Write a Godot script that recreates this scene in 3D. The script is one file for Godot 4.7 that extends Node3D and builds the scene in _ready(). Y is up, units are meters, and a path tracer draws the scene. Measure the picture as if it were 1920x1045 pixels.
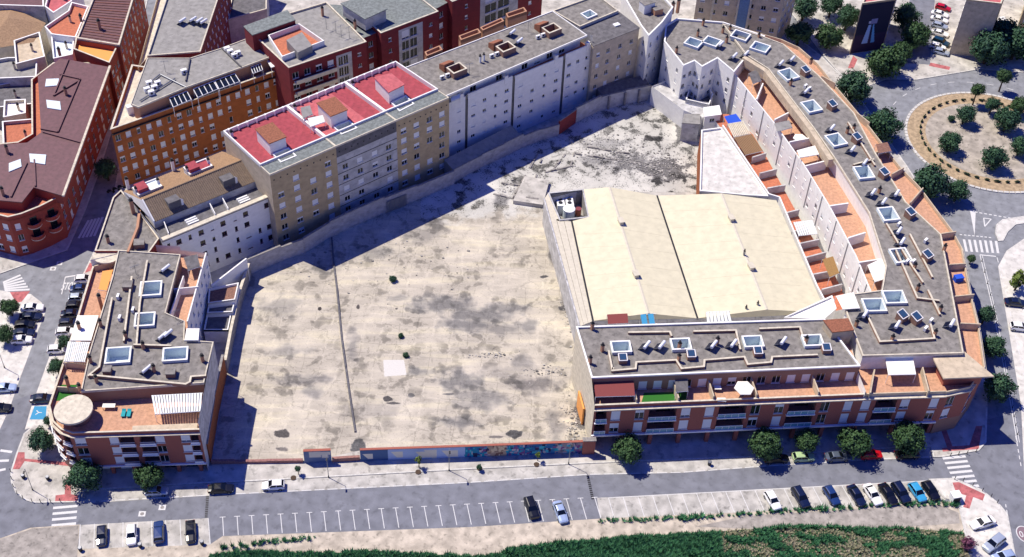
extends Node3D
# An urban block seen from the air: apartment blocks round an empty concrete yard and a warehouse.
# x to the right, z towards the viewer, y up, metres.

var rng := RandomNumberGenerator.new()
var used := {}
var M := {}
var win_cache := {}

func _ready() -> void:
	rng.seed = 4711
	set_camera_and_light()
	make_materials()
	make_ground()
	make_yard()
	make_front_block()
	make_left_block()
	make_back_row()
	make_far_rows()
	make_right_block()
	make_warehouse()
	make_far_right()
	make_trees()
	make_cars()
	make_street_things()

func set_camera_and_light() -> void:
	var cam := Camera3D.new()
	cam.name = "camera"
	cam.position = Vector3(0, 182, 0)
	cam.rotation_degrees = Vector3(-44, 0, 0)
	cam.projection = Camera3D.PROJECTION_FRUSTUM
	cam.near = 1.0
	cam.far = 4000.0
	cam.size = 1045.0 / 2400.0
	cam.frustum_offset = Vector2(120.0 / 2400.0, 0)
	add_child(cam)
	cam.current = true
	var sky_mat := ProceduralSkyMaterial.new()
	sky_mat.sky_top_color = Color(0.1, 0.26, 0.74)
	sky_mat.sky_horizon_color = Color(0.68, 0.78, 0.95)
	sky_mat.sky_curve = 0.15
	sky_mat.ground_bottom_color = Color(0.35, 0.34, 0.33)
	sky_mat.ground_horizon_color = Color(0.6, 0.68, 0.8)
	sky_mat.energy_multiplier = 1.0
	var sky := Sky.new()
	sky.sky_material = sky_mat
	var env := Environment.new()
	env.background_mode = Environment.BG_SKY
	env.sky = sky
	env.background_energy_multiplier = 0.8
	env.ambient_light_source = Environment.AMBIENT_SOURCE_SKY
	env.tonemap_mode = Environment.TONE_MAPPER_LINEAR
	env.tonemap_exposure = 1.17
	env.sdfgi_enabled = true
	env.ssao_enabled = true
	env.ssil_enabled = true
	var we := WorldEnvironment.new()
	we.name = "world_environment"
	we.environment = env
	add_child(we)
	var sun := DirectionalLight3D.new()
	sun.name = "sun"
	sun.light_energy = 1.55
	sun.light_angular_distance = 0.5
	sun.light_color = Color(1.0, 0.965, 0.905)
	sun.shadow_enabled = true
	add_child(sun)
	sun.look_at_from_position(Vector3(0, 100, 0), Vector3(50, 0, 31), Vector3.UP)

# ---------------------------------------------------------------- geometry collector
class Geo:
	var v := PackedVector3Array()
	var n := PackedVector3Array()
	var t := PackedVector2Array()
	var has_uv := false

	func tri(a: Vector3, b: Vector3, c: Vector3, hint: Vector3) -> void:
		var q := (c - a).cross(b - a)
		if q.length_squared() < 1e-12:
			return
		q = q.normalized()
		if q.dot(hint) < 0.0:
			q = -q
			v.append_array([a, c, b])
		else:
			v.append_array([a, b, c])
		n.append_array([q, q, q])

	func quad(a: Vector3, b: Vector3, c: Vector3, d: Vector3, hint: Vector3) -> void:
		tri(a, b, c, hint)
		tri(a, c, d, hint)

	func flat(p: PackedVector2Array, y: float, up := 1.0) -> void:
		var ix := Geometry2D.triangulate_polygon(p)
		for k in range(0, ix.size(), 3):
			var a := p[ix[k]]
			var b := p[ix[k + 1]]
			var c := p[ix[k + 2]]
			tri(Vector3(a.x, y, a.y), Vector3(b.x, y, b.y), Vector3(c.x, y, c.y), Vector3(0, up, 0))

	func sides(p: PackedVector2Array, y0: float, y1: float, inward := false) -> void:
		var s := 0.0
		for i in p.size():
			var a := p[i]
			var b := p[(i + 1) % p.size()]
			s += a.x * b.y - b.x * a.y
		for i in p.size():
			var a := p[i]
			var b := p[(i + 1) % p.size()]
			var d := b - a
			var o := Vector3(d.y, 0, -d.x) * (1.0 if s > 0 else -1.0)
			if inward:
				o = -o
			quad(Vector3(a.x, y0, a.y), Vector3(b.x, y0, b.y), Vector3(b.x, y1, b.y), Vector3(a.x, y1, a.y), o)

	func prism(p: PackedVector2Array, y0: float, y1: float, bottom := false) -> void:
		sides(p, y0, y1)
		flat(p, y1)
		if bottom:
			flat(p, y0, -1.0)

	# a band of width w along the edges of p, inside it when w > 0
	func ring(p: PackedVector2Array, w: float, y0: float, y1: float, closed_bottom := false) -> void:
		var q := Geo.inset(p, w)
		sides(p, y0, y1, w < 0.0)
		sides(q, y0, y1, w > 0.0)
		for i in p.size():
			var j := (i + 1) % p.size()
			quad(Vector3(p[i].x, y1, p[i].y), Vector3(p[j].x, y1, p[j].y), Vector3(q[j].x, y1, q[j].y), Vector3(q[i].x, y1, q[i].y), Vector3.UP)
			if closed_bottom:
				quad(Vector3(p[i].x, y0, p[i].y), Vector3(p[j].x, y0, p[j].y), Vector3(q[j].x, y0, q[j].y), Vector3(q[i].x, y0, q[i].y), Vector3.DOWN)

	static func inset(p: PackedVector2Array, w: float) -> PackedVector2Array:
		var s := 0.0
		for i in p.size():
			var a := p[i]
			var b := p[(i + 1) % p.size()]
			s += a.x * b.y - b.x * a.y
		var sg := 1.0 if s > 0 else -1.0
		var q := PackedVector2Array()
		for i in p.size():
			var a := p[(i + p.size() - 1) % p.size()]
			var b := p[i]
			var c := p[(i + 1) % p.size()]
			var d0 := (b - a).normalized()
			var d1 := (c - b).normalized()
			var n0 := Vector2(-d0.y, d0.x) * sg
			var n1 := Vector2(-d1.y, d1.x) * sg
			var m := n0 + n1
			var k := 2.0 / maxf(m.length_squared(), 0.6)
			q.append(b + m * (w * k))
		return q

	# wall of thickness w centred on a-b
	func slab(a: Vector2, b: Vector2, w: float, y0: float, y1: float) -> void:
		var d := (b - a).normalized()
		var o := Vector2(-d.y, d.x) * (w * 0.5)
		prism(PackedVector2Array([a + o, b + o, b - o, a - o]), y0, y1, true)

	# wall between two points with its own top heights at both ends
	func slab_slope(a: Vector2, b: Vector2, w: float, y0: float, ya: float, yb: float) -> void:
		var d := (b - a).normalized()
		var o := Vector2(-d.y, d.x) * (w * 0.5)
		hexa([a + o, b + o, b - o, a - o], y0, [ya, yb, yb, ya])

	func hexa(p: Array, y0: float, tops: Array) -> void:
		var c := Vector2.ZERO
		for q in p:
			c += q / float(p.size())
		for i in p.size():
			var j := (i + 1) % p.size()
			var a: Vector2 = p[i]
			var b: Vector2 = p[j]
			var o := (a + b) * 0.5 - c
			quad(Vector3(a.x, y0, a.y), Vector3(b.x, y0, b.y), Vector3(b.x, tops[j], b.y), Vector3(a.x, tops[i], a.y), Vector3(o.x, 0, o.y))
		var pts := []
		var low := []
		for i in p.size():
			pts.append(Vector3(p[i].x, tops[i], p[i].y))
			low.append(Vector3(p[i].x, y0, p[i].y))
		for i in range(1, p.size() - 1):
			tri(pts[0], pts[i], pts[i + 1], Vector3.UP)
			tri(low[0], low[i], low[i + 1], Vector3.DOWN)

	# box: c = middle of its underside, s = size, turned by yaw, tilted about its local x
	func box(c: Vector3, s: Vector3, yaw := 0.0, tilt := 0.0, roll := 0.0) -> void:
		var b := Basis.from_euler(Vector3(tilt, yaw, roll))
		var k: Array[Vector3] = []
		for i in 8:
			k.append(c + b * Vector3((0.5 if i & 1 else -0.5) * s.x, s.y if i & 2 else 0.0, (0.5 if i & 4 else -0.5) * s.z))
		quad(k[0], k[1], k[3], k[2], -b.z)
		quad(k[4], k[5], k[7], k[6], b.z)
		quad(k[0], k[2], k[6], k[4], -b.x)
		quad(k[1], k[3], k[7], k[5], b.x)
		quad(k[2], k[3], k[7], k[6], b.y)
		quad(k[0], k[1], k[5], k[4], -b.y)

	func tube(a: Vector3, b: Vector3, r0: float, r1: float, seg := 8, caps := true) -> void:
		var d := (b - a).normalized()
		var x := d.cross(Vector3.RIGHT if absf(d.x) < 0.8 else Vector3.FORWARD).normalized()
		var y := d.cross(x)
		for i in seg:
			var t0 := TAU * i / seg
			var t1 := TAU * (i + 1) / seg
			var e0 := x * cos(t0) + y * sin(t0)
			var e1 := x * cos(t1) + y * sin(t1)
			quad(a + e0 * r0, a + e1 * r0, b + e1 * r1, b + e0 * r1, e0 + e1)
			if caps:
				tri(a, a + e0 * r0, a + e1 * r0, -d)
				tri(b, b + e0 * r1, b + e1 * r1, d)

	func moved(by: Vector3) -> Geo:
		var g := Geo.new()
		g.n = n
		for q in v:
			g.v.append(q + by)
		return g

	func mesh() -> ArrayMesh:
		var m := ArrayMesh.new()
		if v.is_empty():
			return m
		var arr := []
		arr.resize(Mesh.ARRAY_MAX)
		arr[Mesh.ARRAY_VERTEX] = v
		arr[Mesh.ARRAY_NORMAL] = n
		if has_uv:
			arr[Mesh.ARRAY_TEX_UV] = t
		m.add_surface_from_arrays(Mesh.PRIMITIVE_TRIANGLES, arr)
		return m

# ---------------------------------------------------------------- nodes
func numbered(called: String) -> String:
	if not used.has(called):
		used[called] = 0
		return called
	used[called] += 1
	return "%s_%03d" % [called, used[called]]

func thing(called: String, label: String, category: String, at := Vector3.ZERO, group := "") -> Node3D:
	var o := Node3D.new()
	o.name = numbered(called)
	add_child(o)
	o.position = at
	o.set_meta("label", label)
	o.set_meta("category", category)
	if group != "":
		o.set_meta("group", group)
	return o

# geometry given in world metres, kept relative to its parent's place
func part(called: String, g: Geo, m: Material, parent: Node3D) -> MeshInstance3D:
	var o := MeshInstance3D.new()
	o.name = called
	var base := Vector3.ZERO
	var p: Node3D = parent
	while p != null and p != self:
		base += p.position
		p = p.get_parent() as Node3D
	o.mesh = g.moved(-base).mesh()
	o.material_override = m
	parent.add_child(o, true)
	return o

# a shared mesh, placed relative to its parent
func piece(called: String, m: Mesh, mat_: Material, parent: Node3D, xf: Transform3D) -> MeshInstance3D:
	var o := MeshInstance3D.new()
	o.name = called
	o.mesh = m
	o.material_override = mat_
	parent.add_child(o, true)
	o.transform = xf
	return o

func setting(called: String, g: Geo, m: Material) -> MeshInstance3D:
	var o := MeshInstance3D.new()
	o.name = numbered(called)
	o.mesh = g.mesh()
	o.material_override = m
	add_child(o)
	o.set_meta("kind", "structure")
	return o

func pg(a: Array) -> PackedVector2Array:
	var p := PackedVector2Array()
	for i in range(0, a.size(), 2):
		p.append(Vector2(a[i], a[i + 1]))
	return p

func v2(p: Vector3) -> Vector2:
	return Vector2(p.x, p.z)

func mid(p: PackedVector2Array) -> Vector3:
	var c := Vector2.ZERO
	for q in p:
		c += q / float(p.size())
	return Vector3(c.x, 0, c.y)

func lerp2(a: Vector2, b: Vector2, t: float) -> Vector2:
	return a + (b - a) * t

func area(p: PackedVector2Array) -> float:
	var s := 0.0
	for i in p.size():
		var b := p[(i + 1) % p.size()]
		s += p[i].x * b.y - b.x * p[i].y
	return s

# flat roof at height y with openings cut out of it
func roof_geo(p: PackedVector2Array, holes: Array, y: float) -> Geo:
	var pieces: Array = [p]
	for h: PackedVector2Array in holes:
		var c := Vector2.ZERO
		for q in h:
			c += q / float(h.size())
		var d := (h[1] - h[0]).normalized()
		var o := Vector2(-d.y, d.x)
		var half_a := PackedVector2Array([c - d * 900.0, c + d * 900.0, c + d * 900.0 + o * 900.0, c - d * 900.0 + o * 900.0])
		var half_b := PackedVector2Array([c - d * 900.0, c + d * 900.0, c + d * 900.0 - o * 900.0, c - d * 900.0 - o * 900.0])
		var next := []
		for q: PackedVector2Array in pieces:
			if Geometry2D.intersect_polygons(q, h).is_empty():
				next.append(q)
				continue
			for half in [half_a, half_b]:
				for r in Geometry2D.intersect_polygons(q, half):
					for s in Geometry2D.clip_polygons(r, h):
						next.append(s)
		pieces = next
	var g := Geo.new()
	for q: PackedVector2Array in pieces:
		g.flat(q, y)
	return g

# ---------------------------------------------------------------- windows and walls
# a wall face from a to b between y0 and y1 with rectangular openings [u0, u1, v0, v1] and reveals
func face_with_openings(g: Geo, a: Vector2, b: Vector2, y0: float, y1: float, out: Vector3, rects: Array, deep := 0.16) -> void:
	var us := [0.0, a.distance_to(b)]
	var vs := [y0, y1]
	for r in rects:
		us.append_array([r[0], r[1]])
		vs.append_array([r[2], r[3]])
	us.sort()
	vs.sort()
	var d := (b - a).normalized()
	var at := func(u: float, y: float, k: float) -> Vector3: return Vector3(a.x + d.x * u, y, a.y + d.y * u) - out * k
	for j in vs.size() - 1:
		if vs[j + 1] - vs[j] < 0.001:
			continue
		var from := -1.0
		for i in us.size() - 1:
			if us[i + 1] - us[i] < 0.001:
				continue
			var cu: float = (us[i] + us[i + 1]) * 0.5
			var cv: float = (vs[j] + vs[j + 1]) * 0.5
			var open := false
			for r in rects:
				if cu > r[0] and cu < r[1] and cv > r[2] and cv < r[3]:
					open = true
					break
			if open:
				if from >= 0.0:
					g.quad(at.call(from, vs[j], 0.0), at.call(us[i], vs[j], 0.0), at.call(us[i], vs[j + 1], 0.0), at.call(from, vs[j + 1], 0.0), out)
				from = -1.0
			elif from < 0.0:
				from = us[i]
		if from >= 0.0:
			var e: float = us[us.size() - 1]
			g.quad(at.call(from, vs[j], 0.0), at.call(e, vs[j], 0.0), at.call(e, vs[j + 1], 0.0), at.call(from, vs[j + 1], 0.0), out)
	var dd := Vector3(d.x, 0, d.y)
	for r in rects:
		g.quad(at.call(r[0], r[2], 0.0), at.call(r[0], r[3], 0.0), at.call(r[0], r[3], deep), at.call(r[0], r[2], deep), dd)
		g.quad(at.call(r[1], r[2], 0.0), at.call(r[1], r[3], 0.0), at.call(r[1], r[3], deep), at.call(r[1], r[2], deep), -dd)
		g.quad(at.call(r[0], r[2], 0.0), at.call(r[1], r[2], 0.0), at.call(r[1], r[2], deep), at.call(r[0], r[2], deep), Vector3.UP)
		g.quad(at.call(r[0], r[3], 0.0), at.call(r[1], r[3], 0.0), at.call(r[1], r[3], deep), at.call(r[0], r[3], deep), Vector3.DOWN)

# shared window meshes, x along the wall, y up, z outwards, origin at the sill's middle on the wall face
func win_meshes(w: float, h: float) -> Dictionary:
	var key := "%.2f_%.2f" % [w, h]
	if win_cache.has(key):
		return win_cache[key]
	var f := Geo.new()
	var k := 0.06
	f.box(Vector3(-w / 2 + k / 2, 0, -0.12), Vector3(k, h, 0.06))
	f.box(Vector3(w / 2 - k / 2, 0, -0.12), Vector3(k, h, 0.06))
	f.box(Vector3(0, h - k, -0.12), Vector3(w - 2 * k, k, 0.06))
	f.box(Vector3(0, 0, -0.12), Vector3(w - 2 * k, k, 0.06))
	if w > 0.85:
		f.box(Vector3(0, k, -0.12), Vector3(k, h - 2 * k, 0.06))
	f.box(Vector3(0, -0.07, 0.03), Vector3(w + 0.12, 0.07, 0.14))
	var p := Geo.new()
	p.quad(Vector3(-w / 2, 0, -0.145), Vector3(w / 2, 0, -0.145), Vector3(w / 2, h, -0.145), Vector3(-w / 2, h, -0.145), Vector3.BACK)
	var sh := []
	for s in [0.3, 0.55, 0.8, 0.97]:
		var b := Geo.new()
		b.box(Vector3(0, h * (1.0 - s), -0.07), Vector3(w - 0.03, h * s - 0.01, 0.035))
		sh.append(b.mesh())
	win_cache[key] = {"frame": f.mesh(), "pane": p.mesh(), "shutters": sh}
	return win_cache[key]

func add_window(parent: Node3D, where: Vector3, out: Vector3, w: float, h: float, shut: float, frame_mat: Material, shutter_mat: Material, glass: Material) -> void:
	var k := win_meshes(w, h)
	var yaw := atan2(out.x, out.z)
	var xf := Transform3D(Basis(Vector3.UP, yaw), where - parent.position)
	var o := piece("window", k.frame, frame_mat, parent, xf)
	piece("pane", k.pane, glass, o, Transform3D.IDENTITY)
	var r := rng.randf()
	if r < shut:
		var lv := rng.randi_range(0, 3)
		if rng.randf() < 0.45:
			lv = 3
		piece("shutter", k.shutters[lv], shutter_mat, o, Transform3D.IDENTITY)

# a wall face as one part with its windows; spec: {cols: [fractions] or n, rows: [sill heights], w, h, shut}
func facade(parent: Node3D, a: Vector2, b: Vector2, y0: float, y1: float, out2: Vector2, m: Material, spec := {}, called := "wall") -> void:
	var g := Geo.new()
	var out := Vector3(out2.x, 0, out2.y).normalized()
	var rects := []
	var L := a.distance_to(b)
	var d := (b - a) / L
	if spec.has("rows"):
		var cols: Array = []
		if spec.cols is int:
			for i in spec.cols:
				cols.append((i + 0.5) / float(spec.cols))
		else:
			cols = spec.cols
		var w: float = spec.get("w", 1.1)
		var h: float = spec.get("h", 1.25)
		var i_row := 0
		for y in spec.rows:
			var i_col := 0
			for c in cols:
				i_col += 1
				var ww := w
				if spec.has("ws"):
					ww = spec.ws[(i_col - 1) % spec.ws.size()]
				if spec.get("skip", 0.0) > 0.0 and rng.randf() < spec.skip:
					continue
				var u: float = c * L
				if u - ww / 2 < 0.15 or u + ww / 2 > L - 0.15 or y + h > y1 - 0.1:
					continue
				rects.append([u - ww / 2, u + ww / 2, y, y + h])
				var q: Vector2 = a + d * u
				add_window(parent, Vector3(q.x, y, q.y), out, ww, h, spec.get("shut", 0.6), spec.get("frame", M.white_paint), spec.get("shutter", M.shutter), M.glass)
			i_row += 1
	face_with_openings(g, a, b, y0, y1, out, rects)
	part(called, g, m, parent)

func outward(p: PackedVector2Array, i: int) -> Vector2:
	var d := p[(i + 1) % p.size()] - p[i]
	return Vector2(d.y, -d.x).normalized() * (1.0 if area(p) > 0 else -1.0)

# walls round a footprint, one part for each face
func walls(parent: Node3D, p: PackedVector2Array, y0: float, y1: float, m: Material, specs := {}, mats := {}) -> void:
	for i in p.size():
		facade(parent, p[i], p[(i + 1) % p.size()], y0, y1, outward(p, i), mats.get(i, m), specs.get(i, {}))

# parapet ring with a slightly wider coping
func parapet(parent: Node3D, p: PackedVector2Array, y0: float, y1: float, m: Material, cope: Material, w := 0.25) -> void:
	var q := Geo.inset(p, 0.004)
	var g := Geo.new()
	g.ring(q, w, y0, y1)
	part("parapet", g, m, parent)
	var c := Geo.new()
	c.ring(Geo.inset(p, -0.04), w + 0.1, y1 + 0.003, y1 + 0.07, true)
	part("coping", c, cope, parent)

# rectangle on the ground: centre, half sizes along and across, heading of the long side
func rect(c: Vector2, hl: float, hw: float, dir: Vector2) -> PackedVector2Array:
	var d := dir.normalized()
	var o := Vector2(-d.y, d.x)
	return PackedVector2Array([c - d * hl - o * hw, c + d * hl - o * hw, c + d * hl + o * hw, c - d * hl + o * hw])

# ---------------------------------------------------------------- roof fittings (all parts of a building)
func light_well(parent: Node3D, p: PackedVector2Array, y: float, up := 0.9, deep := 1.7) -> void:
	var g := Geo.new()
	g.sides(Geo.inset(p, -0.22), y - 0.05, y + up)
	g.sides(p, y - deep, y + up, true)
	g.flat(p, y - deep)
	var w := part("light_well", g, M.well, parent)
	var c := Geo.new()
	c.ring(Geo.inset(p, -0.26), 0.3, y + up + 0.003, y + up + 0.06, true)
	part("coping", c, M.white_paint, w)

func chimney(parent: Node3D, at: Vector3, h := 1.9, s := 0.55, m: Material = null) -> void:
	var g := Geo.new()
	g.box(at, Vector3(s, h, s), 0.5)
	var o := part("chimney", g, m if m else M.terracotta, parent)
	var c := Geo.new()
	c.box(at + Vector3(0, h + 0.003, 0), Vector3(s * 1.25, 0.09, s * 1.25), 0.5)
	c.tube(at + Vector3(0, h + 0.09, 0), at + Vector3(0, h + 0.55, 0), s * 0.45, s * 0.42, 8)
	part("cap", c, M.dark_metal, o)

func solar_heater(parent: Node3D, at: Vector3, yaw := 0.9) -> void:
	var o := Node3D.new()
	o.name = "solar_heater"
	parent.add_child(o, true)
	o.position = at - parent.position
	o.rotation.y = yaw
	if not win_cache.has("solar"):
		var a := Geo.new()
		a.box(Vector3(0, 0.35, 0.1), Vector3(1.9, 0.08, 1.7), 0.0, -0.75)
		var b := Geo.new()
		b.tube(Vector3(-1.0, 1.25, 0.85), Vector3(1.0, 1.25, 0.85), 0.3, 0.3, 10)
		var c := Geo.new()
		for x in [-0.8, 0.8]:
			c.tube(Vector3(x, 0, 0.8), Vector3(x, 1.1, 0.8), 0.035, 0.035, 5)
			c.tube(Vector3(x, 0, -0.45), Vector3(x, 1.1, 0.8), 0.035, 0.035, 5)
			c.tube(Vector3(x, 0.03, -0.5), Vector3(x, 0.03, 0.85), 0.035, 0.035, 5)
		win_cache["solar"] = [a.mesh(), b.mesh(), c.mesh()]
	piece("panel", win_cache.solar[0], M.solar, o, Transform3D.IDENTITY)
	piece("tank", win_cache.solar[1], M.tank, o, Transform3D.IDENTITY)
	piece("stand", win_cache.solar[2], M.metal, o, Transform3D.IDENTITY)

func roof_lantern(parent: Node3D, at: Vector3, yaw := 0.0, w := 1.5, h := 1.3, slant := 0.35) -> void:
	var b := Basis(Vector3.UP, yaw)
	var pts := []
	for q in [Vector3(-w / 2, 0, -w / 2), Vector3(w / 2, 0, -w / 2), Vector3(w / 2, 0, w / 2), Vector3(-w / 2, 0, w / 2)]:
		var r: Vector3 = at + b * q
		pts.append(Vector2(r.x, r.z))
	var g := Geo.new()
	var y0 := at.y
	g.hexa(pts, y0, [y0 + h + slant, y0 + h + slant, y0 + h, y0 + h])
	var o := part("roof_lantern", g, M.terracotta_wall, parent)
	var c := (pts[0] + pts[2]) * 0.5 as Vector2
	var inner := []
	for q in pts:
		inner.append(c + (q - c) * 0.8)
	var k := Geo.new()
	k.hexa(inner, y0 + h * 0.5, [y0 + h + slant * 0.9 + 0.08, y0 + h + slant * 0.9 + 0.08, y0 + h + slant * 0.1 + 0.08, y0 + h + slant * 0.1 + 0.08])
	part("pane", k, M.skylight, o)
	var f := Geo.new()
	for i in 4:
		var j := (i + 1) % 4
		var ya: float = y0 + h + (slant if i < 2 else 0.0)
		var yb: float = y0 + h + (slant if j < 2 else 0.0)
		f.tube(Vector3(pts[i].x, ya, pts[i].y), Vector3(pts[j].x, yb, pts[j].y), 0.09, 0.09, 5)
	part("frame", f, M.white_paint, o)

func vent_box(parent: Node3D, at: Vector3, s := Vector3(1.0, 1.0, 1.0), yaw := 0.0, m: Material = null) -> void:
	var g := Geo.new()
	g.box(at, s, yaw)
	var o := part("vent_box", g, m if m else M.terracotta_wall, parent)
	var c := Geo.new()
	c.box(at + Vector3(0, s.y + 0.003, 0), Vector3(s.x + 0.16, 0.1, s.z + 0.16), yaw)
	part("cover", c, M.roof_grey, o)

func antenna(parent: Node3D, at: Vector3, h := 2.6, yaw := 0.3) -> void:
	var g := Geo.new()
	g.tube(at, at + Vector3(0, h, 0), 0.05, 0.04, 5)
	var b := Basis(Vector3.UP, yaw)
	g.tube(at + Vector3(0, h - 0.2, 0) + b * Vector3(-0.9, 0, 0), at + Vector3(0, h - 0.2, 0) + b * Vector3(0.9, 0, 0), 0.035, 0.035, 4)
	for i in 6:
		var q := at + Vector3(0, h - 0.2, 0) + b * Vector3(-0.8 + i * 0.32, 0, 0)
		g.tube(q + b * Vector3(0, 0, -0.35), q + b * Vector3(0, 0, 0.35), 0.025, 0.025, 4)
	part("antenna", g, M.metal, parent)

func ac_unit(parent: Node3D, at: Vector3, yaw := 0.0, s := Vector3(1.0, 0.8, 0.45)) -> void:
	var g := Geo.new()
	g.box(at + Vector3(0, 0.1, 0), s, yaw)
	var o := part("air_conditioner", g, M.white_paint, parent)
	var f := Geo.new()
	var b := Basis(Vector3.UP, yaw)
	var c := at + Vector3(0, 0.1 + s.y * 0.5, 0) + b * Vector3(0, 0, s.z * 0.5)
	f.tube(c, c + b * Vector3(0, 0, 0.03), 0.28, 0.28, 10)
	part("fan_grille", f, M.dark_metal, o)

# railing of posts and rails along a line, one part
func railing(parent: Node3D, a: Vector3, b: Vector3, h := 1.0, m: Material = null) -> void:
	var g := Geo.new()
	g.tube(a + Vector3(0, h, 0), b + Vector3(0, h, 0), 0.03, 0.03, 5)
	g.tube(a + Vector3(0, 0.12, 0), b + Vector3(0, 0.12, 0), 0.02, 0.02, 4)
	var k := maxi(2, int(a.distance_to(b) / 0.9))
	for i in k + 1:
		var q := a.lerp(b, i / float(k))
		g.tube(q, q + Vector3(0, h, 0), 0.025, 0.025, 4)
	part("railing", g, m if m else M.white_paint, parent)

# low brick walls on a roof with a pale cap
func upstand(parent: Node3D, a: Array, y0: float, y1: float) -> void:
	var p := pg(a)
	for i in p.size() - 1:
		var d := (p[i + 1] - p[i]).normalized() * 0.15
		var g := Geo.new()
		g.slab(p[i], p[i + 1] + d, 0.26, y0, y1 + 0.004 * (i % 2))
		var o := part("upstand", g, M.terracotta_wall, parent)
		g = Geo.new()
		g.slab(p[i], p[i + 1] + d, 0.34, y1 + 0.007 + 0.006 * (i % 2), y1 + 0.06 + 0.006 * (i % 2))
		part("coping", g, M.cream, o)

# ---------------------------------------------------------------- materials
var tex := {}

# grey multiplier picture, seamless: coarse blotches, finer clouds and grain
func cloud_texture(seed_: int, size: int, freq: float, low: float, grain: float, stains: float) -> ImageTexture:
	var a := FastNoiseLite.new()
	a.seed = seed_
	a.noise_type = FastNoiseLite.TYPE_SIMPLEX_SMOOTH
	a.frequency = freq
	a.fractal_octaves = 5
	var b := FastNoiseLite.new()
	b.seed = seed_ + 7
	b.noise_type = FastNoiseLite.TYPE_SIMPLEX_SMOOTH
	b.frequency = 0.35
	b.fractal_octaves = 2
	var c := FastNoiseLite.new()
	c.seed = seed_ + 19
	c.frequency = freq * 1.7
	c.fractal_octaves = 4
	var ia := a.get_seamless_image(size, size).get_data()
	var ib := b.get_seamless_image(size, size).get_data()
	var ic := c.get_seamless_image(size, size).get_data()
	var out := PackedByteArray()
	out.resize(size * size)
	for i in size * size:
		var k := low + (1.0 - low) * (ia[i] / 255.0)
		k *= 1.0 - grain * (1.0 - ib[i] / 255.0)
		var s := ic[i] / 255.0
		if s < 0.34:
			k *= 1.0 - stains * (0.34 - s) / 0.34
		out[i] = int(clampf(k, 0.0, 1.0) * 255.0)
	return ImageTexture.create_from_image(Image.create_from_data(size, size, false, Image.FORMAT_L8, out))

func mat(r: float, g: float, b: float, t := "soft", metres := 9.0, rough := 0.9, metal := 0.0) -> StandardMaterial3D:
	var m := StandardMaterial3D.new()
	m.albedo_color = Color(r, g, b)
	m.roughness = rough
	m.metallic = metal
	if t != "":
		m.albedo_texture = tex[t]
		m.uv1_triplanar = true
		m.uv1_world_triplanar = true
		m.uv1_scale = Vector3.ONE / metres
	return m

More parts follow.
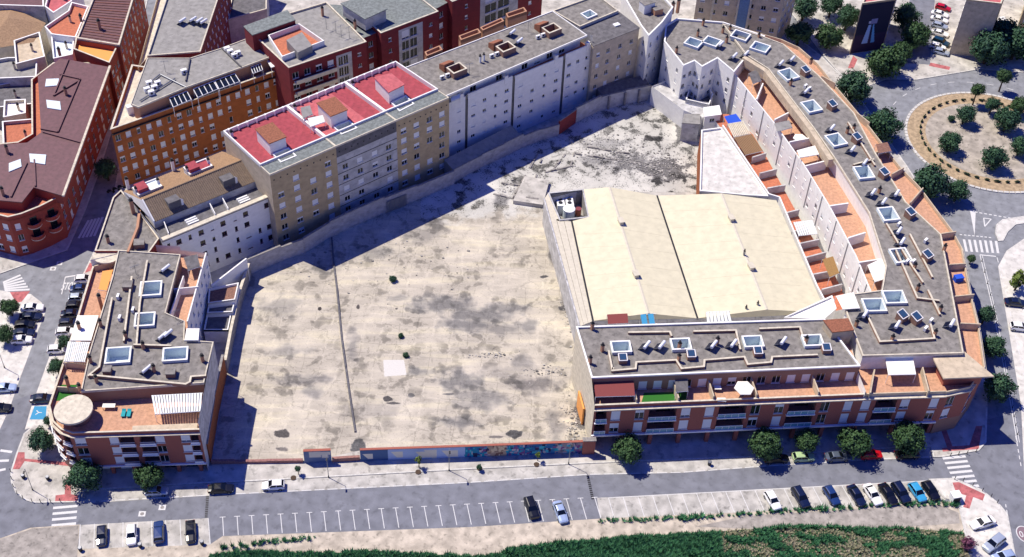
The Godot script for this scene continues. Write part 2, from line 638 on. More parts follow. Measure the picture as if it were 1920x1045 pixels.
func make_materials() -> void:
	tex["soft"] = cloud_texture(3, 512, 0.012, 0.82, 0.12, 0.15)
	tex["worn"] = cloud_texture(11, 512, 0.014, 0.74, 0.16, 0.3)
	tex["fine"] = cloud_texture(23, 512, 0.03, 0.85, 0.2, 0.1)
	tex["clean"] = cloud_texture(41, 512, 0.02, 0.92, 0.05, 0.06)
	M.asphalt = mat(0.54, 0.55, 0.585, "soft", 21.0, 0.93)
	M.asphalt_light = mat(0.6, 0.61, 0.63, "soft", 17.0, 0.93)
	M.pavement = mat(0.89, 0.87, 0.83, "worn", 26.0, 0.92)
	M.pave_light = mat(0.93, 0.915, 0.88, "soft", 14.0, 0.92)
	M.bay = mat(0.87, 0.855, 0.82, "worn", 23.0, 0.92)
	M.red_pave = mat(0.86, 0.5, 0.5, "worn", 11.0, 0.92)
	M.kerb = mat(0.9, 0.89, 0.86, "soft", 7.0, 0.9)
	M.paint = mat(0.97, 0.97, 0.96, "fine", 3.0, 0.8)
	M.blue_paint = mat(0.25, 0.66, 0.86, "fine", 3.0, 0.8)
	M.red_paint = mat(0.6, 0.28, 0.32, "fine", 3.0, 0.8)
	M.faded_red = mat(0.6, 0.5, 0.54, "fine", 3.0, 0.85)
	M.dirt = mat(0.9, 0.85, 0.77, "worn", 19.0, 0.96)
	M.path = mat(0.76, 0.73, 0.69, "worn", 15.0, 0.95)
	M.island = mat(0.8, 0.76, 0.7, "worn", 20.0, 0.95)
	M.tan_path = mat(0.82, 0.72, 0.58, "worn", 9.0, 0.95)
	M.grass = mat(0.17, 0.38, 0.2, "worn", 8.0, 0.95)
	M.white_wall = mat(0.97, 0.965, 0.95, "clean", 13.0, 0.85)
	M.white_old = mat(0.9, 0.895, 0.89, "worn", 17.0, 0.88)
	M.well = mat(0.87, 0.92, 0.94, "clean", 5.0, 0.8)
	M.beige = mat(0.82, 0.73, 0.57, "soft", 12.0, 0.88)
	M.beige_pale = mat(0.88, 0.81, 0.7, "soft", 12.0, 0.88)
	M.cream = mat(0.93, 0.89, 0.8, "soft", 9.0, 0.88)
	M.orange = mat(0.77, 0.45, 0.23, "soft", 12.0, 0.88)
	M.maroon = mat(0.55, 0.17, 0.2, "soft", 12.0, 0.85)
	M.brick = mat(0.74, 0.44, 0.37, "fine", 4.0, 0.88)
	M.brick_red = mat(0.72, 0.34, 0.27, "fine", 5.0, 0.88)
	M.terracotta = mat(0.84, 0.63, 0.5, "fine", 2.0, 0.85)
	M.terracotta_wall = mat(0.7, 0.54, 0.46, "fine", 3.0, 0.88)
	M.terrace = mat(0.87, 0.67, 0.54, "soft", 6.0, 0.88)
	M.terrace_red = mat(0.83, 0.5, 0.37, "soft", 6.0, 0.88)
	M.patio_brown = mat(0.64, 0.47, 0.4, "worn", 5.0, 0.88)
	M.roof_grey = mat(0.63, 0.61, 0.585, "worn", 13.0, 0.95)
	M.roof_pale = mat(0.66, 0.65, 0.63, "soft", 13.0, 0.95)
	M.roof_dark = mat(0.5, 0.49, 0.5, "worn", 12.0, 0.93)
	M.roof_red = mat(0.72, 0.31, 0.35, "soft", 10.0, 0.9)
	M.roof_pink = mat(0.84, 0.44, 0.46, "soft", 10.0, 0.9)
	M.roof_rust = mat(0.7, 0.45, 0.34, "worn", 4.0, 0.93)
	M.roof_brown = mat(0.47, 0.31, 0.33, "soft", 10.0, 0.6)
	M.roof_strip = mat(0.58, 0.61, 0.6, "worn", 8.0, 0.9)
	M.tile = mat(0.62, 0.54, 0.46, "worn", 5.0, 0.92)
	M.tile_orange = mat(0.76, 0.62, 0.48, "worn", 5.0, 0.92)
	M.shed_roof = mat(0.875, 0.845, 0.725, "clean", 24.0, 0.75)
	M.shed_strip = mat(0.84, 0.81, 0.73, "clean", 12.0, 0.8)
	M.yard_wall = mat(0.83, 0.82, 0.83, "worn", 9.0, 0.92)
	M.rust = mat(0.72, 0.4, 0.2, "worn", 5.0, 0.9)
	M.concrete = mat(0.7, 0.68, 0.66, "worn", 7.0, 0.93)
	M.white_paint = mat(0.92, 0.92, 0.91, "", 1.0, 0.6)
	M.shutter = mat(0.87, 0.88, 0.88, "", 1.0, 0.6)
	M.tank = mat(0.88, 0.89, 0.9, "", 1.0, 0.35)
	M.metal = mat(0.55, 0.56, 0.58, "", 1.0, 0.45, 0.6)
	M.dark_metal = mat(0.17, 0.17, 0.19, "", 1.0, 0.55, 0.3)
	M.sheet = mat(0.86, 0.88, 0.88, "", 1.0, 0.5)
	M.solar = mat(0.06, 0.09, 0.18, "", 1.0, 0.18)
	M.skylight = mat(0.2, 0.3, 0.42, "", 1.0, 0.12)
	M.glass = mat(0.1, 0.12, 0.15, "", 1.0, 0.1)
	M.rail_glass = mat(0.42, 0.6, 0.66, "", 1.0, 0.12)
	M.dark_red = mat(0.36, 0.09, 0.1, "", 1.0, 0.6)
	M.green_turf = mat(0.2, 0.5, 0.16, "fine", 2.0, 0.95)
	M.canvas = mat(0.93, 0.92, 0.88, "", 1.0, 0.9)
	M.canvas_red = mat(0.6, 0.3, 0.29, "fine", 2.0, 0.9)
	M.canvas_orange = mat(0.9, 0.62, 0.33, "", 1.0, 0.9)
	M.canvas_blue = mat(0.1, 0.3, 0.75, "", 1.0, 0.85)
	M.teal = mat(0.1, 0.6, 0.62, "", 1.0, 0.8)
	M.wood = mat(0.66, 0.52, 0.38, "fine", 2.0, 0.85)
	M.cane = mat(0.72, 0.56, 0.34, "worn", 2.0, 0.9)
	M.rubber = mat(0.06, 0.06, 0.065, "", 1.0, 0.85)
	M.bark = mat(0.36, 0.29, 0.23, "fine", 1.5, 0.95)

# ---------------------------------------------------------------- ground
func sheet(called: String, a: Array, y: float, m: Material) -> MeshInstance3D:
	var g := Geo.new()
	g.flat(pg(a), y)
	return setting(called, g, m)

func raised(called: String, a: Array, y: float, m: Material) -> MeshInstance3D:
	var g := Geo.new()
	g.prism(pg(a), -0.05, y)
	var o := setting(called, g, m)
	var k := Geo.new()
	k.ring(pg(a), 0.3, -0.04, y + 0.012)
	part("kerb", k, M.kerb, o)
	return o

# a painted bar from a to b
func bar(g: Geo, a: Vector2, b: Vector2, w: float, y: float) -> void:
	var d := (b - a).normalized()
	var o := Vector2(-d.y, d.x) * (w * 0.5)
	g.quad(Vector3(a.x + o.x, y, a.y + o.y), Vector3(b.x + o.x, y, b.y + o.y), Vector3(b.x - o.x, y, b.y - o.y), Vector3(a.x - o.x, y, a.y - o.y), Vector3.UP)

func make_ground() -> void:
	var g := Geo.new()
	g.flat(pg([-900.0, 300.0, 900.0, 300.0, 900.0, -1500.0, -900.0, -1500.0]), -0.02)
	setting("ground", g, M.asphalt_light)
	sheet("road", [-79.34,-118.35,-88.43,-152.05,-78.14,-157.22,-63.25,-134.57,90.08,-143.98,93.59,-149.52,110.9,-154.61,98.73,-118.35], -0.012, M.asphalt)
	# the paved city block that carries all the buildings round the yard
	raised("pavement", [-73.32,-213.76,-74.29,-195.27,-75.24,-188.07,-74.47,-176.68,-74.12,-163.92,-73.97,-154.61,-73.35,-150.53,-76.04,-149.52,-77.19,-147.77,-77.45,-143.25,-77.47,-139.09,-76.84,-136.87,-75.43,-134.57,-73.59,-133.1,-71.86,-132.42,-63.94,-132.53,-64.09,-135.03,-42.13,-136.64,-35.34,-136.99,3.78,-139.68,25.06,-140.98,53.38,-142.29,77.68,-144.22,86.93,-144.7,86.78,-142.41,88.4,-142.41,95.41,-143.86,97.34,-145.8,100.21,-154.61,103.68,-169.47,106.42,-187.29,107.54,-201.91,105.27,-212.33,103.36,-225.23,101.07,-238.01,98.1,-254.89,93.21,-268.49,86.39,-281.74,75.69,-291.87,64.5,-302.47,38.13,-313.56,-73.33,-313.56,-75.27,-289.3,-75.57,-260.46,-75.22,-237], 0.11, M.pavement)
	raised("pavement", [-115.14,-176.68,-92.04,-189.81,-86.06,-193.32,-79.75,-196.91,-78.55,-209.67,-78.12,-225.23,-78.16,-256,-78.86,-284.23,-80.2,-310.74,-166.23,-310.74], 0.11, M.pavement)
	# pale parking lanes and bays, flush with the road
	sheet("parking_lane", [-63.9,-132.31,-64.16,-135.37,-42.18,-136.99,-35.38,-137.34,3.79,-140.03,25.09,-141.33,53.44,-142.65,77.77,-144.58,87.02,-145.07,86.43,-142.17,77.32,-141.93,56.85,-140.38,41.51,-138.97,24.87,-138.5,3.75,-136.76,-41.78,-134], 0.0, M.bay)
	sheet("parking_bays", [-62.88,-127.88,-41.14,-129.3,-40.04,-123.78,-62.13,-122.93], 0.0, M.bay)
	sheet("parking_bays", [25.87,-133.55,84.55,-137.34,88.83,-134.57,85.07,-132.42,55.1,-130.63,26.12,-128.97], 0.0, M.bay)
	sheet("parking_bays", [-75.5,-189.33,-75.81,-188.7,-76.16,-183.12,-76.29,-175.8,-76.72,-168.77,-77.32,-153.71,-77.23,-148.77,-73.54,-150.53,-74.17,-154.61,-73.91,-163.92,-74.16,-176.68], 0.0, M.pave_light)
	sheet("parking_bays", [-107.1,-188.86,-88.54,-184.5,-84.3,-183.89,-81.58,-181.45,-80.26,-178.46,-80.68,-172.03,-81.06,-162.29,-81.27,-153.71,-84.18,-126.25], 0.0, M.pave_light)
	# verge below the street: dirt, a path and a grass bank
	sheet("verge", [-80.46,-122.51,-75.76,-125.17,-71.13,-127.33,-62.91,-127.98,-62.24,-123.04,-40.15,-123.89,-38.21,-125.6,3.63,-127.44,26.23,-129.19,55.12,-130.74,85.13,-132.65,90.19,-132.87,88.89,-126.25,93.44,-118.35,-80.75,-110.86], 0.02, M.dirt)
	sheet("worn_ground", [-78.92,-123.46,-75.71,-124.95,-70.81,-127.11,-63.04,-127.77,-61.44,-118.35,-79.2,-117.84], 0.028, M.path)
	sheet("path", [42.27,-127.55,51.28,-129.74,66.17,-130.85,84.89,-132.08,87.91,-130.41,87.46,-128.2,72.62,-127.11,59.96,-127.33,50.84,-127.11], 0.03, M.path)
	raised("pavement", [84.61,-137.57,89.09,-137.8,93.25,-135.37,95.47,-132.31,96.25,-130.08,95.03,-122.51,93.95,-115.81,86.52,-115.81,87.75,-127.33,88.34,-132.87,86.19,-133.44], 0.1, M.pave_light)
	# strip of pavement and parking beyond the right-hand street
	sheet("parking_bays", [113.76,-192.04,117.06,-196.91,132.55,-208.79,128.87,-176.68,110.88,-117.84,95.92,-117.84,106.45,-154.61], 0.0, M.pave_light)
	make_roundabout()
	make_markings()
	# planted pits in the front pavement
	for a in [[-27.25,-137.8], [-5.28,-139.09], [5.58,-139.91], [15.75,-140.74]]:
		var pit := Geo.new()
		pit.tube(Vector3(a[0], 0.1, a[1]), Vector3(a[0], 0.135, a[1]), 0.55, 0.5, 14)
		setting("tree_pit", pit, M.bark)
	make_grass()

func make_roundabout() -> void:
	var c := Vector2(124.7, -234.2)
	# lighter ground beyond the ring road
	raised("pavement", [89.21,-289.3,93.45,-269.67,96.1,-260.46,100.68,-254.89,106.66,-258.22,114.46,-258.22,122.9,-260.46,131.42,-262.72,146.43,-260.46,166.46,-265.01,190.31,-328.16,69.48,-328.16], 0.1, M.pavement)
	sheet("road", [112.15,-265.47,119.3,-264.55,132.04,-305.19,125.7,-305.19], 0.104, M.asphalt)
	var o := PackedVector2Array()
	var inner := PackedVector2Array()
	for i in 48:
		var d := Vector2(cos(TAU * i / 48.0), sin(TAU * i / 48.0))
		o.append(c + d * 18.6)
		inner.append(c + d * 14.2)
	var g := Geo.new()
	g.prism(o, -0.05, 0.13)
	var isl := setting("roundabout_island", g, M.tan_path)
	# kerb stones one by one
	for i in 96:
		var a0 := TAU * (i + 0.06) / 96.0
		var a1 := TAU * (i + 0.94) / 96.0
		var k := Geo.new()
		var p := PackedVector2Array([c + Vector2(cos(a0), sin(a0)) * 18.3, c + Vector2(cos(a1), sin(a1)) * 18.3, c + Vector2(cos(a1), sin(a1)) * 18.9, c + Vector2(cos(a0), sin(a0)) * 18.9])
		k.prism(p, -0.02, 0.2)
		part("kerb_stone", k, M.kerb, isl)
	var s := Geo.new()
	s.flat(inner, 0.137)
	setting("gravel_bed", s, M.island)

func make_markings() -> void:
	# T-shaped stall lines along the asphalt bays
	var g := Geo.new()
	var t0 := pg([-38.7,-129.52,25.5,-133.66])
	var t1 := pg([-38.04,-125.71,26.23,-129.19])
	var n := 26
	for i in n + 1:
		var a := lerp2(t0[0], t0[1], i / float(n))
		var b := lerp2(t1[0], t1[1], i / float(n))
		bar(g, a, b, 0.13, 0.001)
		var d := (t0[1] - t0[0]).normalized()
		bar(g, a - d * 0.5, a + d * 0.5, 0.13, 0.0014)
	setting("stall_lines", g, M.paint)
	g = Geo.new()
	var u0 := pg([27.9,-133.55,84.52,-137.22])
	var u1 := pg([28.52,-129.19,85.78,-132.65])
	for i in 23:
		var a := lerp2(u0[0], u0[1], i / 22.0)
		var b := lerp2(u1[0], u1[1], i / 22.0)
		bar(g, a, b, 0.12, 0.006)
	bar(g, u0[0], u0[1], 0.12, 0.0064)
	setting("stall_lines", g, M.paint)
	g = Geo.new()
	u0 = pg([-62.82,-127.98,-41.14,-129.3])
	u1 = pg([-62.02,-123.25,-40.07,-123.99])
	for i in 10:
		bar(g, lerp2(u0[0], u0[1], i / 9.0), lerp2(u1[0], u1[1], i / 9.0), 0.12, 0.006)
	setting("stall_lines", g, M.paint)
	# dashed edge of the parking lane
	g = Geo.new()
	var e := pg([-60.4,-132.87,-41.79,-134.12,3.75,-136.87,24.88,-138.62,41.52,-139.09,56.87,-140.5,77.35,-142.05,86.34,-142.53])
	for i in e.size() - 1:
		var L := e[i].distance_to(e[i + 1])
		var k := int(L / 2.2)
		for j in k:
			bar(g, lerp2(e[i], e[i + 1], (j + 0.1) / k), lerp2(e[i], e[i + 1], (j + 0.85) / k), 0.16, 0.007)
	setting("lane_edge_line", g, M.paint)
	# zebra crossings: front left, front right, the far left pair, the right-hand one
	zebra([-66.24,-131.63,-65.43,-127.88], [-68.22,-131.41,-67.68,-127.77], [-64.08,-131.86,-63.59,-128.2], 4)
	zebra([90.12,-142.41,91.12,-136.06], [88.43,-142.17,89.16,-135.72], [92.67,-142.65,93.12,-136.18], 7)
	zebra([-79.73,-143.98,-78.54,-139.2], [-80.5,-143.98,-80.62,-139.2], [-78.3,-143.61,-78.5,-139.79], 3, true)
	zebra([-90.86,-187.29,-85.05,-185.74], [-90.86,-187.29,-89.95,-184.96], [-87.8,-189.49,-84.94,-185.27], 6)
	zebra([-77.86,-200.73,-74.58,-207.05], [-78.2,-200.73,-75.06,-201.4], [-77.23,-206.53,-74.45,-207.57], 5, true)
	zebra([109.09,-200.23,114.79,-196.09], [109.13,-200.4,115.74,-199.89], [108.58,-196.58,115.02,-196.09], 7, true)
	# stop line, frame and word at the left junction
	g = Geo.new()
	var q := pg([-75.97,-189.49,-78.47,-188.86,-78.15,-183.89])
	bar(g, q[0], q[1], 0.35, 0.0)
	bar(g, q[1], q[2], 0.18, 0.0007)
	setting("stop_line", g, M.paint)
	var tm := TextMesh.new()
	tm.text = "STOP"
	var sf := SystemFont.new()
	sf.font_names = PackedStringArray(["Droid Sans"])
	sf.font_weight = 700
	tm.font = sf
	tm.font_size = 64
	tm.pixel_size = 0.021
	tm.depth = 0.004
	var w := MeshInstance3D.new()
	w.name = "stop_lettering"
	w.mesh = tm
	w.material_override = M.paint
	add_child(w)
	var c := Vector3(-77.13,0,-186.2)
	w.transform = Transform3D(Basis(Vector3(0.88, 0, -0.05), Vector3(0.2, 0, -2.2), Vector3(0, 1, 0)), c + Vector3(0, 0.004, 0))
	w.set_meta("kind", "structure")
	# blue reserved bay on the left
	sheet("reserved_bay", [-76.78,-154.35,-74.5,-154.35,-73.98,-151.16,-76.92,-151.16], 0.012, M.blue_paint)
	g = Geo.new()
	var bc := v2(Vector3(-75.63,0,-152.81))
	bar(g, bc + Vector2(-0.5, -0.5), bc, 0.16, 0.015)
	bar(g, bc + Vector2(-0.5, 0.5), bc, 0.16, 0.0154)
	bar(g, bc, bc + Vector2(0.6, 0), 0.16, 0.0158)
	setting("bay_symbol", g, M.paint)
	# red tactile strips at the corners
	sheet("red_paving", [-77.41,-143.49,-75.98,-143.49,-75.63,-142.05,-66.67,-141.1,-66.49,-140.27,-75.49,-141.45,-76.01,-139.68,-77.34,-139.68], 0.114, M.red_pave)
	sheet("red_paving", [-67.28,-136.87,-66.25,-136.87,-65.69,-134.23,-64.34,-134,-64.15,-132.65,-68.15,-132.76,-68.33,-134,-66.8,-134.23], 0.114, M.red_pave)
	sheet("red_paving", [88.83,-143.61,95.52,-144.22,95.7,-144.83,97.69,-149.52,96.52,-149.52,94.04,-145.07,90.9,-144.83,90.86,-149.52,89.89,-149.52,89.87,-144.58,88.84,-144.34], 0.114, M.red_pave)
	sheet("red_paving", [88.61,-136.76,89.77,-136.87,93.56,-134.23,92.78,-132.87,91.35,-133.66,89.97,-131.19,88.97,-131.52,90.24,-134,88.64,-134.57], 0.104, M.red_pave)
	sheet("red_paving", [-74.57,-192.84,-73.23,-193.32,-73.38,-190.76,-75.05,-189.81], 0.114, M.red_pave)
	sheet("red_paving", [-88.76,-184.5,-84.73,-184.81,-85.72,-181.76,-86.72,-181.45], 0.004, M.red_pave)
	sheet("red_paving", [119.68,-265.47,124.06,-263.64,123.41,-262.27,118.91,-264.09], 0.104, M.red_pave)
	sheet("red_paving", [101.2,-268.49,101.89,-266.86,99.88,-262.72,98.67,-263.18], 0.104, M.red_pave)
	# lines of the right-hand street and of the ring road
	g = Geo.new()
	var r := pg([111.08,-195.6,108.84,-179.2,104.97,-156.83,102.93,-145.8])
	for i in 3:
		bar(g, r[i], r[i + 1], 0.16, 0.0 + 0.0006 * i)
	var r2 := pg([111.53,-195.6,109.26,-179.2,105.36,-156.83,103.32,-145.8])
	for i in 3:
		bar(g, r2[i], r2[i + 1], 0.12, 0.0003 + 0.0006 * i)
	bar(g, r[0], v2(Vector3(114.27,0,-195.11)), 0.3, 0.002)
	var ds := pg([114.39,-194.78,113.38,-187.29,110.81,-170.75,108.57,-156.56])
	for i in 3:
		var k := int(ds[i].distance_to(ds[i + 1]) / 2.0)
		for j in k:
			bar(g, lerp2(ds[i], ds[i + 1], j / float(k)), lerp2(ds[i], ds[i + 1], (j + 0.6) / k), 0.16, 0.003)
	ds = pg([103.12,-147.28,101.77,-139.79])
	for j in 5:
		bar(g, lerp2(ds[0], ds[1], j / 5.0), lerp2(ds[0], ds[1], (j + 0.55) / 5.0), 0.16, 0.003)
	ds = pg([96.55,-132.2,94.94,-122.51])
	for j in 8:
		bar(g, lerp2(ds[0], ds[1], j / 8.0), lerp2(ds[0], ds[1], (j + 0.55) / 8.0), 0.16, 0.003)
	var c0 := Vector2(124.7, -234.2)
	for i in 22:
		var a0 := -2.9 + i * 0.2
		var a1 := a0 + 0.07
		if a0 > -0.6 and a0 < 0.2:
			continue
		bar(g, c0 + Vector2(cos(a0), sin(a0)) * 23.2, c0 + Vector2(cos(a1), sin(a1)) * 23.2, 0.16, 0.0)
	# give-way triangles before the ring
	var tri := pg([113.15,-209.85,114.31,-209.49,111.74,-201.57])
	g.tri(Vector3(tri[0].x, 0.0, tri[0].y), Vector3(tri[1].x, 0.0, tri[1].y), Vector3(tri[2].x, 0.0, tri[2].y), Vector3.UP)
	var tr := pg([115.36,-207.22,116.86,-206.87,114.76,-204.46])
	for i in 3:
		bar(g, tr[i], tr[(i + 1) % 3], 0.25, 0.0004 * i)
	ds = pg([113.04,-209.49,121.62,-207.05])
	for j in 9:
		bar(g, lerp2(ds[0], ds[1], j / 9.0), lerp2(ds[0], ds[1], (j + 0.6) / 9.0), 0.3, 0.002)
	ds = pg([108.67,-201.91,115.38,-200.9])
	for j in 8:
		bar(g, lerp2(ds[0], ds[1], j / 8.0), lerp2(ds[0], ds[1], (j + 0.6) / 8.0), 0.3, 0.002)
	setting("road_lines", g, M.paint)
	# traffic splitter by the crossing
	raised("traffic_island", [116.24,-202.25,117.31,-204.98,119.22,-206.7,124.77,-207.92,128.62,-207.4,128.27,-206.35,121.53,-204.98,119.07,-202.59,117.32,-199.89,116.14,-199.73], 0.12, M.pave_light)
	# round speed roundel on the road at the right edge, cut by the frame
	g = Geo.new()
	var rc := Vector3(97.78,0,-126.03)
	var p := PackedVector2Array()
	var p2 := PackedVector2Array()
	for i in 24:
		p.append(Vector2(rc.x, rc.z) + Vector2(cos(TAU * i / 24.0), 1.3 * sin(TAU * i / 24.0)) * 1.3)
		p2.append(Vector2(rc.x - 0.5, rc.z) + Vector2(0.32 * cos(TAU * i / 24.0), 0.62 * sin(TAU * i / 24.0)))
	g.ring(p, 0.16, -0.01, 0.004)
	setting("speed_roundel", g, M.paint)
	g = Geo.new()
	g.flat(Geo.inset(p, 0.165), 0.0015)
	setting("speed_roundel_field", g, M.faded_red)
	g = Geo.new()
	g.ring(p2, 0.15, -0.01, 0.005)
	setting("speed_roundel_digit", g, M.paint)
	# drainage strips and manholes
	g = Geo.new()
	for k in [[-41.86,-133.89,-41.51,-129.3], [24.67,-138.38,25.18,-133.1]]:
		var a := v2(Vector3(k[0], 0, k[1]))
		var b := v2(Vector3(k[2], 0, k[3]))
		for j in 12:
			bar(g, lerp2(a, b, j / 12.0), lerp2(a, b, (j + 0.7) / 12.0), 0.5, 0.0)
	setting("drain_grating", g, M.dark_metal)
	for a in [[-52.63,-130.19], [-49.37,-131.52], [-81.54,-191.4], [-80.57,-193]]:
		var s := Geo.new()
		s.flat(rect(Vector2(a[0], a[1]), 0.6, 0.55, Vector2(1, 0)), 0.003)
		var o := setting("manhole_surround", s, M.paint)
		s = Geo.new()
		s.tube(Vector3(a[0], 0.0, a[1]), Vector3(a[0], 0.012, a[1]), 0.34, 0.34, 14)
		part("manhole_cover", s, M.concrete, o)

# stripes whose ends run along two lines
func zebra(_axis: Array, left: Array, right: Array, n: int, _across := false) -> void:
	var l := pg(left)
	var r := pg(right)
	var g := Geo.new()
	for i in n:
		var t := i / float(maxi(1, n - 1))
		bar(g, lerp2(l[0], l[1], t), lerp2(r[0], r[1], t), 0.52, 0.001)
	setting("zebra_crossing", g, M.paint)

func make_grass() -> void:
	var p := pg([-39.71,-121.99,-32.19,-122.62,-25.01,-122.3,-17.87,-122.3,-12.52,-122.72,-5.36,-122.09,5.35,-121.57,8.75,-121.99,9.85,-123.04,16.17,-123.89,23.42,-124.74,32.52,-125.6,42.54,-126.25,52.65,-127.11,60.04,-127.77,69.04,-127.33,78.1,-127.22,87.62,-126.25,87.83,-123.89,87.27,-118.35,-42.82,-115.81])
	var g := Geo.new()
	g.flat(p, 0.035)
	setting("grass_bank", g, M.grass)
	var blade := Geo.new()
	for i in 7:
		var a := TAU * i / 7.0 + 0.3
		var d := Vector3(cos(a), 0, sin(a))
		var s := Vector3(-d.z, 0, d.x) * 0.09
		var h := 0.3 + 0.12 * (i % 3)
		blade.tri(d * 0.04 - s, d * 0.04 + s, d * 0.3 + Vector3(0, h, 0), Vector3.UP)
	var mm := MultiMesh.new()
	mm.transform_format = MultiMesh.TRANSFORM_3D
	mm.use_colors = true
	mm.mesh = blade.mesh()
	var strip := [p, pg([55.14,-130.85,85.07,-132.76,88.67,-132.42,88.45,-131.63,82.98,-131.86,55,-130.08,42.01,-128.97,25.51,-128.2,26.04,-129.08,42.12,-129.74]), pg([-39.43,-123.25,-30.62,-124.74,-22.57,-125.49,-21.63,-124.95,-28.76,-124.1,-36.64,-122.41])]
	var xs := []
	var cs := []
	var nz := FastNoiseLite.new()
	nz.seed = 5
	nz.frequency = 0.12
	for si in 3:
		var q: PackedVector2Array = strip[si]
		var lo := q[0]
		var hi := q[0]
		for w in q:
			lo = lo.min(w)
			hi = hi.max(w)
		var count := 26000 if si == 0 else (1500 if si == 1 else 260)
		for i in count:
			var w := Vector2(rng.randf_range(lo.x, hi.x), rng.randf_range(lo.y, hi.y))
			if not Geometry2D.is_point_in_polygon(w, q):
				continue
			var k := nz.get_noise_2d(w.x, w.y * 2.0)
			var dry := w.x > 46.0 and w.y > -127.0 and k > -0.12
			var sc := rng.randf_range(0.7, 1.6) * (1.0 + 0.9 * maxf(0.0, k))
			if dry:
				sc *= 0.6
				if rng.randf() < 0.35:
					continue
			xs.append(Transform3D(Basis(Vector3.UP, rng.randf() * TAU).scaled(Vector3(sc, sc * rng.randf_range(0.7, 1.3), sc)), Vector3(w.x, 0.03, w.y)))
			var c := Color(0.035, 0.13, 0.055).lerp(Color(0.06, 0.22, 0.09), rng.randf())
			if dry:
				c = Color(0.42, 0.37, 0.26).lerp(Color(0.2, 0.24, 0.12), rng.randf() * 0.8)
			cs.append(c)
	mm.instance_count = xs.size()
	for i in xs.size():
		mm.set_instance_transform(i, xs[i])
		mm.set_instance_color(i, cs[i])
	var m := StandardMaterial3D.new()
	m.vertex_color_use_as_albedo = true
	m.roughness = 0.9
	var o := MultiMeshInstance3D.new()
	o.name = "grass"
	o.multimesh = mm
	o.material_override = m
	add_child(o)
	o.set_meta("kind", "stuff")
	o.set_meta("label", "tufts of green and dry grass on the bank below the street")
	o.set_meta("category", "grass")

# ---------------------------------------------------------------- the empty yard
const YX0 := -46.0
const YX1 := 62.0
const YZ0 := -254.0
const YZ1 := -138.0

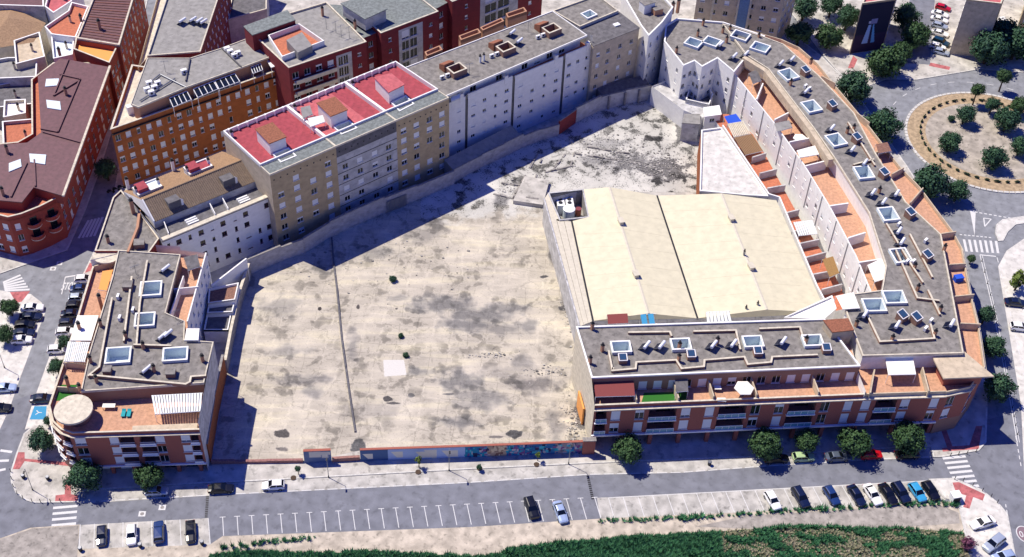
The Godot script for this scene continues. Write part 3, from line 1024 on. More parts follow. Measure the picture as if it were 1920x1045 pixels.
# colours of the yard's concrete: weathering, damp stains, cracks and scars of removed walls
func yard_texture() -> ImageTexture:
	var w := 1296
	var h := 1392
	var n1 := FastNoiseLite.new()
	n1.seed = 31
	n1.frequency = 0.006
	n1.fractal_octaves = 6
	var n2 := FastNoiseLite.new()
	n2.seed = 77
	n2.frequency = 0.02
	n2.fractal_octaves = 5
	var n3 := FastNoiseLite.new()
	n3.seed = 91
	n3.frequency = 0.011
	n3.fractal_type = FastNoiseLite.FRACTAL_RIDGED
	n3.fractal_octaves = 3
	var n4 := FastNoiseLite.new()
	n4.seed = 15
	n4.frequency = 0.2
	n4.fractal_octaves = 3
	var n5 := FastNoiseLite.new()
	n5.seed = 44
	n5.noise_type = FastNoiseLite.TYPE_CELLULAR
	n5.cellular_return_type = FastNoiseLite.RETURN_DISTANCE2_SUB
	n5.frequency = 0.012
	n5.fractal_octaves = 1
	n5.domain_warp_enabled = true
	n5.domain_warp_amplitude = 40.0
	n5.domain_warp_frequency = 0.02
	var a1 := n1.get_image(w, h, false, false, false).get_data()
	var a2 := n2.get_image(w, h, false, false, true).get_data()
	var a3 := n3.get_image(w, h, false, false, true).get_data()
	var a4 := n4.get_image(w, h, false, false, true).get_data()
	var a5 := n5.get_image(w, h, false, false, true).get_data()
	var n6 := FastNoiseLite.new()
	n6.seed = 52
	n6.frequency = 0.03
	n6.fractal_octaves = 4
	var im6 := n6.get_image(w / 6, h, false, false, true)
	im6.resize(w, h, Image.INTERPOLATE_CUBIC)
	var a6 := im6.get_data()
	# stains: centre x, z, half sizes, strength, redness
	var st := []
	for s in [
		[[-1.07,-180.85], 9.0, 3.2, 0.5, 0.0], [[6.9,-178.16], 8.0, 3.0, 0.5, 0.0], [[11.73,-180.1], 6.0, 1.6, 0.42, 0.0], [[4.2,-174.92], 6.5, 2.4, 0.5, 0.0],
		[[15.24,-174.92], 3.0, 2.0, 0.4, 0.0], [[-5.58,-162.96], 3.2, 1.4, 0.5, 0.0], [[2.52,-160.53], 5.5, 3.4, 0.5, 0.0], [[5.97,-156.17], 7.0, 3.0, 0.42, 0.0],
		[[16.58,-159.6], 6.0, 2.6, 0.5, 0.2], [[1.96,-150.4], 4.5, 1.8, 0.5, 0.0], [[13.79,-165.15], 3.4, 2.2, 0.36, 0.1], [[-18.63,-169.47], 1.6, 5.0, 0.4, 0.1],
		[[-33.63,-180.4], 5.0, 4.0, 0.28, 0.0], [[-28.26,-160.94], 6.5, 1.6, 0.42, 0.1], [[-30.92,-168.07], 5.0, 2.0, 0.3, 0.0], [[-25.5,-157.88], 3.0, 1.8, 0.36, 0.0],
		[[-5.66,-201.91], 6.0, 3.6, 0.26, 0.1], [[-2.86,-205.32], 3.0, 2.0, 0.4, 0.1], [[-15.6,-196.09], 7.0, 2.6, 0.3, 0.0], [[10.48,-173.76], 6.0, 2.0, 0.3, 0.0],
		[[-10.21,-182.67], 3.0, 1.2, 0.3, 0.0], [[19.5,-149.52], 2.2, 5.5, 0.4, 0.1], [[21.69,-195.27], 1.2, 5.0, 0.5, 0.1], [[23.63,-182.67], 1.4, 4.0, 0.55, 0.1],
		[[12.68,-162.56], 8.0, 2.6, 0.22, 0.2], [[-25.35,-192.04], 4.0, 3.0, 0.25, 0.0], [[-13.81,-153.32], 6.0, 3.0, 0.14, 0.1],
		[[40.96,-226.19], 9.0, 4.0, 0.55, 0.0], [[47.85,-223.34], 6.0, 4.0, 0.65, 0.1], [[33.81,-227.15], 6.0, 2.2, 0.45, 0.0], [[54.43,-237], 2.0, 4.0, 0.6, 0.0],
		[[47.03,-234.99], 2.2, 0.9, 0.7, 0.2], [[35.53,-233], 8.0, 2.0, 0.3, 0.0], [[17.1,-217.75], 4.0, 3.0, 0.5, 0.1], [[11.66,-213.22], 3.0, 2.0, 0.5, 0.1],
		[[-30.34,-147.65], 1.6, 1.0, 0.9, 0.3], [[-30.22,-144.34], 1.6, 0.6, 0.6, 0.3], [[-16.62,-144.83], 1.6, 1.3, 0.8, 0.0], [[12.12,-147.65], 1.6, 0.9, 0.85, 0.0], [[8.71,-147.03], 1.5, 0.5, 0.6, 0.3],
		[[-11.34,-156.17], 0.8, 0.7, 0.95, 0.2], [[-10.41,-155], 1.2, 0.25, 0.85, 0.2], [[-6.98,-156.83], 0.6, 0.5, 0.6, 0.0], [[19.9,-189.02], 1.0, 0.5, 0.9, 0.1], [[23.45,-179.95], 1.2, 0.8, 0.8, 0.1], [[-25.57,-179.65], 0.5, 0.95, 1.1, 0.4], [[-18.03,-180.25], 0.35, 0.95, 0.9, 0.4],
		[[-10.33,-179.65], 0.35, 0.3, 1.0, 0.3], [[0,-157.22], 1.1, 0.25, 0.7, 0.0], [[24.47,-150.78], 1.2, 3.5, 0.6, 0.1]]:
		st.append([(s[0][0] - YX0) / (YX1 - YX0) * w, (s[0][1] - YZ0) / (YZ1 - YZ0) * h, s[1] / (YX1 - YX0) * w, s[2] / (YZ1 - YZ0) * h, s[3], s[4]])
	var dark := PackedFloat32Array()
	dark.resize(w * h)
	var red := PackedFloat32Array()
	red.resize(w * h)
	for s in st:
		var x0 := maxi(0, int(s[0] - s[2] * 1.5))
		var x1 := mini(w - 1, int(s[0] + s[2] * 1.5))
		var y0 := maxi(0, int(s[1] - s[3] * 1.5))
		var y1 := mini(h - 1, int(s[1] + s[3] * 1.5))
		for y in range(y0, y1 + 1):
			for x in range(x0, x1 + 1):
				var i := y * w + x
				var dx: float = (x - s[0]) / s[2]
				var dy: float = (y - s[1]) / s[3]
				var d := sqrt(dx * dx + dy * dy) + (a2[i] / 255.0 - 0.5) * (1.5 if s[4] > 0.55 else 1.15)
				if d < 1.0:
					var k: float = s[4] * clampf((1.0 - d) * (6.0 if s[4] > 0.55 else 1.7), 0.0, 1.0)
					dark[i] = maxf(dark[i], k)
					red[i] = maxf(red[i], k * s[5])
	# pale new screed
	var wp := pg([-12.49,-165.84,-8.5,-165.84,-7.9,-162.02,-12.13,-161.61])
	var out := PackedByteArray()
	out.resize(w * h * 3)
	for y in h:
		var wz := YZ0 + (YZ1 - YZ0) * y / float(h)
		for x in w:
			var i := y * w + x
			var wx := YX0 + (YX1 - YX0) * x / float(w)
			var f1 := a1[i] / 255.0
			var f2 := a2[i] / 255.0
			var f4 := a4[i] / 255.0
			# upper yard: chalky slabs and rubble; lower yard: sandy concrete
			var up := clampf((-206.0 - wz - (wx - 8.0) * 0.12 + (f2 - 0.5) * 8.0) * 0.25, 0.0, 1.0)
			if wx < -6.0:
				up = 0.0
			var r := lerpf(0.79, 0.81, up)
			var g := lerpf(0.755, 0.8, up)
			var b := lerpf(0.69, 0.765, up)
			var k := 0.86 + 0.22 * (f1 - 0.3) + 0.1 * (f2 - 0.5) + 0.06 * (f4 - 0.5)
			var f6 := a6[i] / 255.0
			# wiped streaks of sand and silt
			k += 0.16 * (f6 - 0.5) * (1.0 - up)
			b *= 1.0 - 0.1 * maxf(0.0, f6 - 0.5) * (1.0 - up)
			# map-like blotches with a darker rim, as damp leaves them
			if f2 < 0.4:
				var e := clampf((0.4 - f2) * 14.0, 0.0, 1.0)
				var amount := 0.16 if up < 0.5 else 0.34
				k -= amount * e * clampf((0.62 - f1) * 5.0, 0.0, 1.0)
				if f2 > 0.375 and f1 < 0.55:
					k -= 0.08
			# fine cracks
			var crack := a5[i] / 255.0
			if crack < 0.035 and f1 > 0.35:
				k -= 0.15 * (1.0 - crack / 0.035) * clampf((f2 - 0.42) * 8.0, 0.0, 1.0)
			var rid := a3[i] / 255.0
			if rid > 0.8:
				k -= (rid - 0.8) * (0.7 if up < 0.5 else 1.6) * clampf((0.6 - f1) * 6.0, 0.0, 1.0)
			if up > 0.5 and f4 < 0.36 and f2 < 0.5:
				k -= 0.4
			elif f4 < 0.2:
				k -= 0.18
			# imprint of old partition walls, a faint uneven grid
			if up < 0.5 and wx > -45.0:
				var gx := fposmod(wx * 0.993 + wz * 0.12 + (f1 - 0.5) * 1.2, 3.4)
				var gz := fposmod(wz - wx * 0.1 + (f1 - 0.5) * 1.2, 2.6)
				if (gx < 0.16 or gz < 0.16) and f2 > 0.5 and f1 < 0.55:
					k -= 0.1 * (0.4 + f4)
				elif (gx < 0.5 or gz < 0.4) and f2 < 0.5:
					k += 0.05
			if Geometry2D.is_point_in_polygon(Vector2(wx, wz), wp):
				k = 1.02 + 0.06 * (f4 - 0.5)
				g = r * 0.985
				b = r * 0.95
			var dk := dark[i] * (0.75 + 0.5 * f4)
			k *= 1.0 - 0.62 * dk
			var rd := red[i]
			var to_grey := minf(1.0, dk * 1.2) * (1.0 - rd)
			g = lerpf(g, r * 0.99, to_grey)
			b = lerpf(b, r * 0.99, to_grey)
			out[i * 3] = int(clampf(r * k * 255.0, 0, 255))
			out[i * 3 + 1] = int(clampf(g * k * (1.0 - 0.12 * rd) * 255.0, 0, 255))
			out[i * 3 + 2] = int(clampf(b * k * (1.0 - 0.14 * rd) * 255.0, 0, 255))
	return ImageTexture.create_from_image(Image.create_from_data(w, h, false, Image.FORMAT_RGB8, out))

func make_yard() -> void:
	var p := pg([-42.02,-141.45,-42.39,-170.89,-40.96,-189.65,-34.34,-193.81,-24.86,-201.24,-13.73,-209.14,-6.77,-213.4,1.3,-218.86,7.56,-224.85,17.11,-232.01,25.58,-236.59,35.91,-246.07,48.17,-250.54,55.08,-241.9,59.44,-240.87,55.24,-215.57,30.52,-215.93,21.01,-213.76,23.35,-195.27,25.67,-173.76,27.16,-159.87,25.68,-146.29,15.4,-145.31,-15.81,-143.86,-26.13,-141.21])
	var g := Geo.new()
	g.flat(p, 0.13)
	g.has_uv = true
	for q in g.v:
		g.t.append(Vector2((q.x - YX0) / (YX1 - YX0), (q.z - YZ0) / (YZ1 - YZ0)))
	var m := StandardMaterial3D.new()
	m.albedo_texture = yard_texture()
	m.roughness = 0.95
	setting("yard", g, m)
	make_yard_walls()
	make_yard_things()

# wall thing made of panels between points, each with its own top height
func wall_run(called: String, label: String, a: Array, tops: Array, m: Material, thick := 0.3, cope: Material = null) -> Node3D:
	var p := pg(a)
	var t := thing(called, label, "wall", mid(p))
	for i in p.size() - 1:
		var g := Geo.new()
		var d := (p[i + 1] - p[i]).normalized() * 0.006
		g.slab(p[i] + d, p[i + 1] - d, thick + 0.02 * (i % 2), 0.0, tops[i])
		part("wall_panel", g, m, t)
		if cope:
			g = Geo.new()
			g.slab(p[i] + d, p[i + 1] - d, thick + 0.16, tops[i] + 0.003, tops[i] + 0.1)
			part("coping", g, cope, t)
	return t

func make_yard_walls() -> void:
	var t := wall_run("yard_wall", "tall grey plaster wall along the foot of the beige and white flats", [-40.94,-189.49,-34.43,-193.65,-29.98,-196.09,-24.85,-201.07,-19.63,-204.98,-13.72,-208.97,-6.76,-213.22,1.3,-218.49], [4.4, 4.0, 4.2, 4.5, 4.5, 4.2, 3.9], M.yard_wall, 0.35, M.concrete)
	# steel gate let into it
	var p := pg([-13.6,-208.79,-6.87,-212.86])
	var d := (p[1] - p[0]).normalized()
	var o := Vector2(-d.y, d.x)
	if o.y < 0:
		o = -o
	for i in 8:
		var g := Geo.new()
		var a := p[0] + d * (0.4 + i * 0.62) + o * 0.25
		g.slab(a, a + d * 0.56, 0.06, 0.15, 3.2)
		part("gate_panel", g, M.metal, t)
	wall_run("yard_wall", "long pale wall below the white flats with the red panel", [1.07,-219.23,7.56,-224.47,12.72,-228.3,17.09,-231.62,21.26,-234.19,25.56,-236.19], [3.6, 3.8, 4.0, 3.4, 3.2], M.yard_wall, 0.35, M.concrete)
	t = wall_run("yard_wall", "pale grey wall right of the red panel at the yard's far end", [29.86,-241.07,35.87,-245.65,37.99,-246.7,41.93,-248.19,48.12,-250.11], [4.4, 4.0, 4.0, 4.2], M.white_old, 0.35, M.concrete)
	for a in [[37.97,-246.49], [41.91,-247.98], [45.33,-249.04]]:
		var g := Geo.new()
		g.box(Vector3(a[0], 0.1, a[1] + 0.3), Vector3(0.4, 3.7, 0.4), 0.5)
		part("buttress", g, M.concrete, t)
	wall_run("red_wall", "short red painted wall section at the yard's far side", [25.57,-236.39,29.72,-240.87], [4.0], mat(0.68, 0.27, 0.27, "worn", 4.0, 0.9), 0.35, M.concrete)
	t = wall_run("yard_wall", "white wall with brick coping below the white stepped flats", [48.12,-250.11,51.56,-245.86,55.03,-241.48,59.13,-240.46], [3.8, 3.6, 3.2], M.white_old, 0.35, M.terracotta_wall)
	for a in [[49.33,-248.4], [51.53,-245.65], [53.49,-243.14]]:
		var g := Geo.new()
		g.box(Vector3(a[0] - 0.25, 0.1, a[1] + 0.25), Vector3(0.4, 3.3, 0.4), 0.4)
		part("buttress", g, M.concrete, t)
	# lean-to roofs behind the long wall
	lean_to("lean_to_shed", "lean-to roof behind the wall left of the red panel", [1.3,-218.86,16.6,-231.42], 3.4, 3.75, 4.6, M.roof_pale)
	lean_to("lean_to_shed", "dark lean-to roof below the beige end building", [36.14,-245.86,47.89,-250.33], 3.6, 4.25, 4.6, M.roof_dark)
	# left wall
	wall_run("yard_wall", "long low wall between the yard and the left-hand flats", [-40.49,-189.33,-41.47,-180.85,-41.87,-170.89,-41.98,-162.56], [3.6, 3.6, 3.6], M.concrete, 0.4, M.cream)
	wall_run("rust_wall", "rust orange painted wall beside the front left flats", [-42.13,-162.15,-42.44,-152.05,-42.37,-141.21], [5.6, 5.2], M.rust, 0.3, M.concrete)
	# front walls
	t = wall_run("front_wall", "low pinkish plinth wall at the yard's left front", [-42.15,-140.98,-37.99,-141.1,-32.3,-141.21,-25.85,-141.33], [0.9, 0.7, 0.8], mat(0.72, 0.52, 0.49, "worn", 4.0, 0.92), 0.5)
	t = wall_run("graffiti_wall", "short tall wall piece with pale painting beside the gap", [-25.56,-141.21,-20.73,-141.45], [3.4], graffiti(2), 0.35, M.brick)
	t = wall_run("front_wall", "low pink plinth wall between the two painted walls", [-20.63,-141.45,-15.71,-141.81], [1.1], mat(0.74, 0.55, 0.5, "worn", 4.0, 0.92), 0.5)
	t = thing("graffiti_wall", "long front wall with blue and teal graffiti and brick coping", "wall", Vector3(3.82,0,-142.77))
	var f := pg([-15.6,-141.69,-10.47,-141.93,-4.76,-142.17,0.95,-142.41,6.68,-142.65,11.46,-142.89,16.25,-143.13,20.56,-143.37,24.89,-143.61])
	var m := graffiti(1)
	var L := f[0].distance_to(f[8])
	for i in 8:
		var g := Geo.new()
		g.slab(f[i], f[i + 1], 0.3, 0.0, 3.1)
		var u0 := f[0].distance_to(f[i]) / L
		var q := g.moved(-t.position)
		q.has_uv = true
		for v in g.v:
			q.t.append(Vector2(f[0].distance_to(v2(v)) / L, 1.0 - v.y / 3.1))
		var o2 := MeshInstance3D.new()
		o2.name = "wall_panel"
		o2.mesh = q.mesh()
		o2.material_override = m
		t.add_child(o2, true)
		g = Geo.new()
		g.slab(f[i], f[i + 1], 0.46, 3.103, 3.22)
		part("coping", g, M.brick, t)
	var gg := Geo.new()
	gg.box(Vector3(24.68,0,-143.37) + Vector3(0.4, 0, 0.05), Vector3(2.2, 3.9, 0.7), 0.03)
	var bp := thing("brick_pier", "brown brick pier at the end of the graffiti wall", "pier", Vector3(24.68,0,-143.37))
	part("pier", gg, M.brick, bp)
	gg = Geo.new()
	gg.box(Vector3(24.68,0,-143.37) + Vector3(0.4, 3.903, 0.05), Vector3(2.4, 0.12, 0.9), 0.03)
	part("coping", gg, M.concrete, bp)

func lean_to(called: String, label: String, a: Array, deep: float, low: float, high: float, m: Material) -> void:
	var p := pg(a)
	var t := thing(called, label, "shed", mid(p))
	var d := (p[1] - p[0]).normalized()
	var o := Vector2(d.y, -d.x)
	if o.y > 0:
		o = -o
	var g := Geo.new()
	var q := [p[0] + o * 0.3, p[1] + o * 0.3, p[1] + o * deep, p[0] + o * deep]
	g.hexa(q, 0.0, [low, low, high, high])
	part("roof", g, m, t)

# flat paint on the front walls
func graffiti(kind: int) -> StandardMaterial3D:
	var w := 700 if kind == 1 else 96
	var h := 56
	var im := Image.create(w, h, false, Image.FORMAT_RGB8)
	var base := Color(0.62, 0.68, 0.78)
	im.fill(base)
	var r := RandomNumberGenerator.new()
	r.seed = 9 + kind
	if kind == 1:
		im.fill_rect(Rect2i(0, 0, 85, h), Color(0.3, 0.4, 0.55))
		im.fill_rect(Rect2i(85, 0, 250, h), Color(0.66, 0.73, 0.84))
		for b in [[10, 20, 30, 26], [95, 14, 36, 30], [170, 18, 60, 32], [195, 10, 40, 44], [250, 16, 50, 34]]:
			for y in range(b[1], mini(h, b[1] + b[3])):
				var s := int((y - b[1]) * 0.6)
				im.fill_rect(Rect2i(b[0] + s, y, maxi(2, b[2] - s), 1), Color(0.88, 0.85, 0.76))
		im.fill_rect(Rect2i(322, 0, 66, h), Color(0.12, 0.5, 0.62))
		im.fill_rect(Rect2i(390, 0, 60, h), Color(0.7, 0.6, 0.5))
		im.fill_rect(Rect2i(450, 0, 150, h), Color(0.16, 0.42, 0.6))
		im.fill_rect(Rect2i(600, 0, 100, h), Color(0.6, 0.55, 0.55))
		for i in 260:
			var x := r.randi_range(320, 690)
			var c: Color = [Color(0.1, 0.6, 0.66), Color(0.15, 0.15, 0.3), Color(0.75, 0.7, 0.7), Color(0.1, 0.35, 0.6), Color(0.5, 0.3, 0.5), Color(0.3, 0.7, 0.75)][r.randi_range(0, 5)]
			if x > 390 and x < 446:
				c = [Color(0.85, 0.76, 0.6), Color(0.5, 0.36, 0.3)][r.randi_range(0, 1)]
			im.fill_rect(Rect2i(x, r.randi_range(0, h - 8), r.randi_range(3, 14), r.randi_range(3, 14)), c)
	else:
		im.fill(Color(0.38, 0.45, 0.58))
		for b in [[8, 26, 40, 26], [50, 22, 22, 14], [30, 36, 50, 14]]:
			im.fill_rect(Rect2i(b[0], b[1], b[2], b[3]), Color(0.84, 0.81, 0.74))
	var m := StandardMaterial3D.new()
	m.albedo_texture = ImageTexture.create_from_image(im)
	m.roughness = 0.9
	if kind == 2:
		m.uv1_triplanar = true
		m.uv1_world_triplanar = true
		m.uv1_scale = Vector3(0.2, -0.29, 0.2)
	return m

func make_yard_things() -> void:
	# kerb that divides the yard, broken off at its lower end
	var t := thing("dividing_kerb", "narrow broken concrete kerb running down the middle of the yard", "kerb", Vector3(-20.26,0,-170.89))
	var p := pg([-24.59,-200.56,-23.59,-192.04,-22.64,-185.74,-21.64,-178.16,-20.68,-170.89,-19.55,-163.92,-18.46,-157.22,-17.59,-152.05,-16.89,-148.02])
	for i in p.size() - 1:
		var g := Geo.new()
		var d := (p[i + 1] - p[i]).normalized() * 0.02
		g.slab(p[i] + d, p[i + 1] - d, 0.34, 0.0, 0.5 - 0.12 * absf(sin(i * 1.7)))
		part("kerb_stone", g, M.roof_dark, t)
	# raised slab left of the warehouse's plant yard
	var sl := Geo.new()
	sl.prism(pg([14.13,-211.76,20.54,-210.34,22.4,-218.64,17.04,-220.12]), 0.0, 1.1)
	setting("concrete_slab", sl, M.pavement)
	# rough low foundation walls left standing in the upper yard
	var k := 0
	for a in [[14.24,-213.76,20.38,-229.08], [17.45,-212.33,21.13,-227.15], [14.23,-213.4,21.15,-211.97], [19.05,-221.46,28.22,-224.85], [23.3,-222.96,26.69,-229.08], [27.62,-224.85,28.93,-229.86], [9.96,-215.02,14.23,-213.4], [11.82,-218.67,15.92,-217.75], [29.12,-229.08,43.31,-225.61], [30.55,-232.01,41.26,-229.08]]:
		var q := pg(a)
		var w := thing("foundation_wall", ["broken foundation wall by the warehouse's far left corner, longest", "thin foundation wall parallel to the longest one", "foundation wall closing the raised slab towards the lower yard", "foundation stub running across the upper yard's pale slab", "short foundation stub crossing the pale slab", "short foundation stub at the slab's right end", "low rubble edge left of the raised slab", "rubble edge nearest the grey yard wall", "long broken foundation line through the rubble field", "broken foundation line behind the rubble field"][k], "wall", mid(q))
		var L := q[0].distance_to(q[1])
		var n := maxi(2, int(L / 1.3))
		for i in n:
			if rng.randf() < 0.25:
				continue
			var g := Geo.new()
			var h := 0.25 + rng.randf() * 0.3
			if k == 2:
				h += 0.7
			g.slab(lerp2(q[0], q[1], i / float(n)), lerp2(q[0], q[1], (i + 0.94) / n), 0.3 + rng.randf() * 0.15, 0.0, h)
			part("stone", g, M.concrete, w)
		k += 1
	# rubble: broken concrete lying in the upper yard, far too many to count
	var chunk := Geo.new()
	chunk.hexa([Vector2(-0.5, -0.4), Vector2(0.4, -0.5), Vector2(0.5, 0.3), Vector2(-0.3, 0.5)], 0.0, [0.5, 0.7, 0.4, 0.6])
	var mm := MultiMesh.new()
	mm.transform_format = MultiMesh.TRANSFORM_3D
	mm.use_colors = true
	mm.mesh = chunk.mesh()
	var xs := []
	var cs := []
	for z in [[[41.06,-227.15], 12.0, 4.5, 520], [[48.49,-223.71], 6.0, 3.5, 300], [[35.62,-233.99], 12.0, 4.0, 160], [[16.51,-217.75], 5.0, 4.0, 120], [[23.63,-182.67], 1.0, 12.0, 60], [[22.91,-149.52], 2.0, 6.0, 150], [[19.27,-162.56], 5.0, 2.0, 60], [[8.73,-166.95], 4.0, 0.8, 50], [[-8.82,-192.04], 22.0, 14.0, 60]]:
		for i in z[3]:
			var x: float = z[0][0] + rng.randfn() * z[1] * 0.5
			var y: float = z[0][1] + rng.randfn() * z[2] * 0.5
			var s := 0.12 + 0.3 * rng.randf() * rng.randf()
			xs.append(Transform3D(Basis(Vector3.UP, rng.randf() * TAU).scaled(Vector3(s * 1.4, s, s)), Vector3(x, 0.12, y)))
			var c := 0.12 + 0.4 * rng.randf()
			cs.append(Color(c, c * 0.96, c * 0.88))
	mm.instance_count = xs.size()
	for i in xs.size():
		mm.set_instance_transform(i, xs[i])
		mm.set_instance_color(i, cs[i])
	var m := StandardMaterial3D.new()
	m.vertex_color_use_as_albedo = true
	m.roughness = 0.95
	var o := MultiMeshInstance3D.new()
	o.name = "rubble"
	o.multimesh = mm
	o.material_override = m
	add_child(o)
	o.set_meta("kind", "stuff")
	o.set_meta("label", "broken concrete rubble strewn over the yard")
	o.set_meta("category", "rubble")

# ---------------------------------------------------------------- brick blocks with window strips and balconies
# pattern: list of [kind, width]; b brick, w window strip, g balcony with glass rail, d balcony with white rail
func bay_facade(parent: Node3D, a: Vector2, b: Vector2, y0: float, floors: int, fh: float, top: float, out2: Vector2, pattern: Array, m: Material) -> void:
	var out := Vector3(out2.x, 0, out2.y)
	var L := a.distance_to(b)
	var d := (b - a) / L
	var d3 := Vector3(d.x, 0, d.y)
	var yaw := atan2(out.x, out.z)
	var shallow := []
	var deep := []
	var u := 0.0
	var i := 0
	while true:
		var kind: String = pattern[i % pattern.size()][0]
		var w: float = pattern[i % pattern.size()][1]
		if u + w > L - 0.3:
			break
		for f in floors:
			var y := y0 + f * fh
			if kind == "w":
				shallow.append([u + 0.05, u + w - 0.05, y + 0.45, y + fh - 0.35])
			elif kind == "g" or kind == "d":
				deep.append([u + 0.02, u + w - 0.02, y + 0.3, y + fh - 0.12, kind])
		u += w
		i += 1
	var g := Geo.new()
	face_with_openings(g, a, b, y0, top, out, shallow + deep, 0.3)
	part("wall", g, m, parent)
	for r in shallow:
		var q: Vector2 = a + d * ((r[0] + r[1]) * 0.5)
		add_window(parent, Vector3(q.x, r[2], q.y) - out * 0.02, out, snappedf(r[1] - r[0], 0.01), snappedf(r[3] - r[2], 0.01), 0.85, M.white_paint, M.shutter, M.glass)
	for r in deep:
		var w: float = r[1] - r[0]
		var h: float = r[3] - r[2]
		var c: Vector2 = a + d * ((r[0] + r[1]) * 0.5)
		var base := Vector3(c.x, r[2], c.y)
		var recess := Geo.new()
		var k := 1.5
		var x0: Vector3 = base - d3 * (w / 2) - out * 0.3
		var x1: Vector3 = base + d3 * (w / 2) - out * 0.3
		var up := Vector3(0, h, 0)
		recess.quad(x0, x1, x1 - out * k, x0 - out * k, Vector3.UP)
		recess.quad(x0 + up, x1 + up, x1 + up - out * k, x0 + up - out * k, Vector3.DOWN)
		recess.quad(x0, x0 + up, x0 + up - out * k, x0 - out * k, d3)
		recess.quad(x1, x1 + up, x1 + up - out * k, x1 - out * k, -d3)
		recess.quad(x0 - out * k, x1 - out * k, x1 + up - out * k, x0 + up - out * k, out)
		var o := part("balcony", recess, M.terracotta_wall, parent)
		var door := Geo.new()
		door.box(base - out * (k + 0.26) + d3 * (w * 0.12), Vector3(w * 0.5, h * 0.86, 0.05), yaw)
		part("pane", door, M.glass, o)
		var slab := Geo.new()
		slab.box(base + Vector3(0, -0.24, 0) + out * 0.2, Vector3(w + 0.3, 0.2, 0.5), yaw)
		part("slab_edge", slab, M.white_paint, o)
		if r[4] == "g":
			var np := maxi(2, int(round(w / 1.25)))
			for j in np:
				var pnl := Geo.new()
				pnl.box(base + out * 0.28 + d3 * (-w / 2 + (j + 0.5) * w / np) + Vector3(0, 0.02, 0), Vector3(w / np - 0.1, 0.82, 0.03), yaw)
				part("glass_panel", pnl, M.rail_glass, o)
			var rl := Geo.new()
			rl.box(base + out * 0.28 + Vector3(0, 0.86, 0), Vector3(w + 0.05, 0.09, 0.09), yaw)
			for j in np + 1:
				rl.box(base + out * 0.28 + d3 * (-w / 2 + j * w / np), Vector3(0.07, 0.86, 0.05), yaw)
			part("railing", rl, M.white_paint, o)
		else:
			var rl := Geo.new()
			rl.box(base + out * 0.28, Vector3(w + 0.1, 0.42, 0.1), yaw)
			rl.box(base + out * 0.28 + Vector3(0, 0.75, 0), Vector3(w + 0.05, 0.06, 0.06), yaw)
			part("railing", rl, M.white_paint, o)

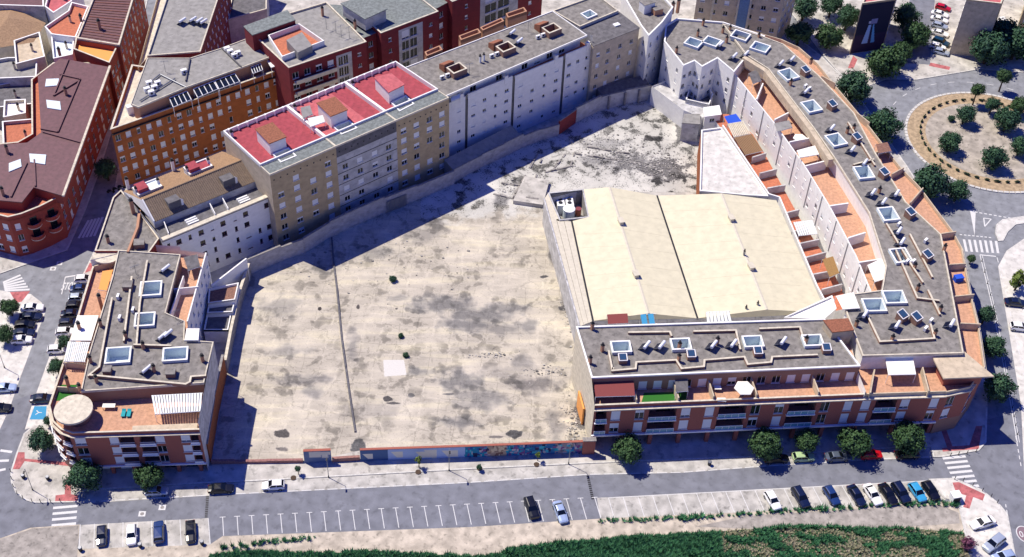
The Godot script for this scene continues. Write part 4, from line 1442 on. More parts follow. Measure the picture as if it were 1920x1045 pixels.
# ---------------------------------------------------------------- front right block
func make_front_block() -> void:
	var roof := pg([23.26,-161.07,25.07,-148.68,72.67,-151.44,68.84,-163.09])
	var front := pg([25.49,-144.56,73,-147.12])
	var t := thing("apartment_block", "long brick apartment block with grey roof and front terraces beside the warehouse", "building", mid(roof))
	var low := PackedVector2Array([roof[0], front[0], front[1], roof[3]])
	var north := roof[3]
	# body up to the terrace floor; blind cream wall at the yard
	facade(t, low[3], low[0], 0.0, 13.0, outward(low, 3), M.white_wall, {"cols": 9, "rows": [5.0, 8.0, 11.0], "w": 1.1, "h": 1.2, "shut": 0.7})
	blind_wall(t, [Vector3(low[0].x, 0, low[0].y), Vector3(low[1].x, 0, low[1].y)], roof[1], 10.5, 14.3)
	var out := outward(low, 1)
	var pat := [["b", 0.35], ["g", 2.0], ["b", 0.7], ["w", 1.75], ["b", 2.5], ["w", 1.7], ["b", 0.75], ["g", 4.9], ["b", 0.8], ["w", 1.75], ["b", 2.5], ["w", 1.7], ["b", 0.75], ["g", 4.9], ["b", 0.8], ["w", 1.75], ["b", 2.5], ["w", 1.7], ["b", 0.75], ["g", 4.9], ["b", 0.8], ["w", 1.7], ["b", 2.5], ["w", 1.6], ["b", 0.8], ["g", 4.6]]
	bay_facade(t, low[1], low[2], 3.7, 2, 3.3, 10.5, out, pat, M.brick)
	arcade(t, low[1], low[2], out)
	# terrace floor, parapet and dividing walls
	var inner0 := lerp2(roof[1], roof[2], 0.0)
	var ter := PackedVector2Array([roof[1], low[1], low[2], roof[2]])
	var g := Geo.new()
	g.flat(Geo.inset(ter, 0.02), 10.5)
	part("terrace_floor", g, M.terrace, t)
	var o3 := Vector3(out.x, 0, out.y)
	var cope := Geo.new()
	cope.slab(low[1] - out * 0.12, low[2] - out * 0.12, 0.9, 10.42, 10.62)
	part("cornice", cope, M.cream, t)
	g = Geo.new()
	g.slab(low[1] - out * 0.35, low[2] - out * 0.35, 0.2, 10.63, 11.4)
	part("parapet", g, M.brick, t)
	g = Geo.new()
	g.slab(low[1] - out * 0.35, low[2] - out * 0.35, 0.34, 11.404, 11.5)
	part("coping", g, M.cream, t)
	for k in [0.155, 0.31, 0.44, 0.6, 0.83]:
		g = Geo.new()
		var a := lerp2(roof[1], roof[2], k) + out * 0.02
		var b := lerp2(low[1], low[2], k) - out * 0.5
		g.slab(a, b, 0.22, 10.5, 12.3)
		part("dividing_wall", g, M.beige_pale, t)
	# penthouse front with doors, roof, parapets
	facade(t, roof[1], roof[2], 10.5, 14.0, out, M.terracotta_wall, {"cols": 18, "rows": [10.75], "w": 1.5, "h": 2.0, "shut": 0.5})
	var ri := PackedVector2Array([low[3], low[0], roof[1], roof[2]])
	facade(t, roof[2], roof[3], 10.5, 14.0, outward(roof, 2), M.beige_pale)
	var holes := []
	var wells := []
	for q in [[30.88,-155.79], [41.64,-156.44], [54.65,-157.09], [65.42,-157.35]]:
		var d := roof[2] - roof[1]
		var w := rect(Vector2(q[0], q[1]), 1.55, 1.15, d)
		holes.append(w)
		wells.append(w)
	part("roof", roof_geo(Geo.inset(roof, 0.03), holes, 14.0), M.roof_grey, t)
	for w in wells:
		light_well(t, w, 14.0, 0.7)
	parapet(t, roof, 13.7, 14.3, M.white_wall, M.white_paint, 0.22)
	# low brick upstands that box in the heaters
	for run in [[32.55,-159.48,40.08,-159.62,40.25,-158.69], [29.06,-150.95,28.81,-150.2,32.97,-150.7,33.23,-152.21,40.35,-152.72,41.03,-150.7,45.04,-151.2,45.35,-152.72,52.55,-153.49,52.82,-151.71,57.04,-152.21,57.46,-153.49,65.51,-154], [44.34,-159.75,52.09,-160.01,52.11,-155.42], [56.41,-160.41,63.83,-160.82,63.91,-157.37], [28.59,-155.03,28.84,-150.57]]:
		upstand(t, run, 13.99, 14.5)
	for q in [Vector3(30.88,14,-152.83), Vector3(43.09,14,-153.72), Vector3(55.06,14,-154.5), Vector3(67.38,14,-155.27)]:
		roof_lantern(t, q, 0.04, 1.45, 1.0, 0.3)
	for q in [Vector3(34.74,14,-156.18), Vector3(37.41,14,-156.18), Vector3(46.69,14,-156.31), Vector3(50.26,14,-156.57), Vector3(59.27,14,-157.22)]:
		solar_heater(t, q, 0.95)
	for q in [Vector3(27.5,14,-155.27), Vector3(25.08,14,-152.32), Vector3(41.27,14,-155.79), Vector3(48.22,14,-156.96), Vector3(64.13,14,-157.09), Vector3(40.8,14,-152.83), Vector3(26.13,14,-160.66)]:
		chimney(t, q, 1.6, 0.5)
	# brick stair house between this block and the corner
	var sh := pg([67.99,-161.01,72.32,-161.42,72.68,-158.75,68.93,-158.22])
	g = Geo.new()
	g.sides(sh, 10.5, 15.8)
	part("stair_house", g, M.beige_pale, t)
	g = Geo.new()
	g.prism(Geo.inset(sh, -0.15), 15.803, 16.0, true)
	part("stair_house_roof", g, M.roof_rust, t)
	g = Geo.new()
	var gap := PackedVector2Array([roof[3], roof[2], v2(Vector3(73.06,14,-151.06)), v2(Vector3(72.89,14,-157.75)), v2(Vector3(73.13,14,-163.09))])
	g.flat(gap, 12.2)
	part("roof", g, M.terrace, t)
	# orange board fixed to the foot of the cream end wall
	var ob := lerp2(low[0], low[1], 0.42)
	var oe := lerp2(low[0], low[1], 0.68)
	g = Geo.new()
	g.slab(ob + Vector2(-0.25, 0), oe + Vector2(-0.25, 0), 0.3, 0.1, 4.6)
	part("orange_board", g, M.canvas_orange, t)
	# things standing on the terraces
	terrace_awning("terrace_awning", "dark red awning over the leftmost front terrace", [25.54,-148.94,32.58,-149.19,32.53,-145.99,25.65,-145.74], 13.1, 12.7, M.canvas_red)
	terrace_awning("terrace_awning", "small dark grey awning at the green terrace's right end", [39.9,-149.32,42.18,-149.57,41.94,-147.09,39.77,-146.84], 13.0, 12.7, M.roof_dark)
	var lawn := thing("artificial_lawn", "rectangle of bright green artificial turf on a front terrace", "artificial turf", Vector3(37.36,10.5,-147.53))
	g = Geo.new()
	g.prism(pg([34.64,-148.5,42.21,-148.75,41.95,-145.43,33.53,-145.19]), 10.502, 10.54)
	part("turf", g, M.green_turf, lawn)
	parasol("parasol", "white hexagonal parasol open on the front terrace", Vector3(51.87,10.5,-147.9), 1.75, 2.4)
	garden_table("garden_table", "white table on the terrace right of the green turf", Vector3(47.64,10.5,-149.14), 1.2, 0.9)
	garden_table("garden_table", "white low chest at the parapet right of the green turf", Vector3(47.87,10.5,-146.3), 1.5, 0.9)

func blind_wall(t: Node3D, e: Array, roof_front: Vector2, y_low: float, y_high: float) -> void:
	# cream end wall: full height below the penthouse, lower in front of it
	var g := Geo.new()
	var a: Vector3 = e[0]
	var b: Vector3 = e[1]
	var m := Vector3(roof_front.x, 0, roof_front.y)
	var s := Vector3(-1, 0, 0.1)
	var up := func(p: Vector3, y: float) -> Vector3: return Vector3(p.x, y, p.z)
	g.quad(a, m, up.call(m, y_high), up.call(a, y_high), s)
	g.tri(m, b, up.call(b, y_low + 0.9), s)
	g.tri(m, up.call(b, y_low + 0.9), up.call(m, y_high), s)
	part("blind_wall", g, M.cream, t)

# recessed ground floor with brick pillars
func arcade(t: Node3D, a: Vector2, b: Vector2, out: Vector2) -> void:
	var L := a.distance_to(b)
	var d := (b - a) / L
	var g := Geo.new()
	var ia := a - out * 2.6
	var ib := b - out * 2.6
	g.quad(Vector3(ia.x, 0, ia.y), Vector3(ib.x, 0, ib.y), Vector3(ib.x, 3.7, ib.y), Vector3(ia.x, 3.7, ia.y), Vector3(out.x, 0, out.y))
	g.quad(Vector3(ia.x, 3.7, ia.y), Vector3(ib.x, 3.7, ib.y), Vector3(b.x, 3.7, b.y), Vector3(a.x, 3.7, a.y), Vector3.DOWN)
	part("shop_wall", g, M.terracotta_wall, t)
	var n := int(L / 5.2)
	for i in n + 1:
		var q := a + d * (0.4 + (L - 0.8) * i / float(n)) - out * 0.45
		g = Geo.new()
		g.box(Vector3(q.x, 0, q.y), Vector3(0.7, 3.7, 0.6), atan2(out.x, out.y))
		part("pillar", g, M.brick, t)
	for i in n:
		var q := a + d * (0.4 + (L - 0.8) * (i + 0.5) / float(n)) - out * 2.55
		g = Geo.new()
		g.box(Vector3(q.x, 0.1, q.y), Vector3(3.2, 2.7, 0.08), atan2(out.x, out.y))
		part("shop_window", g, M.glass, t)
	g = Geo.new()
	g.slab(a + out * 0.1, b + out * 0.1, 0.5, 3.45, 3.75)
	part("cornice", g, M.white_paint, t)

func terrace_awning(called: String, label: String, a: Array, y_back: float, y_front: float, m: Material, slats := 0) -> void:
	var p := pg(a)
	var t := thing(called, label, "awning", mid(p) + Vector3(0, y_front - 2.3, 0))
	if slats == 0:
		var g := Geo.new()
		var tops := [y_back, y_back, y_front, y_front]
		for s in [0.0, -0.06]:
			var pts := []
			for i in 4:
				pts.append(Vector3(p[i].x, tops[i] + s, p[i].y))
			g.quad(pts[0], pts[1], pts[2], pts[3], Vector3.UP if s == 0.0 else Vector3.DOWN)
		g.quad(Vector3(p[3].x, y_front, p[3].y), Vector3(p[2].x, y_front, p[2].y), Vector3(p[2].x, y_front - 0.2, p[2].y), Vector3(p[3].x, y_front - 0.2, p[3].y), Vector3.BACK)
		part("cover", g, m, t)
	else:
		for i in slats:
			var g := Geo.new()
			var t0 := i / float(slats)
			var t1 := (i + 0.72) / float(slats)
			var a0 := lerp2(p[0], p[1], t0)
			var a1 := lerp2(p[0], p[1], t1)
			var b0 := lerp2(p[3], p[2], t0)
			var b1 := lerp2(p[3], p[2], t1)
			g.hexa([a0, a1, b1, b0], y_front - 0.06, [y_back, y_back, y_front, y_front])
			part("slat", g, m, t)
	var f := Geo.new()
	for i in 4:
		var y := y_back if i < 2 else y_front
		f.tube(Vector3(p[i].x, y_front - 2.3, p[i].y), Vector3(p[i].x, y - 0.06, p[i].y), 0.05, 0.05, 5)
	f.tube(Vector3(p[2].x, y_front - 0.1, p[2].y), Vector3(p[3].x, y_front - 0.1, p[3].y), 0.06, 0.06, 5)
	f.tube(Vector3(p[1].x, y_back - 0.1, p[1].y), Vector3(p[0].x, y_back - 0.1, p[0].y), 0.06, 0.06, 5)
	part("frame", f, M.white_paint, t)

func parasol(called: String, label: String, at: Vector3, r: float, h: float) -> void:
	var t := thing(called, label, "parasol", at)
	var g := Geo.new()
	for i in 6:
		var a0 := TAU * i / 6.0
		var a1 := TAU * (i + 1) / 6.0
		var e0 := at + Vector3(cos(a0) * r, h - 0.35, sin(a0) * r)
		var e1 := at + Vector3(cos(a1) * r, h - 0.35, sin(a1) * r)
		g.tri(at + Vector3(0, h, 0), e0, e1, Vector3.UP)
		g.tri(at + Vector3(0, h - 0.04, 0), e0 - Vector3(0, 0.04, 0), e1 - Vector3(0, 0.04, 0), Vector3.DOWN)
		g.quad(e0, e1, e1 - Vector3(0, 0.14, 0), e0 - Vector3(0, 0.14, 0), e0 - at)
	part("canopy", g, M.canvas, t)
	g = Geo.new()
	g.tube(at, at + Vector3(0, h + 0.1, 0), 0.04, 0.04, 6)
	part("pole", g, M.metal, t)
	g = Geo.new()
	g.tube(at, at + Vector3(0, 0.12, 0), 0.35, 0.3, 10)
	part("base", g, M.concrete, t)

func garden_table(called: String, label: String, at: Vector3, w: float, dpt: float) -> void:
	var t := thing(called, label, "table", at)
	var g := Geo.new()
	g.box(at + Vector3(0, 0.7, 0), Vector3(w, 0.06, dpt))
	part("tabletop", g, M.canvas, t)
	for x in [-1, 1]:
		for z in [-1, 1]:
			g = Geo.new()
			g.box(at + Vector3(x * (w / 2 - 0.08), 0, z * (dpt / 2 - 0.08)), Vector3(0.07, 0.7, 0.07))
			part("leg", g, M.metal, t)

# ---------------------------------------------------------------- left block along the street
func make_left_block() -> void:
	var low := pg([-69.06,-180.16,-69.15,-166.72,-69.32,-155.58,-69.65,-144.69,-68.2,-141.1,-66.35,-139.33,-64.06,-138.4,-42.46,-139.22] + [-42.25,-157.89,-47.62,-158.42] + [-48.05,-164.56,-47.13,-183.24,-52.35,-184,-57.55,-184.47] + [-63.57,-182.23])
	var roof := pg([-63.66,-146.08,-42.65,-148.04,-42.25,-157.73,-47.61,-158.25,-48.2,-162.94,-52.06,-165.12,-51.68,-180.83,-63.84,-182.04,-63.6,-174.75,-64.05,-155.38])
	var t := thing("apartment_block", "brick corner apartment block with round roof slab by the curved street", "building", mid(low))
	var yt := 10.6
	# street side, curved corner and yard side
	for i in low.size():
		var a := low[i]
		var b := low[(i + 1) % low.size()]
		var o := outward(low, i)
		if i == 6:
			bay_facade(t, a, b, 2.65, 3, 2.65, yt, o, [["w", 2.0], ["b", 3.9], ["w", 1.7], ["d", 2.6], ["b", 0.9], ["d", 2.6], ["w", 1.7], ["b", 2.7], ["w", 1.7], ["d", 1.4]], M.brick)
			arcade_low(t, a, b, o)
		elif i < 3:
			bay_facade(t, a, b, 2.65, 3, 2.65, yt, o, [["w", 1.6], ["b", 2.2], ["d", 2.8], ["b", 0.8]], M.brick)
			facade(t, a, b, 0.0, 2.65, o, M.terracotta_wall)
		elif i < 6:
			bay_facade(t, a, b, 2.65, 3, 2.65, yt, o, [["b", 0.25], ["d", 1.5]], M.brick)
			facade(t, a, b, 0.0, 2.65, o, M.terracotta_wall)
		elif i == 7:
			facade(t, a, b, 0.0, 13.6, o, M.white_old, {}, "blind_wall")
		elif i == 10:
			facade(t, a, b, 0.0, 12.0, o, M.white_wall, {"cols": 7, "rows": [1.2, 4.0, 6.8, 9.4], "w": 0.9, "h": 1.1, "shut": 0.3})
		elif i == 9 or i == 8 or i == 11:
			facade(t, a, b, 0.0, 12.0, o, M.white_wall, {"cols": 1, "rows": [4.0, 6.8], "w": 0.8, "h": 1.0, "shut": 0.3})
		else:
			facade(t, a, b, 0.0, 13.0, o, M.white_wall)
	var g := Geo.new()
	g.flat(low, yt)
	part("terrace_floor", g, M.terrace, t)
	# cornice and parapet along the street and the front
	for i in 7:
		var a := low[i]
		var b := low[i + 1]
		var o := outward(low, i)
		g = Geo.new()
		g.slab(a - o * 0.1, b - o * 0.1, 0.7, yt - 0.05 + i * 0.003, yt + 0.1 + i * 0.003)
		part("cornice", g, M.cream, t)
		g = Geo.new()
		g.slab(a - o * 0.3, b - o * 0.3, 0.2, yt + 0.13, yt + 0.85)
		part("parapet", g, M.brick, t)
		g = Geo.new()
		g.slab(a - o * 0.3, b - o * 0.3, 0.32, yt + 0.853 + i * 0.003, yt + 0.92 + i * 0.003)
		part("coping", g, M.cream, t)
	g = Geo.new()
	g.slab(low[10] + Vector2(-0.15, 0), low[11] + Vector2(-0.15, 0), 0.25, yt, 12.1)
	part("parapet", g, M.white_wall, t)
	# penthouse
	var pw := Geo.new()
	pw.sides(Geo.inset(roof, 0.05), yt, 13.6)
	part("penthouse_wall", pw, M.terracotta_wall, t)
	var d := roof[1] - roof[0]
	var wells := [rect(v2(Vector3(-58.69,13.6,-154.22)), 2.0, 1.7, d), rect(v2(Vector3(-48.57,13.6,-154.48)), 2.0, 1.4, d), rect(v2(Vector3(-55.72,13.6,-171.14)), 1.8, 1.7, d), rect(v2(Vector3(-55.45,13.6,-163.07)), 1.6, 1.5, d)]
	part("roof", roof_geo(roof, wells, 13.6), M.roof_grey, t)
	for w in wells:
		light_well(t, w, 13.6, 0.6)
	g = Geo.new()
	g.ring(Geo.inset(roof, -0.05), 0.2, 13.3, 13.85, true)
	part("parapet", g, M.cream, t)
	# brick upstands on the roof
	for run in [[-62.47,-168.62,-61.46,-151.31,-62.94,-149.3], [-59.82,-174.33,-58.31,-157.75], [-62.77,-149.43,-45.65,-147.32,-44.98,-147.82,-44.97,-149.05,-42.49,-149.3], [-56.4,-156.7,-49.67,-156.44], [-57.64,-178.75,-57.07,-167.22,-55.87,-156.96]]:
		upstand(t, run, 13.55, 14.25)
	for q in [Vector3(-63.31,13.6,-161.85), Vector3(-63.37,13.6,-152.94), Vector3(-61.41,13.6,-148.29), Vector3(-58.19,13.6,-158.78), Vector3(-54.58,13.6,-156.29), Vector3(-51.76,13.6,-150.79), Vector3(-43.54,13.6,-153.19), Vector3(-63.89,13.6,-146.32)]:
		chimney(t, q, 1.5, 0.55)
	for q in [Vector3(-66.8,10.6,-148.81), Vector3(-67.44,10.6,-162.02), Vector3(-65.11,10.6,-169.19)]:
		chimney(t, q, 3.6, 0.6)
	for q in [Vector3(-52.02,13.6,-158.78), Vector3(-54.28,13.6,-176.5), Vector3(-53.54,13.6,-150.79), Vector3(-51.16,13.6,-159.44)]:
		solar_heater(t, q, 0.95)
	for q in [[Vector3(-48.64,13.6,-150.03), 1.6], [Vector3(-59.88,13.6,-150.53), 1.4], [Vector3(-60.15,13.6,-171.86), 1.7]]:
		vent_box(t, q[0], Vector3(q[1], 1.0, q[1]))
	for q in [Vector3(-60.11,13.6,-163.48), Vector3(-61.43,13.6,-169.02), Vector3(-58.03,13.6,-165.53)]:
		ac_unit(t, q, 1.5)
	for q in [Vector3(-59.28,13.6,-175.48), Vector3(-49.85,13.6,-163.48)]:
		antenna(t, q, 2.4, 0.5)
	# round roof slab on the corner
	g = Geo.new()
	var c := Vector3(-64.28,13.4,-142.27)
	var p := PackedVector2Array()
	for i in 28:
		p.append(Vector2(c.x, c.z) + Vector2(cos(TAU * i / 28.0), sin(TAU * i / 28.0)) * 3.3)
	g.prism(p, 13.1, 13.5, true)
	part("round_slab", g, M.cream, t)
	g = Geo.new()
	g.tube(Vector3(c.x + 0.4, yt, c.z - 0.4), Vector3(c.x + 0.4, 13.1, c.z - 0.4), 2.0, 2.0, 18, false)
	part("round_wall", g, M.terracotta_wall, t)
	# wall between street terraces
	for k in [[-68.24,-165.42,-64.18,-164.87], [-69.04,-154.5,-64.92,-153.98], [-68.72,-148.68,-64.92,-148.43], [-68.47,-179.5,-64.84,-181]]:
		var s := pg(k)
		g = Geo.new()
		g.slab(s[0], s[1], 0.2, yt, 12.0)
		part("dividing_wall", g, M.beige_pale, t)
	g = Geo.new()
	g.slab(v2(Vector3(-54.1,11,-139.78)), v2(Vector3(-43.04,11,-140.37)), 1.2, yt, 11.3)
	part("planter_ledge", g, M.beige_pale, t)
	# patios on the yard side
	for k in [[-51.7,-165.03,-50.63,-176.41], [-52.31,-172.77,-47.36,-173.49]]:
		var s := pg(k)
		g = Geo.new()
		g.slab(s[0], s[1], 0.2, yt, 12.4)
		part("dividing_wall", g, M.white_wall, t)
	terrace_awning("pergola", "white slatted pergola on the front terrace of the left corner block", [-51.46,-145.62,-42.66,-146.23,-42.41,-142.37,-50.26,-141.66], 13.2, 12.9, M.sheet, 18)
	terrace_awning("pergola", "grey ribbed pergola above the left street", [-68.79,-158.69,-64.71,-158.55,-64.72,-153.87,-68.55,-154], 12.9, 12.8, M.sheet, 12)
	terrace_awning("terrace_awning", "pale flat awning over a street terrace of the left block", [-68.53,-165.3,-64.59,-165.3,-64.72,-159.08,-68.49,-159.08], 12.9, 12.8, M.canvas)
	terrace_awning("terrace_awning", "orange awning over the left block's far terrace", [-66.2,-177.26,-64.24,-177.7,-64.5,-172.16,-66.07,-172.45], 12.8, 12.6, M.canvas_orange)
	terrace_awning("terrace_awning", "white flat awning at the left block's yard side roof edge", [-47.4,-160.53,-45.08,-160.53,-44.88,-157.75,-47.38,-157.75], 14.4, 14.3, M.canvas)
	terrace_awning("terrace_awning", "dark grey awning over the brown yard side patio", [-51.12,-180.99,-48.65,-181.75,-47.71,-178.74,-49.9,-177.55], 13.0, 12.7, M.roof_dark)
	var lawn := thing("artificial_lawn", "patch of green turf on the left block's corner terrace", "artificial turf", Vector3(-67.45,10.6,-149.68))
	g = Geo.new()
	g.prism(pg([-68.9,-150.29,-65.78,-150.29,-65.53,-146.81,-68.84,-146.57]), 10.603, 10.65)
	part("turf", g, M.green_turf, lawn)
	for k in 2:
		var at := Vector3(-56.34,10.6,-143.67) + Vector3(k * 0.95, 0, 0)
		var l := thing("sun_lounger", ["teal sun lounger, left one of the pair on the front terrace", "teal sun lounger, right one of the pair on the front terrace"][k], "sun lounger", at, "teal loungers on the left block's terrace")
		g = Geo.new()
		g.box(at + Vector3(0, 0.3, 0.3), Vector3(0.7, 0.12, 1.3))
		part("seat", g, M.teal, l)
		g = Geo.new()
		g.box(at + Vector3(0, 0.32, -0.35), Vector3(0.7, 0.12, 0.8), 0.0, 0.6)
		part("backrest", g, M.teal, l)
		for x in [-0.28, 0.28]:
			for z in [-0.25, 0.8]:
				g = Geo.new()
				g.box(at + Vector3(x, 0, z), Vector3(0.06, 0.3, 0.06))
				part("leg", g, M.metal, l)
	garden_table("garden_table", "dark table with white top on the left block's front terrace", Vector3(-59.08,10.6,-144.88), 2.2, 0.9)
	# grey-roofed corner building next to it
	var cp := pg([-66.86,-200.67,-62.16,-194.37,-56.72,-185.93,-58.08,-181.63,-64.01,-182.39,-68.57,-182.39,-68.05,-198.32])
	var ct := thing("apartment_block", "grey roofed corner building with the brick roof divider beside the tiled roof", "building", mid(cp))
	walls(ct, cp, 0.0, 13.0, M.brick_red, {6: {"cols": 5, "rows": [3.6, 6.6, 9.6], "shut": 0.5}, 5: {"cols": 4, "rows": [3.6, 6.6, 9.6], "shut": 0.5}})
	g = Geo.new()
	g.flat(cp, 13.0)
	part("roof", g, M.roof_grey, ct)
	parapet(ct, cp, 12.7, 13.35, M.brick_red, M.cream, 0.2)
	g = Geo.new()
	var sp := pg([-61.77,-193.74,-61.3,-188.62,-61.92,-181.5])
	g.slab(sp[0], sp[1], 0.5, 13.0, 14.0)
	g.slab(sp[1], sp[2], 0.45, 13.0, 14.0)
	part("upstand", g, M.terracotta, ct)
	chimney(ct, Vector3(-63.15,13,-193.88), 3.4, 0.7)
	chimney(ct, Vector3(-66.51,13,-185.15), 1.6, 0.6)
	vent_box(ct, Vector3(-60.16,13,-184.07), Vector3(1.9, 1.1, 1.7), 0.1)
	g = Geo.new()
	c = Vector3(-66.15,13,-181.63)
	p = PackedVector2Array()
	for i in 20:
		p.append(Vector2(c.x, c.z) + Vector2(cos(TAU * i / 20.0) * 2.7, sin(TAU * i / 20.0) * 2.2))
	g.prism(p, 12.5, 12.85, true)
	part("round_slab", g, M.cream, ct)
	# lower white annexes in the gap between the left block and the yard wall
	for k in [
		["back_annex", "white walled annex with brown roof beside the yard's left wall, farthest", [-47.11,-179.88,-41.43,-181.69,-41.6,-176.91,-46.78,-175.88], 5.0, M.patio_brown],
		["back_annex", "white walled annex with pebbly roof, second in the gap by the yard wall", [-46.87,-177.17,-41.81,-176.88,-41.95,-174.53,-46.89,-174.24], 4.0, M.roof_dark],
		["back_annex", "white walled roofless annex nearest in the gap by the yard wall", [-47.06,-174.74,-42.27,-174.74,-42.37,-170.42,-47.1,-170.42], 3.2, M.roof_dark]]:
		var q := pg(k[2])
		var a := thing(k[0], k[1], "annex", mid(q))
		g = Geo.new()
		g.sides(q, 0.0, k[3] + 0.5)
		g.ring(q, 0.22, k[3], k[3] + 0.5)
		part("wall", g, M.white_wall, a)
		g = Geo.new()
		g.flat(Geo.inset(q, 0.1), k[3])
		part("roof", g, k[4], a)
	var wl := pg([-46.62,-180.36,-40.53,-187.73])
	var wt := thing("white_wall", "white sloping wall running from the left flats to the yard corner", "wall", mid(wl))
	g = Geo.new()
	g.slab_slope(wl[0], wl[1], 0.3, 0.0, 6.0, 6.4)
	part("wall_panel", g, M.white_wall, wt)

func arcade_low(t: Node3D, a: Vector2, b: Vector2, out: Vector2) -> void:
	var L := a.distance_to(b)
	var d := (b - a) / L
	var g := Geo.new()
	var ia := a - out * 1.2
	var ib := b - out * 1.2
	g.quad(Vector3(ia.x, 0, ia.y), Vector3(ib.x, 0, ib.y), Vector3(ib.x, 2.65, ib.y), Vector3(ia.x, 2.65, ia.y), Vector3(out.x, 0, out.y))
	g.quad(Vector3(ia.x, 2.65, ia.y), Vector3(ib.x, 2.65, ib.y), Vector3(b.x, 2.65, b.y), Vector3(a.x, 2.65, a.y), Vector3.DOWN)
	part("shop_wall", g, M.terracotta_wall, t)
	for i in 6:
		var q := a + d * (1.2 + i * (L - 2.4) / 5.0) - out * 0.35
		g = Geo.new()
		g.box(Vector3(q.x, 0, q.y), Vector3(0.6, 2.65, 0.5), atan2(out.x, out.y))
		part("pillar", g, M.brick, t)
	for i in 5:
		var q := a + d * (3.3 + i * (L - 2.4) / 5.0) - out * 1.15
		g = Geo.new()
		g.box(Vector3(q.x, 0.2, q.y), Vector3(1.9, 2.0, 0.07), atan2(out.x, out.y))
		part("shop_window", g, M.shutter if i < 3 else M.glass, t)
	g = Geo.new()
	g.slab(a + out * 0.1, b + out * 0.1, 0.5, 2.5, 2.72)
	part("cornice", g, M.white_paint, t)

# ---------------------------------------------------------------- back row: tiled white house, beige and white flats, long white flats
func quad_at(p: PackedVector2Array, u: float, v: float) -> Vector2:
	# p: front-left, front-right, back-right, back-left
	return lerp2(lerp2(p[0], p[1], u), lerp2(p[3], p[2], u), v)

